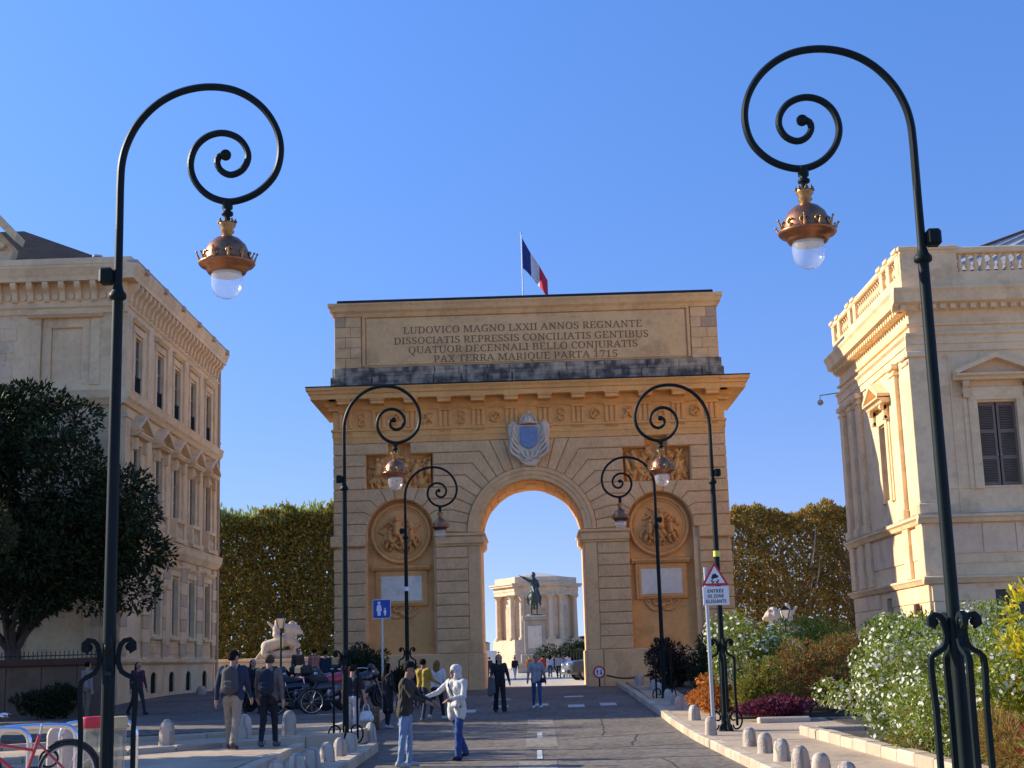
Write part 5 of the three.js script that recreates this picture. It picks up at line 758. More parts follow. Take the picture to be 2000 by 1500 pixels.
{ // clipped plane trees of the promenade, seen on both sides of the arch
  const kinds = {};
  const box = (hw, y0, y1, hd) => (r) => { const k = r(), x = (r() * 2 - 1), y = r(), z = (r() * 2 - 1); if (k < 0.5) return [x * hw, lerp(y0, y1, y), hd * (0.75 + 0.3 * r()), 0.2 * x, 0.1, 1]; if (k < 0.72) return [x * hw, y1 + 0.35 * Math.sin(x * 4 + y1) + 0.25 * Math.sin(x * 9.7 + z * 5) - 0.7 * r() * r(), z * hd, 0, 1, 0.2]; return [x * hw, lerp(y0, y1, y), z * hd, x, 0, z]; };
  const make = (key, cols, h, dens, y0, seed, top) => {
    const t = new THREE.Group(), r = mulberry(seed);
    limbs([[[[0, 0, 0], [0.1, h * 0.25, 0], [0, h * 0.5, 0]], 0.3, 0.2]], t, M.barkPale, 'trunk');
    const br = []; for (let i = 0; i < (top ? 9 : 20); i++) { const a = r() * 6.283, s = 0.8 + 1.8 * r(), y = h * (0.16 + 0.34 * r()); br.push([[[0, y, 0], [Math.cos(a) * s * 0.5, y + h * 0.14, Math.sin(a) * s * 0.5 + 0.4], [Math.cos(a) * s * 0.9, y + h * 0.3, Math.sin(a) * s + 0.6], [Math.cos(a) * s * 1.1, y + h * 0.48, Math.sin(a) * s + 0.6]], 0.12, 0.03]); }
    limbs(br, t, M.barkPale);
    leafMesh('crown', leaves(dens, seed + 1, box(2.8, y0, h, 2.4), 0.3, 0.22, cols, 0.1), LEAF, t);
    if (top) leafMesh('sunlit_top_leaves', leaves(2200, seed + 2, (q) => [(q() * 2 - 1) * 2.8, h - 0.7 + 1.5 * q() * q(), (q() * 2 - 1) * 2.5, 0, 1, 0], 0.4, 0.2, GR.sunTopGreen, 0.8), LEAF, t);  // top fringe of leaves, sunlight put into their lighter green
    return kinds[key] = t;
  };
  make('a', GR.plane, 12.2, 13000, 1.2, 301, true); make('b', GR.plane, 11.9, 12000, 1.5, 311, true); make('c', GR.planeBrown, 11.3, 7200, 2.0, 321, false); make('d', GR.planeBrown, 11.1, 6600, 2.3, 331, false);
  const words = { L: ['far left', 'second from the left', 'middle', 'fourth from the left', 'fifth from the left, nearest the arch'], R: ['nearest the arch', 'second from the arch', 'third from the arch', 'fourth from the arch', 'farthest right'] };
  [['L', -25.5, 'a'], ['L', -20.4, 'b'], ['L', -15.3, 'a'], ['R', 13.6, 'c'], ['R', 18.7, 'd'], ['R', 23.8, 'c']].forEach(([s, x, k]) => [0, 1].forEach((row) => {
    const t = kinds[k].clone(); t.name = numbered('plane_tree'); scene.add(t); t.position.set(x + row * 1.2, 0.5, -105 - row * 7); t.rotation.y = row ? Math.PI * 0.04 : (x > 0 ? -0.06 : 0.05); t.scale.set(1, 0.97 + 0.06 * rnd(), 1);
    const w = s === 'L' ? ['beside the palace wall', 'in the middle of the gap', 'beside the arch'][[-25.5, -20.4, -15.3].indexOf(x)] : ['beside the arch', 'in the middle of the gap', 'beside the cream building'][[13.6, 18.7, 23.8].indexOf(x)];
    tag(t, `${s === 'L' ? 'dense green' : 'thin brown'} clipped plane tree ${w}, ${row ? 'back' : 'front'} row, ${s === 'L' ? 'left' : 'right'}`, 'tree', 'clipped plane trees beyond the arch');
  }));
}
// shrubs: things with foliage, flowers and a few stems
function shrub(name, label, x, D, y, rx, ry, rz, n, len, wid, cols, seed, o = {}) {
  const t = thing(name, label, 'shrub', [x, y, -D], 0, o.group);
  const st = []; const r = mulberry(seed + 5); for (let i = 0; i < 7; i++) { const a = r() * 6.283, q = 0.6 * r(); st.push(bar([Math.cos(a) * q * rx * 0.3, -0.05, Math.sin(a) * q * rz * 0.3], [Math.cos(a) * q * rx, ry * 1.1, Math.sin(a) * q * rz], 0.018, 5, 0.008)); }
  mesh('stems', st, M.bark, t);
  const L = clumpSet(seed, 0, ry * 0.95, 0, rx, ry, rz, o.clumps ?? 26, o.k ?? 0.34);
  leafMesh('foliage', leaves(n, seed + 1, inClumps(L, 0.4), len, wid, cols, o.up ?? 0.25), LEAF, t);
  if (o.flowers) leafMesh('flowers', flowers(o.flowers, seed + 2, inClumps(L, 0.97), o.fs ?? 0.035, o.fc ?? GR.white), PETAL, t);
  if (o.tint) leafMesh('coloured_leaves', leaves(o.tint[0], seed + 3, inClumps(L, 0.9), len, wid, o.tint[1], 0.3), LEAF, t);
  return t;
}
function flowers(n, seed, where, s, cols) { // small five-petalled blossoms
  const r = mulberry(seed), P = [], N = [], C = [], a = V(0, 0, 0), b = V(0, 0, 0), c = V(0, 0, 0);
  for (let i = 0; i < n; i++) { const [x, y, z, nx, ny, nz] = where(r); c.set(nx + (r() - 0.5) * 0.7, ny + (r() - 0.5) * 0.7 + 0.3, nz + (r() - 0.5) * 0.7).normalize(); a.set(r() - 0.5, r() - 0.5, r() - 0.5).cross(c).normalize(); b.crossVectors(c, a); const k = s * (0.7 + 0.6 * r()), q = cols[Math.floor(r() * cols.length)], px = x + c.x * 0.03, py = y + c.y * 0.03, pz = z + c.z * 0.03;
    for (let j = 0; j < 5; j++) { const u = j / 5 * 6.283, w = u + 0.95, p = (t, rr) => [px + (a.x * Math.cos(t) + b.x * Math.sin(t)) * k * rr + c.x * k * 0.3 * rr, py + (a.y * Math.cos(t) + b.y * Math.sin(t)) * k * rr + c.y * k * 0.3 * rr, pz + (a.z * Math.cos(t) + b.z * Math.sin(t)) * k * rr + c.z * k * 0.3 * rr]; P.push(px, py, pz, ...p(u, 1), ...p(w, 1)); for (let e = 0; e < 3; e++) { N.push(c.x, c.y, c.z); C.push(...q); } } }
  const g = new THREE.BufferGeometry(); g.setAttribute('position', new THREE.Float32BufferAttribute(P, 3)); g.setAttribute('normal', new THREE.Float32BufferAttribute(N, 3)); g.setAttribute('color', new THREE.Float32BufferAttribute(C, 3)); return ni(g);
}
{
  struct('planting_bed', [sheet(5.6, 12.6, 9, 29.6, () => 0.2, 6, 0.2), sheet(6.9, 12.6, 29.6, 36, () => 0.2, 4, 0.2), sheet(4.9, 12.6, 36, 46, (D) => groundY(D) + 0.18, 6, 0.2), sheet(4.7, 12.6, 46, 56.5, (D) => groundY(D) + 0.18, 6, 0.2)], M.soil);
  // stone edging of the bed
  const ed = thing('bed_edging', 'low pale stone edging round the right flower bed', 'kerb', [0, 0, 0]); let k = 0;
  for (let D = 10; D < 29.5; D += 1.0) mesh('edging_stone', cbox(5.3, 5.56, 0.08, 0.3 + 0.01 * (k % 3), -D - 0.99, -D, 0.025), M.kerb[k++ % 3], ed);
  for (let x = 5.57; x < 6.6; x += 1.0) mesh('edging_stone', cbox(x + 0.005, x + 0.99, 0.08, 0.3, -29.85, -29.6, 0.025), M.kerb[k++ % 3], ed);
  const bn = mesh('stone_edge_block', cbox(5.15, 6.35, 0.1, 0.3, -34.7, -34.35, 0.03), M.kerb[2]); tag(bn, 'single pale stone block in front of the purple plants', 'stone block');

  shrub('flowering_shrub', 'large bush covered with small white flowers behind the near bollards', 6.6, 25.5, 0.2, 1.75, 1.03, 2.2, 17000, 0.085, 0.04, GR.green, 401, { flowers: 3600, fs: 0.03, clumps: 34 });
  shrub('flowering_shrub', 'white flowered bush spilling over the bed edging, left of the near lamp', 6.1, 20.3, 0.2, 0.95, 0.85, 1.7, 9000, 0.075, 0.03, GR.green, 411, { flowers: 1000, fs: 0.024 });
  shrub('flowering_shrub', 'tall white flowered bush under the corner of the cream building', 8.6, 28, 0.2, 1.7, 1.2, 1.6, 13000, 0.085, 0.04, GR.green, 421, { flowers: 2000, fs: 0.03 });
  shrub('flowering_shrub', 'round white flowered bush right behind the triangular sign', 5.75, 38.5, 0.25, 1.25, 1.32, 1.2, 9500, 0.1, 0.05, GR.green, 431, { flowers: 1500, fs: 0.04 });
  shrub('green_shrub', 'bright green bush at the back, beneath the brown plane trees', 8.6, 45, 0.5, 2.2, 1.1, 1.3, 9500, 0.13, 0.05, GR.green, 441);
  shrub('green_shrub', 'bright green bush at the back, against the cream building', 10.6, 42.5, 0.4, 1.5, 1.15, 1.3, 7500, 0.13, 0.05, GR.green, 446);
  shrub('rust_shrub', 'rust and olive shrub in the middle of the far bed', 6.7, 37.0, 0.2, 1.3, 0.95, 1.0, 11000, 0.09, 0.03, GR.rust, 451, { up: 0.6 });
  shrub('rust_shrub', 'reddish brown shrub between the white bushes', 8.2, 38.5, 0.2, 1.1, 1.05, 1.0, 9000, 0.09, 0.03, GR.rust, 456, { up: 0.6 });
  shrub('yellow_green_shrub', 'yellow green leaning shrub above the purple plants', 5.6, 36.4, 0.2, 0.8, 0.75, 0.6, 5500, 0.09, 0.035, [[0.26, 0.24, 0.03], [0.16, 0.18, 0.03], [0.34, 0.28, 0.03]], 461, { up: 0.6 });
  shrub('orange_flowers', 'patch of orange flowers by the bollards left of the sign', 4.75, 39, 0.22, 0.72, 0.5, 1.0, 5000, 0.08, 0.045, GR.orange, 471, { flowers: 300, fs: 0.045, fc: [[0.7, 0.22, 0.03], [0.62, 0.16, 0.03]] });
  shrub('purple_plants', 'low band of deep purple foliage behind the stone block', 5.75, 35.2, 0.18, 0.98, 0.3, 0.42, 5500, 0.1, 0.04, GR.purple, 481, { clumps: 30, k: 0.3, flowers: 160, fs: 0.03, fc: [[0.35, 0.05, 0.18]] });
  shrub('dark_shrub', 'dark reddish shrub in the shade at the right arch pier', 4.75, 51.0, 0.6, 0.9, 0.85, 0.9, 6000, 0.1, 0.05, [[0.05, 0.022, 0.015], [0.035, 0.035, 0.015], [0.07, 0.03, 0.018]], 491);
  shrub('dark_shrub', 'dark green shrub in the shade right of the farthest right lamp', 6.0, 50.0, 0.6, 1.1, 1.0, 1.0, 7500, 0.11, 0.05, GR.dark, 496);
  shrub('yellow_shrub', 'bright yellow leaved shrub at the right edge of the view', 7.1, 19.8, 0.2, 0.95, 1.15, 1.1, 6500, 0.11, 0.05, GR.yellow, 501, { tint: [900, GR.green] });
  shrub('red_shrub', 'small red leaved shrub below the yellow one', 6.25, 17.2, 0.2, 0.6, 0.6, 0.7, 3000, 0.09, 0.04, GR.red, 511, { tint: [900, GR.brown] });
  shrub('dry_grass', 'dry brown tufted plant at the lower right corner', 5.95, 15.4, 0.2, 0.75, 0.42, 1.1, 7000, 0.17, 0.014, GR.brown, 521, { up: 0.5, tint: [1500, GR.green] });
  shrub('dry_grass', 'dry brown tuft between the near lamp and the white bush', 5.9, 18.2, 0.2, 0.5, 0.38, 0.8, 5000, 0.16, 0.014, GR.brown, 526, { up: 0.5, tint: [1200, GR.green] });
  shrub('green_shrub', 'low yellowish green plant filling the near bed behind the edging', 6.15, 22.6, 0.2, 0.7, 0.42, 1.2, 6000, 0.09, 0.03, GR.green, 561, { up: 0.5, tint: [1800, GR.brown], flowers: 220, fs: 0.024 });
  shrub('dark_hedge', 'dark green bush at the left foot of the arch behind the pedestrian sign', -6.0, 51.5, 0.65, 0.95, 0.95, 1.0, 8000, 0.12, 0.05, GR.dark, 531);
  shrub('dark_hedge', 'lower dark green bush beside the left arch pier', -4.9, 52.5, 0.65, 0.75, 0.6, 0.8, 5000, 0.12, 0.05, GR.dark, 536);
  shrub('dark_hedge', 'dark shrub against the railing wall on the left', -14.6, 43.6, 0.5, 1.0, 0.45, 0.6, 4500, 0.12, 0.05, GR.dark, 541);
  shrub('dark_hedge', 'dark bush behind the parked motorcycles left of the arch', -9.4, 76, 0.8, 1.3, 1.3, 1.0, 4500, 0.16, 0.08, GR.dark, 546);
  shrub('dark_hedge', 'dark bush in front of the water tower seen through the arch', 3.6, 150, 0.5, 2.8, 1.7, 1.5, 4500, 0.26, 0.14, GR.dark, 551);
  shrub('dark_hedge', 'dark bush at the right edge of the arch opening, far off', 6.6, 156, 0.5, 2.4, 1.5, 1.5, 3500, 0.26, 0.14, GR.dark, 556);
}
const flat = (g) => { g = g.index ? g.toNonIndexed() : g; g.computeVertexNormals(); return ni(g); };
// ---------------------------------------------------------------- beyond the arch: water tower, bronze rider, lions, lanterns
{
  const t = thing('water_tower', 'six sided stone water tower with paired columns seen through the arch', 'tower', [0.4, 0.5, -266]);
  const m = (n, g, p = t, mt = M.tower) => mesh(n, g, mt, p), hexR = 7.6, pt = (r, k, o = 0) => { const a = k * Math.PI / 3 + o; return [r * Math.cos(a), r * Math.sin(a)]; };
  const hex = (r, y0, y1) => at(flat(new THREE.CylinderGeometry(r, r, y1 - y0, 6)), 0, (y0 + y1) / 2, 0, 0, Math.PI / 2, 0);
  m('podium', [hex(hexR + 0.9, 0, 2.4), hex(hexR + 0.5, 2.4, 5.0)]); m('core', hex(hexR - 1.0, 5, 14)); m('entablature', [hex(hexR + 0.1, 12.9, 13.6), hex(hexR + 0.2, 13.6, 14.4)]); m('cornice', [hex(hexR + 0.8, 14.4, 14.75), hex(hexR + 1.0, 14.75, 15.0)]); m('attic', hex(hexR - 0.1, 15.0, 16.1)); m('roof', [at(flat(new THREE.ConeGeometry(hexR - 0.8, 1.1, 6)), 0, 16.65, 0, 0, Math.PI / 2, 0)], t, M.zinc);
  for (let k = 0; k < 6; k++) { const [x, z] = pt(hexR - 0.7, k); for (const o of [-0.15, 0.15]) { const [cx, cz] = pt(hexR - 0.55, k, o); m('column', [cyl(0.52, 0.44, 5.4, 12.2, cx, cz, 12), cyl(0.75, 0.75, 5, 5.4, cx, cz, 12), cyl(0.44, 0.75, 12.2, 12.7, cx, cz, 12), cbox(cx - 0.8, cx + 0.8, 12.7, 12.92, cz - 0.8, cz + 0.8)]); } m('pier', at(cbox(-0.7, 0.7, 5, 12.9, -0.7, 0.7), x * 0.86, 0, z * 0.86, 0, -k * Math.PI / 3, 0)); }
  for (let k = 0; k < 6; k++) { const a = (k + 0.5) * Math.PI / 3, r = (hexR - 1.0) * 0.866; m('wall_arch', at(extr(shape(archPath(0, 1.5, 5, 9.5, 14)), 0.12), r * Math.cos(a), 0, r * Math.sin(a), 0, Math.PI / 2 - a, 0), t, M.leftDark); }
}
{
  const t = thing('equestrian_statue', 'dark bronze rider pointing, on horseback atop a pale pedestal', 'statue', [0.0, 0.5, -160]);
  mesh('pedestal', [cbox(-2.0, 2.0, 0, 1.0, -3, 3, 0.05), cbox(-1.6, 1.6, 1.0, 2.0, -2.6, 2.6, 0.1), cbox(-1.15, 1.15, 2.0, 5.6, -2.2, 2.2, 0.04), cbox(-1.4, 1.4, 5.6, 6.1, -2.5, 2.5, 0.1)], M.pedestal, t);
  mesh('pedestal_panel', cbox(-0.75, 0.75, 2.6, 5.0, 2.15, 2.26, 0.03), M.armsStone, t);
  const y = 6.1, H = [];
  const c = (a, b, r, s) => H.push([...a, ...b, r, s, 'b']);
  mesh('statue_base', at(new THREE.CylinderGeometry(0.85, 0.95, 0.18, 16), 0, y + 0.08, 0), M.bronze, t);
  c([0, y + 2.0, 0.9], [0, y + 1.95, -0.9], 0.55, 0.58); c([0, y + 2.2, 1.0], [0, y + 3.0, 1.6], 0.36, 0.24); c([0, y + 3.0, 1.6], [0.05, y + 2.55, 2.15], 0.22, 0.13); c([0.1, y + 3.15, 1.55], [0.12, y + 3.35, 1.55], 0.06, 0.03); c([-0.1, y + 3.15, 1.55], [-0.12, y + 3.35, 1.55], 0.06, 0.03);
  for (const [x, z, k] of [[0.28, 0.9, 0], [-0.28, 0.9, 1], [0.3, -0.9, 0], [-0.3, -0.9, 0]]) { if (k) { c([x, y + 1.6, z], [x, y + 1.25, z + 0.5], 0.2, 0.13); c([x, y + 1.25, z + 0.5], [x, y + 0.75, z + 0.35], 0.11, 0.08); } else { c([x, y + 1.7, z], [x, y + 0.9, z + 0.06], 0.23, 0.13); c([x, y + 0.9, z + 0.06], [x, y + 0.12, z - 0.04], 0.11, 0.09); } }
  c([0, y + 1.9, -1.3], [0, y + 0.9, -1.75], 0.12, 0.18);
  c([0, y + 2.5, 0.05], [0, y + 3.7, 0.05], 0.36, 0.42); c([-0.1, y + 3.75, 0.05], [0.1, y + 3.75, 0.05], 0.36, 0.36); c([0, y + 4.0, 0.08], [0, y + 4.45, 0.1], 0.16, 0.19); c([0, y + 4.5, 0.08], [0, y + 4.6, 0.05], 0.26, 0.24);
  c([-0.4, y + 3.8, 0.1], [-0.95, y + 4.15, 0.4], 0.17, 0.13); c([-0.95, y + 4.15, 0.4], [-1.6, y + 4.45, 0.6], 0.12, 0.06);
  c([0.4, y + 3.75, 0.1], [0.55, y + 3.2, 0.35], 0.17, 0.13); c([0.55, y + 3.2, 0.35], [0.2, y + 2.95, 0.75], 0.12, 0.09);
  for (const s of [-1, 1]) { c([s * 0.3, y + 2.5, 0.1], [s * 0.68, y + 2.0, 0.55], 0.24, 0.18); c([s * 0.68, y + 2.0, 0.55], [s * 0.68, y + 1.25, 0.35], 0.15, 0.1); c([s * 0.68, y + 1.25, 0.35], [s * 0.7, y + 1.15, 0.6], 0.09, 0.07); }
  c([0.2, y + 3.6, -0.3], [0.5, y + 1.8, -0.7], 0.22, 0.35); c([-0.2, y + 3.6, -0.3], [-0.4, y + 1.9, -0.7], 0.22, 0.3);
  mesh('horse_and_rider', blob(H, 0.16, 0.09), M.bronze, t);
}
{ // stone lion with a child, on a pedestal
  const make = (label, x, flip) => {
    const t = thing('lion_statue', label, 'statue', [x, 0.8, -88], 0, 'stone lion groups'); const L = [], f = flip, c = (a, b, r, s) => L.push([f * a[0], a[1], a[2], f * b[0], b[1], b[2], r, s, 0]), y = 1.45;
    mesh('pedestal', [cbox(-1.7, 1.7, 0, 0.35, -1, 1, 0.05), cbox(-1.5, 1.5, 0.35, 1.3, -0.85, 0.85, 0.04), cbox(-1.65, 1.65, 1.3, 1.5, -0.95, 0.95, 0.05)], M.pedestal, t);
    c([-1.3, y + 0.1, 0], [1.15, y + 0.1, 0.05], 0.15, 0.17); c([-0.2, y + 0.3, 0], [0.9, y + 0.3, 0], 0.26, 0.3); c([-0.9, y + 0.25, -0.1], [-0.3, y + 0.3, 0], 0.22, 0.25); c([-0.95, y + 0.8, 0], [-0.3, y + 1.0, 0], 0.36, 0.33); c([-0.3, y + 1.0, 0], [0.45, y + 1.25, 0], 0.33, 0.42); c([-0.98, y + 0.72, 0.12], [-1.1, y + 0.4, 0.28], 0.28, 0.16); c([-1.05, y + 0.35, 0.3], [-0.6, y + 0.2, 0.35], 0.16, 0.12);
    c([0.5, y + 1.1, 0.2], [0.95, y + 0.85, 0.25], 0.26, 0.17); c([0.95, y + 0.85, 0.25], [0.75, y + 0.35, 0.25], 0.15, 0.12); c([0.55, y + 1.0, -0.1], [0.75, y + 0.4, -0.1], 0.24, 0.14);
    c([0.55, y + 1.75, 0], [0.75, y + 1.75, 0], 0.45, 0.35); c([0.85, y + 1.75, 0.05], [1.12, y + 1.6, 0.08], 0.24, 0.14); c([0.45, y + 1.4, 0], [0.6, y + 2.05, 0], 0.42, 0.25); c([0.85, y + 2.05, 0.2], [0.86, y + 2.15, 0.2], 0.08, 0.06);
    for (let i = 0; i < 16; i++) { const a = i * 2.4, q = 0.3 + 0.1 * (i % 3); c([0.5 + 0.25 * Math.cos(a), y + 1.65 + 0.4 * Math.sin(a), 0.2 * Math.sin(a * 1.7)], [0.42 + q * Math.cos(a), y + 1.6 + (q + 0.14) * Math.sin(a), 0.34 * Math.sin(a * 1.7)], 0.12, 0.07); }
    c([-0.35, y + 1.5, 0.1], [-0.3, y + 1.95, 0.1], 0.24, 0.25); c([-0.28, y + 2.25, 0.1], [-0.25, y + 2.32, 0.1], 0.19, 0.18); c([-0.1, y + 2.0, 0.15], [0.3, y + 1.85, 0.2], 0.11, 0.08); c([-0.35, y + 1.5, 0.25], [0.1, y + 1.2, 0.45], 0.17, 0.12); c([0.1, y + 1.2, 0.45], [0.05, y + 0.75, 0.48], 0.12, 0.08); c([-0.5, y + 1.9, 0.1], [-0.85, y + 2.25, 0.1], 0.1, 0.07); c([-1.2, y + 0.6, 0], [-1.55, y + 0.1, 0.1], 0.08, 0.08);
    mesh('lion_and_child', blob(L, 0.055, 0.04), M.statue, t);
  };
  make('white stone lion with a child rider, left of the arch', -15.3, 1); make('white stone lion group half hidden by the shrubs, right of the arch', 15.0, -1);
  const lantern = (label, x, D, y) => {
    const t = thing('lantern_post', label, 'street lamp', [x, y, -D], 0, 'small lantern posts'), m = (n, g, mt, p = t) => mesh(n, g, mt, p);
    m('post', lathe([[0.16, 0], [0.16, 0.3], [0.1, 0.45], [0.07, 0.6], [0.05, 2.6], [0.08, 2.7], [0.05, 2.8], [0.06, 3.0]], 10), M.iron);
    const h = m('lantern_frame', [...[0, 1, 2, 3].map((k) => { const a = k * Math.PI / 2 + 0.785; return bar([0.16 * Math.cos(a), 3.0, 0.16 * Math.sin(a)], [0.34 * Math.cos(a), 3.55, 0.34 * Math.sin(a)], 0.02, 5); }), at(flat(new THREE.CylinderGeometry(0.06, 0.38, 0.24, 4)), 0, 3.67, 0, 0, Math.PI / 4, 0), at(new THREE.SphereGeometry(0.06, 8, 6), 0, 3.84, 0)], M.iron);
    m('lantern_glass', at(flat(new THREE.CylinderGeometry(0.32, 0.15, 0.53, 4)), 0, 3.28, 0, 0, Math.PI / 4, 0), M.marble, h);
  };
  lantern('lantern on a dark post in front of the left lion', -14.0, 80, 0.9); lantern('lantern on a dark post behind the right shrubs', 13.75, 80, 0.55);
}
{ // promenade wall, gates and railings beyond the boulevard
  const w = thing('promenade_wall', 'low pale stone wall closing the promenade behind the left lion', 'wall', [0, 0.45, -92]); for (let i = 0; i < 16; i++) mesh('wall_block', cbox(-27 + i * 1.3, -25.72 + i * 1.3, 0, 1.75, -0.4, 0, 0.03), M.leftDark, w); mesh('coping', cbox(-27.2, -6.1, 1.76, 1.95, -0.5, 0.1, 0.03), M.left, w);
  const w2 = thing('promenade_wall', 'low pale stone wall closing the promenade behind the right shrubs', 'wall', [0, 0.45, -92]); for (let i = 0; i < 16; i++) mesh('wall_block', cbox(6.3 + i * 1.3, 7.58 + i * 1.3, 0, 1.75, -0.4, 0, 0.03), M.leftDark, w2); mesh('coping', cbox(6.1, 27.2, 1.76, 1.95, -0.5, 0.1, 0.03), M.left, w2);
  const g = thing('iron_railing', 'dark iron railing right of the rider seen through the arch', 'railing', [4.9, 0.5, -128]); for (let i = 0; i < 26; i++) mesh('railing_bar', cyl(0.03, 0.03, 0, 2.2, -2.6 + i * 0.26, 0, 5), M.ironBlack, g); mesh('rail', cbox(-2.7, 4, 2.0, 2.08, -0.03, 0.03), M.ironBlack, g); mesh('rail', cbox(-2.7, 4, 0.3, 0.38, -0.03, 0.03), M.ironBlack, g);
  const g2 = thing('iron_railing', 'dark iron railing left of the rider seen through the arch', 'railing', [-7.2, 0.5, -128]); for (let i = 0; i < 20; i++) mesh('railing_bar', cyl(0.03, 0.03, 0, 2.2, -1 + i * 0.26, 0, 5), M.ironBlack, g2); mesh('rail', cbox(-1.2, 4.1, 2.0, 2.08, -0.03, 0.03), M.ironBlack, g2); mesh('rail', cbox(-1.2, 4.1, 0.3, 0.38, -0.03, 0.03), M.ironBlack, g2);
  const k = thing('ticket_kiosk', 'small pale kiosk at the left of the arch opening', 'kiosk', [-4.1, 0.5, -124]); mesh('panel', cbox(-0.8, 0.8, 0.4, 2.2, -0.1, 0.1, 0.03), M.signWhite, k); for (const x of [-0.7, 0.7]) mesh('leg', cyl(0.05, 0.05, 0, 0.4, x, 0, 6), M.steel, k);
  const hs = [[-14, 300, 9, 5.2], [-26, 340, 14, 6.5], [20, 420, 30, 7]]; hs.forEach(([x, D, s, h], i) => { const t = thing('far_house', ['low far house at the left edge of the arch opening', 'far house hidden mostly behind the left arch pier', 'far house behind the right arch pier'][i], 'building', [x, 0.4, -D]); mesh('wall', cbox(-s / 2, s / 2, 0, h, -4, 4), M.leftDark, t); mesh('roof', at(poly([[-s / 2 - 0.3, h], [s / 2 + 0.3, h], [0, h + 1.6]], 8.6), 0, 0, -4.3), M.rust, t); for (let j = 0; j < 3; j++) mesh('window', cbox(-s / 2 + 1 + j * s / 3.2, -s / 2 + 1.9 + j * s / 3.2, 2, 3.6, 3.98, 4.03), M.glass, t); });
}
{ // railing wall in front of the palace
  const t = thing('railing_wall', 'dark brown stone wall topped with an iron spike railing before the palace', 'wall', [-15.5, 0.4, -45]);
  for (let i = 0; i < 8; i++) mesh('wall_slab', cbox(-6.4 + i * 1.1, -5.31 + i * 1.1, 0, 1.62, -0.35, 0.004 * (i % 2), 0.02), M.wallBrown, t);
  mesh('coping', cbox(-6.5, 2.5, 1.62, 1.84, -0.45, 0.1, 0.03), M.rust, t);
  for (let i = 0; i < 62; i++) mesh('spike', [cyl(0.014, 0.014, 1.8, 2.02, -6.3 + i * 0.14, -0.18, 5), at(new THREE.ConeGeometry(0.024, 0.09, 5), -6.3 + i * 0.14, 2.06, -0.18)], M.ironBlack, t);
  mesh('rail', cbox(-6.4, 2.4, 1.92, 1.95, -0.2, -0.16), M.ironBlack, t);
}

// ---------------------------------------------------------------- vehicles and street furniture
function wheel(name, parent, x, y, z, r, tr, axis, o = {}) { // wheel in the local xy plane
  const m = (n, g, mt, p) => mesh(n, g, mt, p), T4 = (g) => at(g, x, y, z);
  const w = m(name, T4(new THREE.TorusGeometry(r - tr, tr, 8, 40)), M.rubber, parent);
  m('rim', T4(new THREE.TorusGeometry(r - tr * 2.1, tr * 0.55, 6, 40)), o.rim ?? M.steel, w);
  const sp = []; const n = o.spokes ?? 18; for (let i = 0; i < n; i++) { const a = i / n * 6.283, s = i % 2 ? 1 : -1; sp.push(bar([x + 0.02 * Math.cos(a), y + 0.02 * Math.sin(a), z + s * 0.03], [x + (r - tr * 2) * Math.cos(a + 0.15 * s), y + (r - tr * 2) * Math.sin(a + 0.15 * s), z], o.sr ?? 0.0016, 4)); }
  m('spokes', sp, M.steel, w); m('hub', at(new THREE.CylinderGeometry(0.025, 0.025, 0.09, 10), x, y, z, Math.PI / 2), M.steel, w); return w;
}
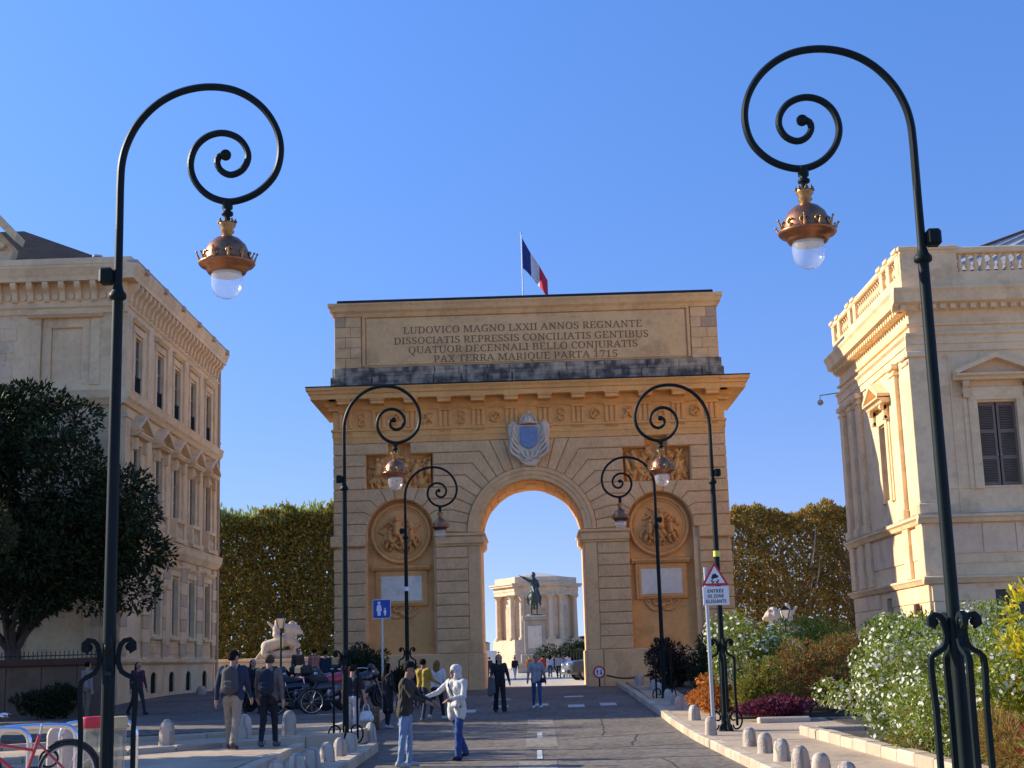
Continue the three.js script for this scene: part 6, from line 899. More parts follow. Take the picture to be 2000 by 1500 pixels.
function bicycle(label, pos, turn, paint, group, bare) {
  const t = thing('bicycle', label, 'bicycle', pos, turn, group), m = (n, g, mt, p = t) => mesh(n, g, mt, p), r = 0.34;
  wheel('rear_wheel', t, -0.52, r, 0, r, 0.02); wheel('front_wheel', t, 0.53, r, 0, r, 0.02);
  m('frame', [bar([-0.05, 0.29, 0], [0.36, 0.62, 0], 0.022), bar([-0.05, 0.29, 0], [-0.2, 0.78, 0], 0.02), bar([-0.15, 0.6, 0], [0.36, 0.7, 0], 0.018), bar([0.34, 0.6, 0], [0.31, 0.85, 0], 0.022), ...[-0.045, 0.045].flatMap((z) => [bar([-0.05, 0.29, z * 0.4], [-0.52, r, z], 0.012), bar([-0.17, 0.7, z * 0.3], [-0.52, r, z], 0.011), tube([[0.37, 0.6, z * 0.7], [0.44, 0.48, z], [0.53, r, z]], 0.013, 6)])], paint);
  if (!bare) m('saddle', at(extr((() => { const s = new THREE.Shape(); s.moveTo(-0.14, -0.09); s.quadraticCurveTo(-0.16, 0, -0.14, 0.09); s.quadraticCurveTo(0, 0.07, 0.14, 0.02); s.quadraticCurveTo(0.16, 0, 0.14, -0.02); s.quadraticCurveTo(0, -0.07, -0.14, -0.09); return s; })(), 0.06, 0.02), -0.21, 0.95, 0, Math.PI / 2), M.black);
  m('seat_post', bar([-0.2, 0.76, 0], [-0.22, 0.9, 0], 0.014), M.chrome);
  m('handlebar', [bar([0.31, 0.84, 0], [0.29, 0.98, 0], 0.014), tube([[0.12, 0.98, -0.3], [0.24, 1.02, -0.24], [0.3, 0.99, -0.1], [0.3, 0.99, 0.1], [0.24, 1.02, 0.24], [0.12, 0.98, 0.3]], 0.013, 6)], M.chrome);
  for (const z of [-1, 1]) m('grip', bar([0.2, 1.0, z * 0.26], [0.1, 0.975, z * 0.305], 0.018), M.black);
  m('chain_guard', [cbox(-0.5, 0.04, 0.26, 0.36, 0.05, 0.07, 0.008)], paint); m('crank', [at(new THREE.CylinderGeometry(0.09, 0.09, 0.01, 20), -0.05, 0.29, 0.085, Math.PI / 2), bar([-0.05, 0.29, 0.095], [0.06, 0.16, 0.095], 0.012), bar([-0.05, 0.29, -0.095], [-0.16, 0.42, -0.095], 0.012)], M.black);
  for (const [x, y, z] of [[0.06, 0.16, 0.15], [-0.16, 0.42, -0.15]]) m('pedal', cbox(x - 0.045, x + 0.045, y - 0.012, y + 0.012, z - 0.045, z + 0.045, 0.005), M.black);
  for (const x of [-0.52, 0.53]) m('mudguard', at(new THREE.TorusGeometry(r + 0.02, 0.02, 4, 24, 2.4), x, r, 0, 0, 0, x < 0 ? 0.9 : 0.1), M.black);
  m('lock_chain', at(new THREE.TorusGeometry(0.1, 0.016, 6, 20), -0.3, 0.5, 0.05, 0.4), M.black);
  return t;
}
function motorcycle(label, pos, turn, paint) {
  const t = thing('motorcycle', label, 'motorcycle', pos, turn, 'motorcycles parked left of the arch'); t.scale.setScalar(1.12); const m = (n, g, mt, p = t) => mesh(n, g, mt, p);
  wheel('rear_wheel', t, -0.68, 0.31, 0, 0.31, 0.065, 0, { spokes: 7, sr: 0.014, rim: M.blackPaint }); wheel('front_wheel', t, 0.72, 0.32, 0, 0.32, 0.055, 0, { spokes: 7, sr: 0.014, rim: M.blackPaint });
  m('tank', blob([[-0.05, 0.82, 0, 0.28, 0.86, 0, 0.13, 0.15, 0], [0.1, 0.8, 0.06, 0.25, 0.82, 0.06, 0.1, 0.1, 0], [0.1, 0.8, -0.06, 0.25, 0.82, -0.06, 0.1, 0.1, 0]], 0.05, 0.025), paint);
  m('seat', blob([[-0.1, 0.8, 0, -0.55, 0.82, 0, 0.1, 0.12, 0], [-0.5, 0.84, 0, -0.8, 0.92, 0, 0.11, 0.07, 0]], 0.05, 0.025), M.black);
  m('engine', [cbox(-0.22, 0.2, 0.3, 0.64, -0.15, 0.15, 0.05), ...[0, 1, 2, 3].map((i) => cbox(0.0, 0.24, 0.52 + i * 0.04, 0.54 + i * 0.04, -0.18, 0.18, 0.008))], M.steel);
  m('fork', [...[-0.09, 0.09].map((z) => bar([0.72, 0.32, z], [0.42, 1.0, z], 0.026)), cbox(0.36, 0.5, 0.94, 1.02, -0.13, 0.13, 0.02)], M.chrome);
  m('handlebar', tube([[0.22, 1.08, -0.36], [0.36, 1.08, -0.2], [0.42, 1.04, 0], [0.36, 1.08, 0.2], [0.22, 1.08, 0.36]], 0.017, 6), M.chrome);
  m('headlight', [at(new THREE.SphereGeometry(0.1, 14, 10), 0.56, 0.92, 0), ], M.chrome); m('exhaust', bar([0.1, 0.3, 0.17], [-0.75, 0.34, 0.2], 0.045, 10, 0.055), M.blackPaint); m('frame', [bar([0.4, 0.92, 0], [-0.1, 0.36, 0], 0.03), bar([-0.1, 0.36, 0], [-0.68, 0.31, 0.09], 0.025), bar([-0.1, 0.36, 0], [-0.68, 0.31, -0.09], 0.025), bar([-0.68, 0.31, 0.1], [-0.5, 0.78, 0.1], 0.03), bar([-0.68, 0.31, -0.1], [-0.5, 0.78, -0.1], 0.03)], M.blackPaint); m('front_mudguard', at(new THREE.TorusGeometry(0.35, 0.05, 4, 18, 1.9), 0.72, 0.32, 0, 0, 0, 0.6), paint); m('tail_light', cbox(-0.92, -0.84, 0.84, 0.92, -0.08, 0.08, 0.02), M.signRed);
  for (const x of [-0.68, 0.72]) m('brake_disc', at(new THREE.CylinderGeometry(0.2, 0.2, 0.03, 24), x, 0.315, 0.05, Math.PI / 2), M.blackPaint); m('belly_fairing', blob([[-0.1, 0.42, 0, 0.32, 0.62, 0, 0.17, 0.2, 0], [-0.4, 0.62, 0, 0.1, 0.66, 0, 0.15, 0.17, 0]], 0.06, 0.03), M.blackPaint); m('cowl', blob([[0.5, 0.92, 0, 0.42, 1.1, 0, 0.16, 0.1, 0]], 0.05, 0.03), paint); m('top_case', cbox(-0.98, -0.62, 0.95, 1.2, -0.2, 0.2, 0.06), M.black); m('side_stand', bar([-0.1, 0.34, 0.1], [-0.05, 0.0, 0.28], 0.014), M.steel);
  return t;
}
bicycle('red bicycle without a saddle at the silver racks in the lower left corner', [-5.95, 0.3, -16.9], 3.35, M.red, undefined, true);
bicycle('black bicycle parked behind the person with the dark backpack', [-6.75, 0.47, -40.5], 0.35, M.blackPaint);
motorcycle('dark motorcycle with a chrome headlight, left of the red one', [-7.0, 0.47, -43.2], 0.5, M.blackPaint);
motorcycle('motorcycle with a red tank parked nearest the middle left lamp', [-5.9, 0.47, -41.9], 0.7, M.red);
motorcycle('black motorcycle at the back of the parked group', [-6.6, 0.47, -45.6], 0.2, M.blackPaint);
motorcycle('black motorcycle at the left end of the parked group', [-8.2, 0.47, -45.0], 0.8, M.blackPaint);
motorcycle('dark motorcycle at the right end of the parked group', [-5.35, 0.47, -44.4], 0.9, M.blackPaint);
{
  const rk = (label, x, D, i) => { const t = thing('bike_rack', label, 'bike rack', [x, 0.3, -D], 0.12, 'silver hoop bike racks'); mesh('hoop', tube([[-0.48, 0, 0], [-0.48, 0.5, 0], [-0.47, 0.72, 0], [-0.4, 0.8, 0], [-0.3, 0.82, 0], [0.3, 0.82, 0], [0.4, 0.8, 0], [0.47, 0.72, 0], [0.48, 0.5, 0], [0.48, 0, 0]], 0.034, 10, 60), M.chrome, t); for (const s of [-1, 1]) mesh('foot_flange', cyl(0.07, 0.07, 0, 0.015, s * 0.48, 0, 12), M.steel, t); };
  rk('silver hoop rack nearest the camera behind the red bicycle', -6.6, 17.6); rk('silver hoop rack, second in the row by the red bicycle', -6.25, 18.3); rk('silver hoop rack farthest from the camera in the row', -5.75, 19.2);
  const bag = (label, x, D, rim, film) => { const t = thing('bag_bin', label, 'litter bin', [x, 0.3, -D], 0, 'clear bag litter bins'); t.scale.set(0.58, 0.95, 0.58); mesh('post', cyl(0.03, 0.03, 0, 1.1, -0.2, -0.05, 8), M.iron, t); mesh('bag_ring', [lathe([[0.17, 0.86], [0.2, 0.86], [0.205, 0.98], [0.18, 1.0], [0.17, 0.98]], 20)], rim, t); const g = new THREE.CylinderGeometry(0.18, 0.13, 0.72, 24, 8, true), p = g.attributes.position; for (let i = 0; i < p.count; i++) { const a = Math.atan2(p.getZ(i), p.getX(i)), y = p.getY(i), k = 1 + 0.09 * Math.sin(a * 7 + y * 6) * (0.4 - y) + 0.05 * Math.sin(a * 3 + y * 11); p.setX(i, p.getX(i) * k); p.setZ(i, p.getZ(i) * k); } g.computeVertexNormals(); mesh('hanging_bag', [at(g, 0, 0.52, 0), at(new THREE.CircleGeometry(0.14, 16), 0, 0.165, 0, -Math.PI / 2)], film, t); mesh('litter', blob([[0, 0.25, 0, 0.04, 0.3, 0.02, 0.08, 0.07, 0], [-0.05, 0.3, 0.03, 0.02, 0.4, -0.02, 0.06, 0.05, 0]], 0.03, 0.02), M.leftDark, t); };
  bag('clear bag bin with a red ring left of the near lamp post', -5.3, 17.4, M.bagRed, M.film); bag('clear bag bin with a yellow ring right of the near lamp post', -4.93, 17.2, M.bagYellow, M.film);
  const sl = mesh('stone_slab_post', at(extr(shape(archPath(0, 0.16, 0, 0.62, 10)), 0.2, 0.03), -6.55, 0.3, -20.2), M.bollard[0]); tag(sl, 'round topped pale stone post between the bike racks', 'bollard');
  const cr = thing('wooden_crate', 'brown wooden crate standing on the ground left of the black coat', 'crate', [-4.35, 0.12, -38.4]); for (let i = 0; i < 4; i++) mesh('plank', cbox(-0.22, 0.22, 0.02 + i * 0.14, 0.14 + i * 0.14, 0.19, 0.22, 0.006), M.wood, cr); for (const x of [-0.22, 0.18]) mesh('corner_batten', cbox(x, x + 0.04, 0, 0.58, 0.12, 0.189), M.wood, cr); mesh('box_body', cbox(-0.2, 0.2, 0.01, 0.56, -0.2, 0.185), M.wood, cr);
}
{ // grey car half hidden by the right arch pier
  const t = thing('parked_car', 'grey car seen past the right side of the arch opening', 'car', [3.62, 0.7, -76], 0.22), m = (n, g, mt, p = t) => mesh(n, g, mt, p);
  const paint = mat(0.09, 0.1, 0.115, { rough: 0.3, metalness: 0.3, clearcoat: 0.8 });
  const side = new THREE.Shape(); [[-2.1, 0.3], [-2.15, 0.75], [-1.95, 0.95], [-1.5, 1.0], [-1.0, 1.05], [-0.35, 1.45], [0.9, 1.48], [1.6, 1.1], [2.05, 1.0], [2.15, 0.6], [2.1, 0.3]].forEach(([a, b], i) => i ? side.lineTo(a, b) : side.moveTo(a, b));
  m('body', at(extr(side, 1.72, 0.1), 0, 0, -0.8), paint);
  m('windscreen', at(cbox(-0.02, 0.02, 0, 0.72, -0.7, 0.7), -1.02, 1.06, 0.04, 0, 0, -1.02), M.glass); for (const z of [-0.835, 0.955]) m('side_window', at(poly([[-0.8, 1.1], [-0.3, 1.4], [0.85, 1.42], [1.4, 1.1]], 0.02), 0, 0, z), M.glass);
  for (const [x, z] of [[-1.35, -0.72], [-1.35, 0.8], [1.35, -0.72], [1.35, 0.8]]) { const w = m('wheel', at(new THREE.CylinderGeometry(0.33, 0.33, 0.22, 24), x, 0.33, z, Math.PI / 2), M.rubber); m('hubcap', at(new THREE.CylinderGeometry(0.2, 0.2, 0.24, 16), x, 0.33, z, Math.PI / 2), M.steel, w); }
  for (const z of [-0.55, 0.65]) m('headlight', at(new THREE.SphereGeometry(0.13, 12, 8), -2.12, 0.78, z), M.chrome); m('bumper', cbox(-2.28, -2.1, 0.35, 0.55, -0.75, 0.85, 0.06), M.blackPaint); m('number_plate', cbox(-2.3, -2.285, 0.45, 0.56, -0.2, 0.32), M.signWhite);
}
// ---------------------------------------------------------------- people
const SKIN = [[0.52, 0.30, 0.20], [0.42, 0.23, 0.14], [0.30, 0.16, 0.10]];
const BODY = new THREE.MeshStandardMaterial({ vertexColors: true, roughness: 0.85 }); BODY.map = TX.cloth;
// pose: legs [[hip swing, knee bend] x 2], arms [[forward, out, elbow bend] x 2] in degrees; index 0 is the figure's left (+x when facing +z)
function person(label, x, y, D, turn, H, o) {
  const t = thing('person', label, 'person', [x, y, -D], turn, o.group), P = [], k = H / 1.75, cell = o.cell ?? 0.015, w = o.wide ?? 1;
  const c = (a, b, r, s, tagName) => P.push([a[0] * k, a[1] * k, a[2] * k, b[0] * k, b[1] * k, b[2] * k, r * k, s * k, tagName]);
  const lean = o.lean ?? 0, L = (p) => [p[0], p[1], p[2] + lean * Math.max(0, p[1] - 0.95)];
  const legs = o.legs ?? [[4, 3], [-3, 5]], arms = o.arms ?? [[8, 8, 15], [-6, 8, 12]];
  // torso and hips
  const hipY = 0.93, shY = 1.42, f = o.female ? 1 : 0;
  for (const s of [-1, 1]) { c(L([s * 0.085 * w, hipY, -0.01]), L([s * 0.07 * w, 1.12, 0]), 0.105 * w, 0.095 * w, 'top'); c(L([s * 0.07 * w, 1.12, 0]), L([s * 0.095 * w, 1.34, 0.0]), 0.1 * w, 0.115 * w, 'top'); c(L([s * 0.1 * w, 1.36, -0.01]), L([s * 0.165 * w, shY - 0.01, -0.01]), 0.1 * w, 0.066 * w, 'top'); if (f) c(L([s * 0.065, 1.27, 0.06]), L([s * 0.065, 1.28, 0.07]), 0.07, 0.065, 'top'); c([s * 0.08, 0.9, -0.045], [s * 0.08, 0.86, -0.05], 0.095, 0.085, o.coat ? 'top' : 'leg'); }
  if (o.coat) for (const s of [-1, 1]) c([s * 0.08 * w, 1.05, 0], [s * (0.085 + 0.2 * (o.flare ?? 0.1)) * w, o.coat, 0.005], 0.1 * w, 0.092 * w * (o.cw ?? 1), 'top');
  const bag = o.baggy ?? 1;
  const feet = [];
  [1, -1].forEach((s, i) => {
    const [sw, kb] = legs[i], a = R(sw), b = R(sw - kb), hip = [s * 0.09, 0.9, 0], kn = [s * 0.095, 0.9 - 0.42 * Math.cos(a), 0.42 * Math.sin(a)], an = [s * 0.1, kn[1] - 0.41 * Math.cos(b), kn[2] + 0.41 * Math.sin(b)];
    feet.push(an[1]); c(hip, kn, 0.088 * bag, 0.062 * bag, 'leg'); c(kn, an, 0.06 * bag, (o.flareLeg ?? 0.047) * bag, 'leg');
    const p = R(clamp(sw - kb, -60, 20) * 0.7), d = [0.02 * s, -Math.sin(-p) * 0.13, Math.cos(p) * 0.13];
    c([an[0], an[1] - 0.035, an[2] - 0.04], [an[0] + d[0] * 1.2, an[1] - 0.055 + d[1], an[2] + d[2] + 0.02], 0.042, 0.036, 'shoe'); c([an[0], an[1] - 0.05, an[2] - 0.045], [an[0], an[1] - 0.05, an[2] + 0.03], 0.038, 0.04, 'shoe');
  });
  const ground = Math.min(...feet) - 0.09, lift = -ground;
  // arms and hands
  const hands = [];
  [1, -1].forEach((s, i) => {
    const [fw, out, eb] = arms[i], a = R(fw), q = R(out), sh = L([s * 0.19 * w, shY - 0.01, -0.01]), dir = [s * Math.sin(q), -Math.cos(a) * Math.cos(q), Math.sin(a) * Math.cos(q)], el = sh.map((v, j) => v + dir[j] * 0.28);
    const b = R(fw + eb), turnIn = R(arms[i][3] ?? 0), d2 = [s * (Math.sin(q) * 0.5 - Math.sin(turnIn)), -Math.cos(b), Math.sin(b)], n = Math.hypot(...d2), wr = el.map((v, j) => v + d2[j] / n * 0.25);
    c(sh, el, 0.06 * w, 0.05, o.bareArms ? 'skin' : 'top'); c(el, wr, 0.047, 0.036, o.bareArms || o.shortSleeve ? 'skin' : 'top'); if (o.shortSleeve) c(sh, sh.map((v, j) => v + dir[j] * 0.14), 0.066 * w, 0.066, 'top');
    const hd = d2.map((v) => v / n), side = [hd[1] * 0 + 1, 0, 0].map((v, j) => (j === 0 ? 1 : 0)), pa = wr.map((v, j) => v + hd[j] * 0.08);
    c(wr, pa, 0.032, 0.034, 'skin'); hands.push([wr, hd, s]);
    const acr = [Math.abs(hd[2]) > 0.7 ? 1 : 0, 0, Math.abs(hd[2]) > 0.7 ? 0 : 1];
    for (let j = 0; j < 4; j++) { const u = (j - 1.5) * 0.019, b0 = pa.map((v, e) => v + acr[e] * u + hd[e] * 0.015), len = [0.06, 0.07, 0.066, 0.052][j], curl = [-0.25 * s * acr[2], acr[0] ? -0.35 : 0, 0]; const m1 = b0.map((v, e) => v + hd[e] * len * 0.6 + curl[e] * 0.01), e1 = m1.map((v, e) => v + hd[e] * len * 0.5 + curl[e] * 0.06); c(b0, m1, 0.0095, 0.009, 'skin'); c(m1, e1, 0.009, 0.0075, 'skin'); }
    const th = wr.map((v, e) => v + hd[e] * 0.035 + acr[e] * 0.03); c(th, th.map((v, e) => v + hd[e] * 0.05 + acr[e] * 0.022), 0.012, 0.009, 'skin');
  });
  // neck and head with face
  const hz = o.headTurn ? R(o.headTurn) : 0, hp = (a) => { const [X, Y2, Z] = a, r = [X * Math.cos(hz) + Z * Math.sin(hz), Y2, -X * Math.sin(hz) + Z * Math.cos(hz)]; return L([r[0], 1.6 + Y2 + (o.nod ? -Z * o.nod : 0), r[2] + 0.02]); };
  c(L([0, 1.44, -0.01]), L([0, 1.54, 0.0]), 0.056, 0.05, o.hood ? 'hood' : 'skin');
  c(hp([0, 0.035, -0.012]), hp([0, 0.05, 0.012]), 0.083, 0.08, 'head'); c(hp([0, -0.055, 0.035]), hp([0, -0.03, 0.02]), 0.05, 0.066, 'head'); c(hp([0, 0.005, 0.092]), hp([0, -0.018, 0.106]), 0.011, 0.015, 'head'); c(hp([-0.02, -0.055, 0.078]), hp([0.02, -0.055, 0.078]), 0.011, 0.011, 'lip'); c(hp([0, -0.092, 0.06]), hp([0, -0.088, 0.06]), 0.025, 0.025, 'head');
  for (const s of [-1, 1]) { c(hp([s * 0.082, -0.01, 0]), hp([s * 0.086, 0.02, -0.005]), 0.014, 0.018, 'head'); c(hp([s * 0.03, 0.02, 0.083]), hp([s * 0.034, 0.02, 0.083]), 0.01, 0.01, 'eye'); }
  const col = { top: o.top, leg: o.leg, shoe: o.shoe ?? [0.02, 0.02, 0.022], skin: SKIN[o.skin ?? 0], head: SKIN[o.skin ?? 0], lip: SKIN[o.skin ?? 0].map((v, i) => v * [0.9, 0.6, 0.6][i]), eye: [0.05, 0.03, 0.025], hood: o.hood ?? o.top };
  for (const p of P) { p[1] += lift * k; p[4] += lift * k; }
  const fd = field(P, 0.022 * k), [lo, hi] = fd.box(cell * 2), ph = H * 37, neck = (1.44 + lift) * k;
  const folds = (X, Y2, Z) => { const d = fd(X, Y2, Z); if (Y2 > neck || d > 0.05 || d < -0.05) return d; return d + 0.0055 * Math.sin(31 * Y2 + 14 * X + 6 * Math.sin(15 * Z + ph)) * Math.sin(19 * Z - 23 * X + 9 * Y2 + ph); };
  const g = nets(cell < 0.02 ? folds : fd, lo, hi, cell, (a, b, e) => col[fd.near(a, b, e)]);
  leafMesh('body', boxUV(g), BODY, t);
  const up = (a) => [a[0] * k, (a[1] + lift) * k, a[2] * k], pm = (list) => list.map(([a, b, r, s]) => [...up(a), ...up(b), r * k, s * k, 0]);
  const hairM = (cc) => mat(cc[0] * 0.8, cc[1] * 0.75, cc[2] * 0.7, { tx: 'bark', rough: 0.95, sheen: 0, specularIntensity: 0.15 });
  if (o.hair) { const Hr = [[hp([0, 0.058, -0.024]), hp([0, 0.064, -0.002]), 0.083, 0.078], [hp([-0.03, 0.03, -0.035]), hp([0.03, 0.03, -0.035]), 0.065, 0.065]]; if (o.long) Hr.push([hp([-0.05, 0.02, -0.04]), hp([-0.06, -o.long, -0.07]), 0.055, 0.04], [hp([0.05, 0.02, -0.04]), hp([0.06, -o.long, -0.07]), 0.055, 0.04], [hp([0, 0.02, -0.06]), hp([0, -o.long - 0.02, -0.09]), 0.06, 0.045]); mesh('hair', blob(pm(Hr), 0.03, cell * 0.8), hairM(o.hair), t); }
  if (o.cap) mesh('cap', [...[blob(pm([[hp([0, 0.075, -0.02]), hp([0, 0.078, 0.01]), 0.086, 0.084]]), 0.02, cell * 0.8), blob(pm([[hp([-0.035, 0.062, 0.1]), hp([0.035, 0.062, 0.1]), 0.02, 0.02]]), 0.02, cell * 0.8)]], mat(...o.cap.map((v) => v * 0.5), { tx: 'cloth', rough: 0.95, sheen: 0, specularIntensity: 0.15 }), t);
  if (o.hood) mesh('hood', blob(pm([[hp([0, 0.05, -0.03]), hp([0, 0.055, 0.0]), 0.1, 0.092], [hp([0, -0.04, -0.035]), hp([0, -0.1, -0.045]), 0.088, 0.085], [hp([-0.07, -0.02, 0.0]), hp([-0.06, -0.1, 0.02]), 0.035, 0.035], [hp([0.07, -0.02, 0.0]), hp([0.06, -0.1, 0.02]), 0.035, 0.035]]), 0.04, cell * 0.8), mat(...o.hood, { tx: 'cloth' }), t);
  if (o.backpack) { const bp = mesh('backpack', blob(pm([[L([-0.08, 1.08, -0.19]), L([-0.07, 1.36, -0.17]), 0.085, 0.075], [L([0.08, 1.08, -0.19]), L([0.07, 1.36, -0.17]), 0.085, 0.075], [L([0, 1.05, -0.2]), L([0, 1.4, -0.17]), 0.1, 0.075]]), 0.05, cell), mat(...o.backpack, { tx: 'cloth' }), t); mesh('pocket', blob(pm([[L([-0.05, 1.1, -0.275]), L([0.05, 1.1, -0.275]), 0.035, 0.035], [L([-0.05, 1.18, -0.27]), L([0.05, 1.18, -0.27]), 0.035, 0.035]]), 0.03, cell), mat(...o.backpack.map((v) => v * 1.3), { tx: 'cloth' }), bp); for (const s of [-1, 1]) mesh('strap', tube([[s * 0.1, 1.38, -0.16], [s * 0.12, 1.49, -0.03], [s * 0.115, 1.42, 0.1], [s * 0.125, 1.2, 0.12], [s * 0.13, 1.08, -0.08]].map((a) => V(...up(L(a)))), 0.018 * k, 6), mat(...o.backpack.map((v) => v * 0.7)), bp); }
  if (o.bag) { const [bx, by, bz, r, cc] = o.bag; const b = mesh('bag', blob(pm([[[bx - r * 0.6, by, bz], [bx + r * 0.6, by, bz], r * 0.7, r * 0.7], [[bx - r * 0.5, by + r * 0.7, bz], [bx + r * 0.5, by + r * 0.7, bz], r * 0.5, r * 0.5]]), 0.03, cell), mat(...cc, { tx: 'cloth' }), t); mesh('bag_strap', tube([[bx - r * 0.6, by + r, bz], [bx - r * 0.3, by + r * 2.2, bz], [bx + r * 0.3, by + r * 2.2, bz], [bx + r * 0.6, by + r, bz]].map((a) => V(...up(a))), 0.012, 6), mat(...cc.map((v) => v * 0.8)), b); }
  if (o.sling) mesh('shoulder_strap', tube([[-0.17, 1.49, -0.02], [-0.08, 1.36, 0.13], [0.08, 1.15, 0.14], [0.2, 0.95, 0.08]].map((a) => V(...up(L(a)))), 0.014, 6), mat(...o.sling), t);
  if (o.folded) mesh('coat_over_arm', blob(pm([[[o.folded[0], 1.0, 0.1], [o.folded[0] * 1.05, 0.55, 0.08], 0.075, 0.09], [[o.folded[0] + 0.06, 1.02, 0.12], [o.folded[0] + 0.08, 0.6, 0.12], 0.07, 0.07]]), 0.05, cell * 1.3), mat(...o.folded[1], { tx: 'cloth' }), t);
  return t;
}
const PI = Math.PI;
const stride = [[24, 6], [-18, 22]], stride2 = [[-20, 20], [22, 6]];
person('man in a navy jacket and khaki trousers walking away with a grey backpack', -5.78, 0.275, 27.8, PI - 0.1, 1.83, { top: [0.022, 0.033, 0.075], leg: [0.36, 0.29, 0.21], shoe: [0.13, 0.085, 0.06], backpack: [0.075, 0.07, 0.065], hair: [0.03, 0.025, 0.02], cap: [0.03, 0.028, 0.03], legs: [[14, 5], [-12, 16]], arms: [[-14, 10, 16], [12, 10, 16]], wide: 1.12, baggy: 1.2, flareLeg: 0.055, headTurn: -35, cell: 0.013 });
person('person in a grey brown jacket walking away with a dark blue backpack', -5.18, 0.275, 28.3, PI - 0.15, 1.74, { top: [0.16, 0.125, 0.11], leg: [0.012, 0.013, 0.02], shoe: [0.12, 0.12, 0.13], backpack: [0.012, 0.02, 0.04], hair: [0.14, 0.10, 0.08], legs: [[-8, 10], [8, 4]], arms: [[10, 12, 20], [-10, 12, 14]], wide: 1.08, headTurn: 20, baggy: 1.05, cell: 0.013 });
person('man in a dark brown jacket, pale jeans and cap reaching out his hand', -2.33, -0.01, 25.9, PI / 2 - 0.12, 1.79, { top: [0.045, 0.034, 0.02], leg: [0.25, 0.33, 0.47], shoe: [0.5, 0.48, 0.45], cap: [0.035, 0.035, 0.04], hair: [0.05, 0.04, 0.03], legs: [[5, 4], [-4, 3]], arms: [[32, 6, 32], [28, 4, 40]], wide: 1.1, baggy: 1.05, coat: 0.9, flare: 0.02, lean: 0.1, nod: 0.35, skin: 1, cell: 0.012 });
person('woman in a white jacket and headscarf with blue jeans, holding out her hand', -1.5, -0.01, 27.3, -0.75, 1.73, { top: [0.70, 0.66, 0.58], leg: [0.025, 0.065, 0.22], shoe: [0.012, 0.014, 0.025], hood: [0.66, 0.58, 0.55], legs: [[8, 5], [-16, 10]], arms: [[18, 14, 60, 25], [48, 22, 24]], female: 1, wide: 1.06, coat: 0.8, flare: 0.08, baggy: 1.08, flareLeg: 0.06, headTurn: -22, skin: 1, bag: [0.15, 1.0, 0.17, 0.075, [0.72, 0.70, 0.66]], sling: [0.03, 0.03, 0.035], cell: 0.012 });
person('person in an ochre yellow jacket partly hidden behind the brown jacket', -3.12, 0.2, 40.3, PI - 0.5, 1.7, { top: [0.46, 0.29, 0.03], leg: [0.03, 0.035, 0.06], hair: [0.03, 0.02, 0.015], arms: [[40, 12, 70], [20, 10, 50]], wide: 1.05, legs: [[12, 6], [-10, 10]], shoe: [0.2, 0.18, 0.16], skin: 2 });
person('fair haired person in a white tee shirt and black trousers, back turned', -2.78, 0.22, 40.9, PI - 0.25, 1.66, { top: [0.72, 0.71, 0.70], leg: [0.015, 0.015, 0.02], hair: [0.36, 0.22, 0.10], long: 0.16, shortSleeve: 1, female: 1, arms: [[26, 10, 50], [6, 10, 20]], legs: stride2, shoe: [0.6, 0.6, 0.58] });
person('figure in a long black coat left of the man in brown', -3.9, 0.14, 38.3, PI - 0.9, 1.66, { top: [0.01, 0.01, 0.012], leg: [0.012, 0.012, 0.016], hair: [0.012, 0.01, 0.01], long: 0.18, coat: 0.45, flare: 0.12, female: 1, sling: [0.12, 0.11, 0.1], shoe: [0.5, 0.48, 0.46], arms: [[15, 8, 40], [5, 8, 20]] });
person('long haired woman all in black walking with a coat over her arm', -1.1, 0.3, 43.4, 0.25, 1.68, { top: [0.014, 0.012, 0.014], leg: [0.012, 0.012, 0.014], hair: [0.02, 0.014, 0.01], long: 0.26, female: 1, legs: [[12, 4], [-8, 8]], arms: [[6, 14, 14], [14, 12, 60]], baggy: 1.15, flareLeg: 0.075, folded: [-0.3, [0.13, 0.13, 0.12]] });
person('woman in a grey blouse and blue jeans walking towards the camera', 0.0, 0.34, 44.5, 0.05, 1.62, { top: [0.40, 0.36, 0.37], leg: [0.04, 0.085, 0.21], hair: [0.035, 0.02, 0.015], female: 1, legs: [[10, 3], [-8, 6]], arms: [[-8, 16, 14], [10, 16, 16]], coat: 0.86, flare: 0.05, wide: 0.93, shortSleeve: 1, shoe: [0.66, 0.65, 0.64], bag: [0.2, 0.86, 0.06, 0.09, [0.02, 0.02, 0.04]], skin: 1 });
person('person in a dark top and white trousers carrying a white bag behind the lamp', -4.35, 0.12, 34.6, PI - 0.3, 1.66, { top: [0.02, 0.02, 0.03], leg: [0.62, 0.58, 0.52], hair: [0.05, 0.03, 0.02], bag: [-0.34, 0.42, 0.05, 0.15, [0.78, 0.78, 0.76]], arms: [[4, 14, 6], [2, 18, 4]], baggy: 1.15, shoe: [0.6, 0.58, 0.55], shortSleeve: 1 });
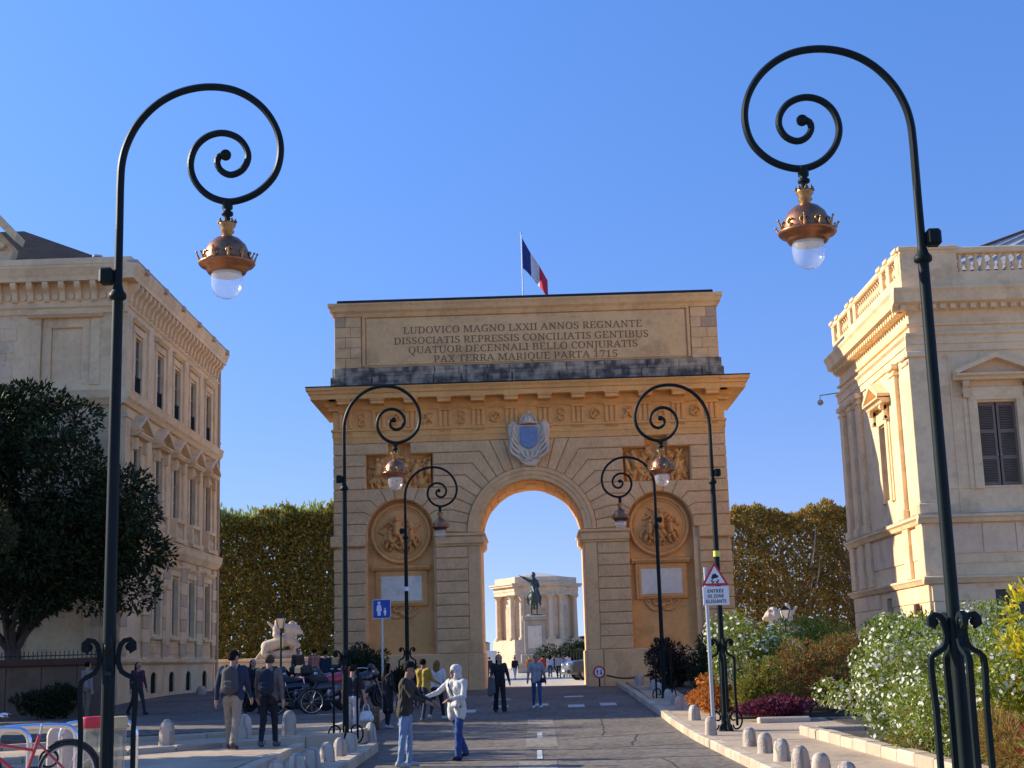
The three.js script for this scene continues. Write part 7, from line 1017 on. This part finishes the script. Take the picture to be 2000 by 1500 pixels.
// smaller figures on the square beyond the arch and on the plaza
const far = (label, x, D, turn, H, top, leg, o = {}) => person(label, x, Math.max(groundY(D), o.y ?? 0) - 0.015, D, turn, H, { top, leg, hair: [0.03, 0.022, 0.016], cell: o.cell ?? 0.028, legs: o.legs ?? stride, ...o });
far('far figure in navy at the left edge of the arch opening', -3.75, 118, PI, 1.72, [0.015, 0.02, 0.05], [0.015, 0.02, 0.04]);
far('far person in a black top and white trousers through the arch', -1.5, 104, 0.3, 1.62, [0.012, 0.012, 0.014], [0.62, 0.6, 0.58], { legs: stride2 });
far('far person in an orange jumper behind the grey blouse', -0.5, 112, 0.2, 1.7, [0.6, 0.2, 0.03], [0.05, 0.05, 0.08]);
far('far person in a red jacket right of the grey blouse', 0.52, 112, PI, 1.7, [0.6, 0.03, 0.03], [0.04, 0.04, 0.06]);
far('far person in a white top and blue jeans through the arch', 1.05, 110, PI, 1.72, [0.7, 0.7, 0.72], [0.03, 0.06, 0.17], { long: 0.2, female: 1 });
far('far person in black trousers and pale top left of the grey car', 1.62, 104, 0.1, 1.68, [0.55, 0.5, 0.46], [0.012, 0.012, 0.015], { legs: [[3, 2], [-3, 3]] });
far('far person in dark clothes beside the railing through the arch', 1.4, 118, 1.2, 1.7, [0.02, 0.02, 0.025], [0.02, 0.02, 0.03]);
far('far person in a pinkish top close to the grey car', 2.05, 108, -0.4, 1.66, [0.6, 0.38, 0.34], [0.2, 0.17, 0.15], { female: 1, long: 0.15 });
far('far person in white standing behind the grey car', 2.45, 112, PI, 1.7, [0.7, 0.69, 0.66], [0.08, 0.08, 0.1], { legs: [[2, 2], [-2, 2]] });
far('woman with dark hair and black clothes left of the dark blue backpack', -8.35, 43, 0.6, 1.62, [0.015, 0.014, 0.016], [0.02, 0.02, 0.025], { y: 0.47, long: 0.18, female: 1, cell: 0.018, hair: [0.05, 0.03, 0.02] });
far('person in a light salmon top behind the motorcycles', -8.5, 56, PI, 1.66, [0.62, 0.25, 0.17], [0.05, 0.05, 0.06], { y: 0.8, cell: 0.022, legs: [[3, 2], [-3, 3]] });
far('person in dark blue behind the motorcycles, right of the salmon top', -7.5, 52, PI - 0.4, 1.68, [0.03, 0.04, 0.07], [0.02, 0.02, 0.03], { y: 0.72, cell: 0.022 });
far('person in brown standing left of the salmon top', -9.3, 57, 0.5, 1.7, [0.09, 0.06, 0.045], [0.03, 0.03, 0.035], { y: 0.82, cell: 0.022, legs: [[3, 2], [-3, 3]] });
far('person in a pale grey top and tan trousers before the railing wall', -13.1, 42.5, PI - 0.6, 1.64, [0.33, 0.29, 0.28], [0.24, 0.18, 0.12], { y: 0.47, cell: 0.018, legs: [[3, 2], [-3, 3]] });
far('person in a plum top walking at the palace corner behind the near left lamp', -12.3, 45, 0.8, 1.66, [0.07, 0.025, 0.05], [0.03, 0.03, 0.04], { y: 0.47, cell: 0.018, long: 0.15, female: 1 });
renderer.render(scene, camera);
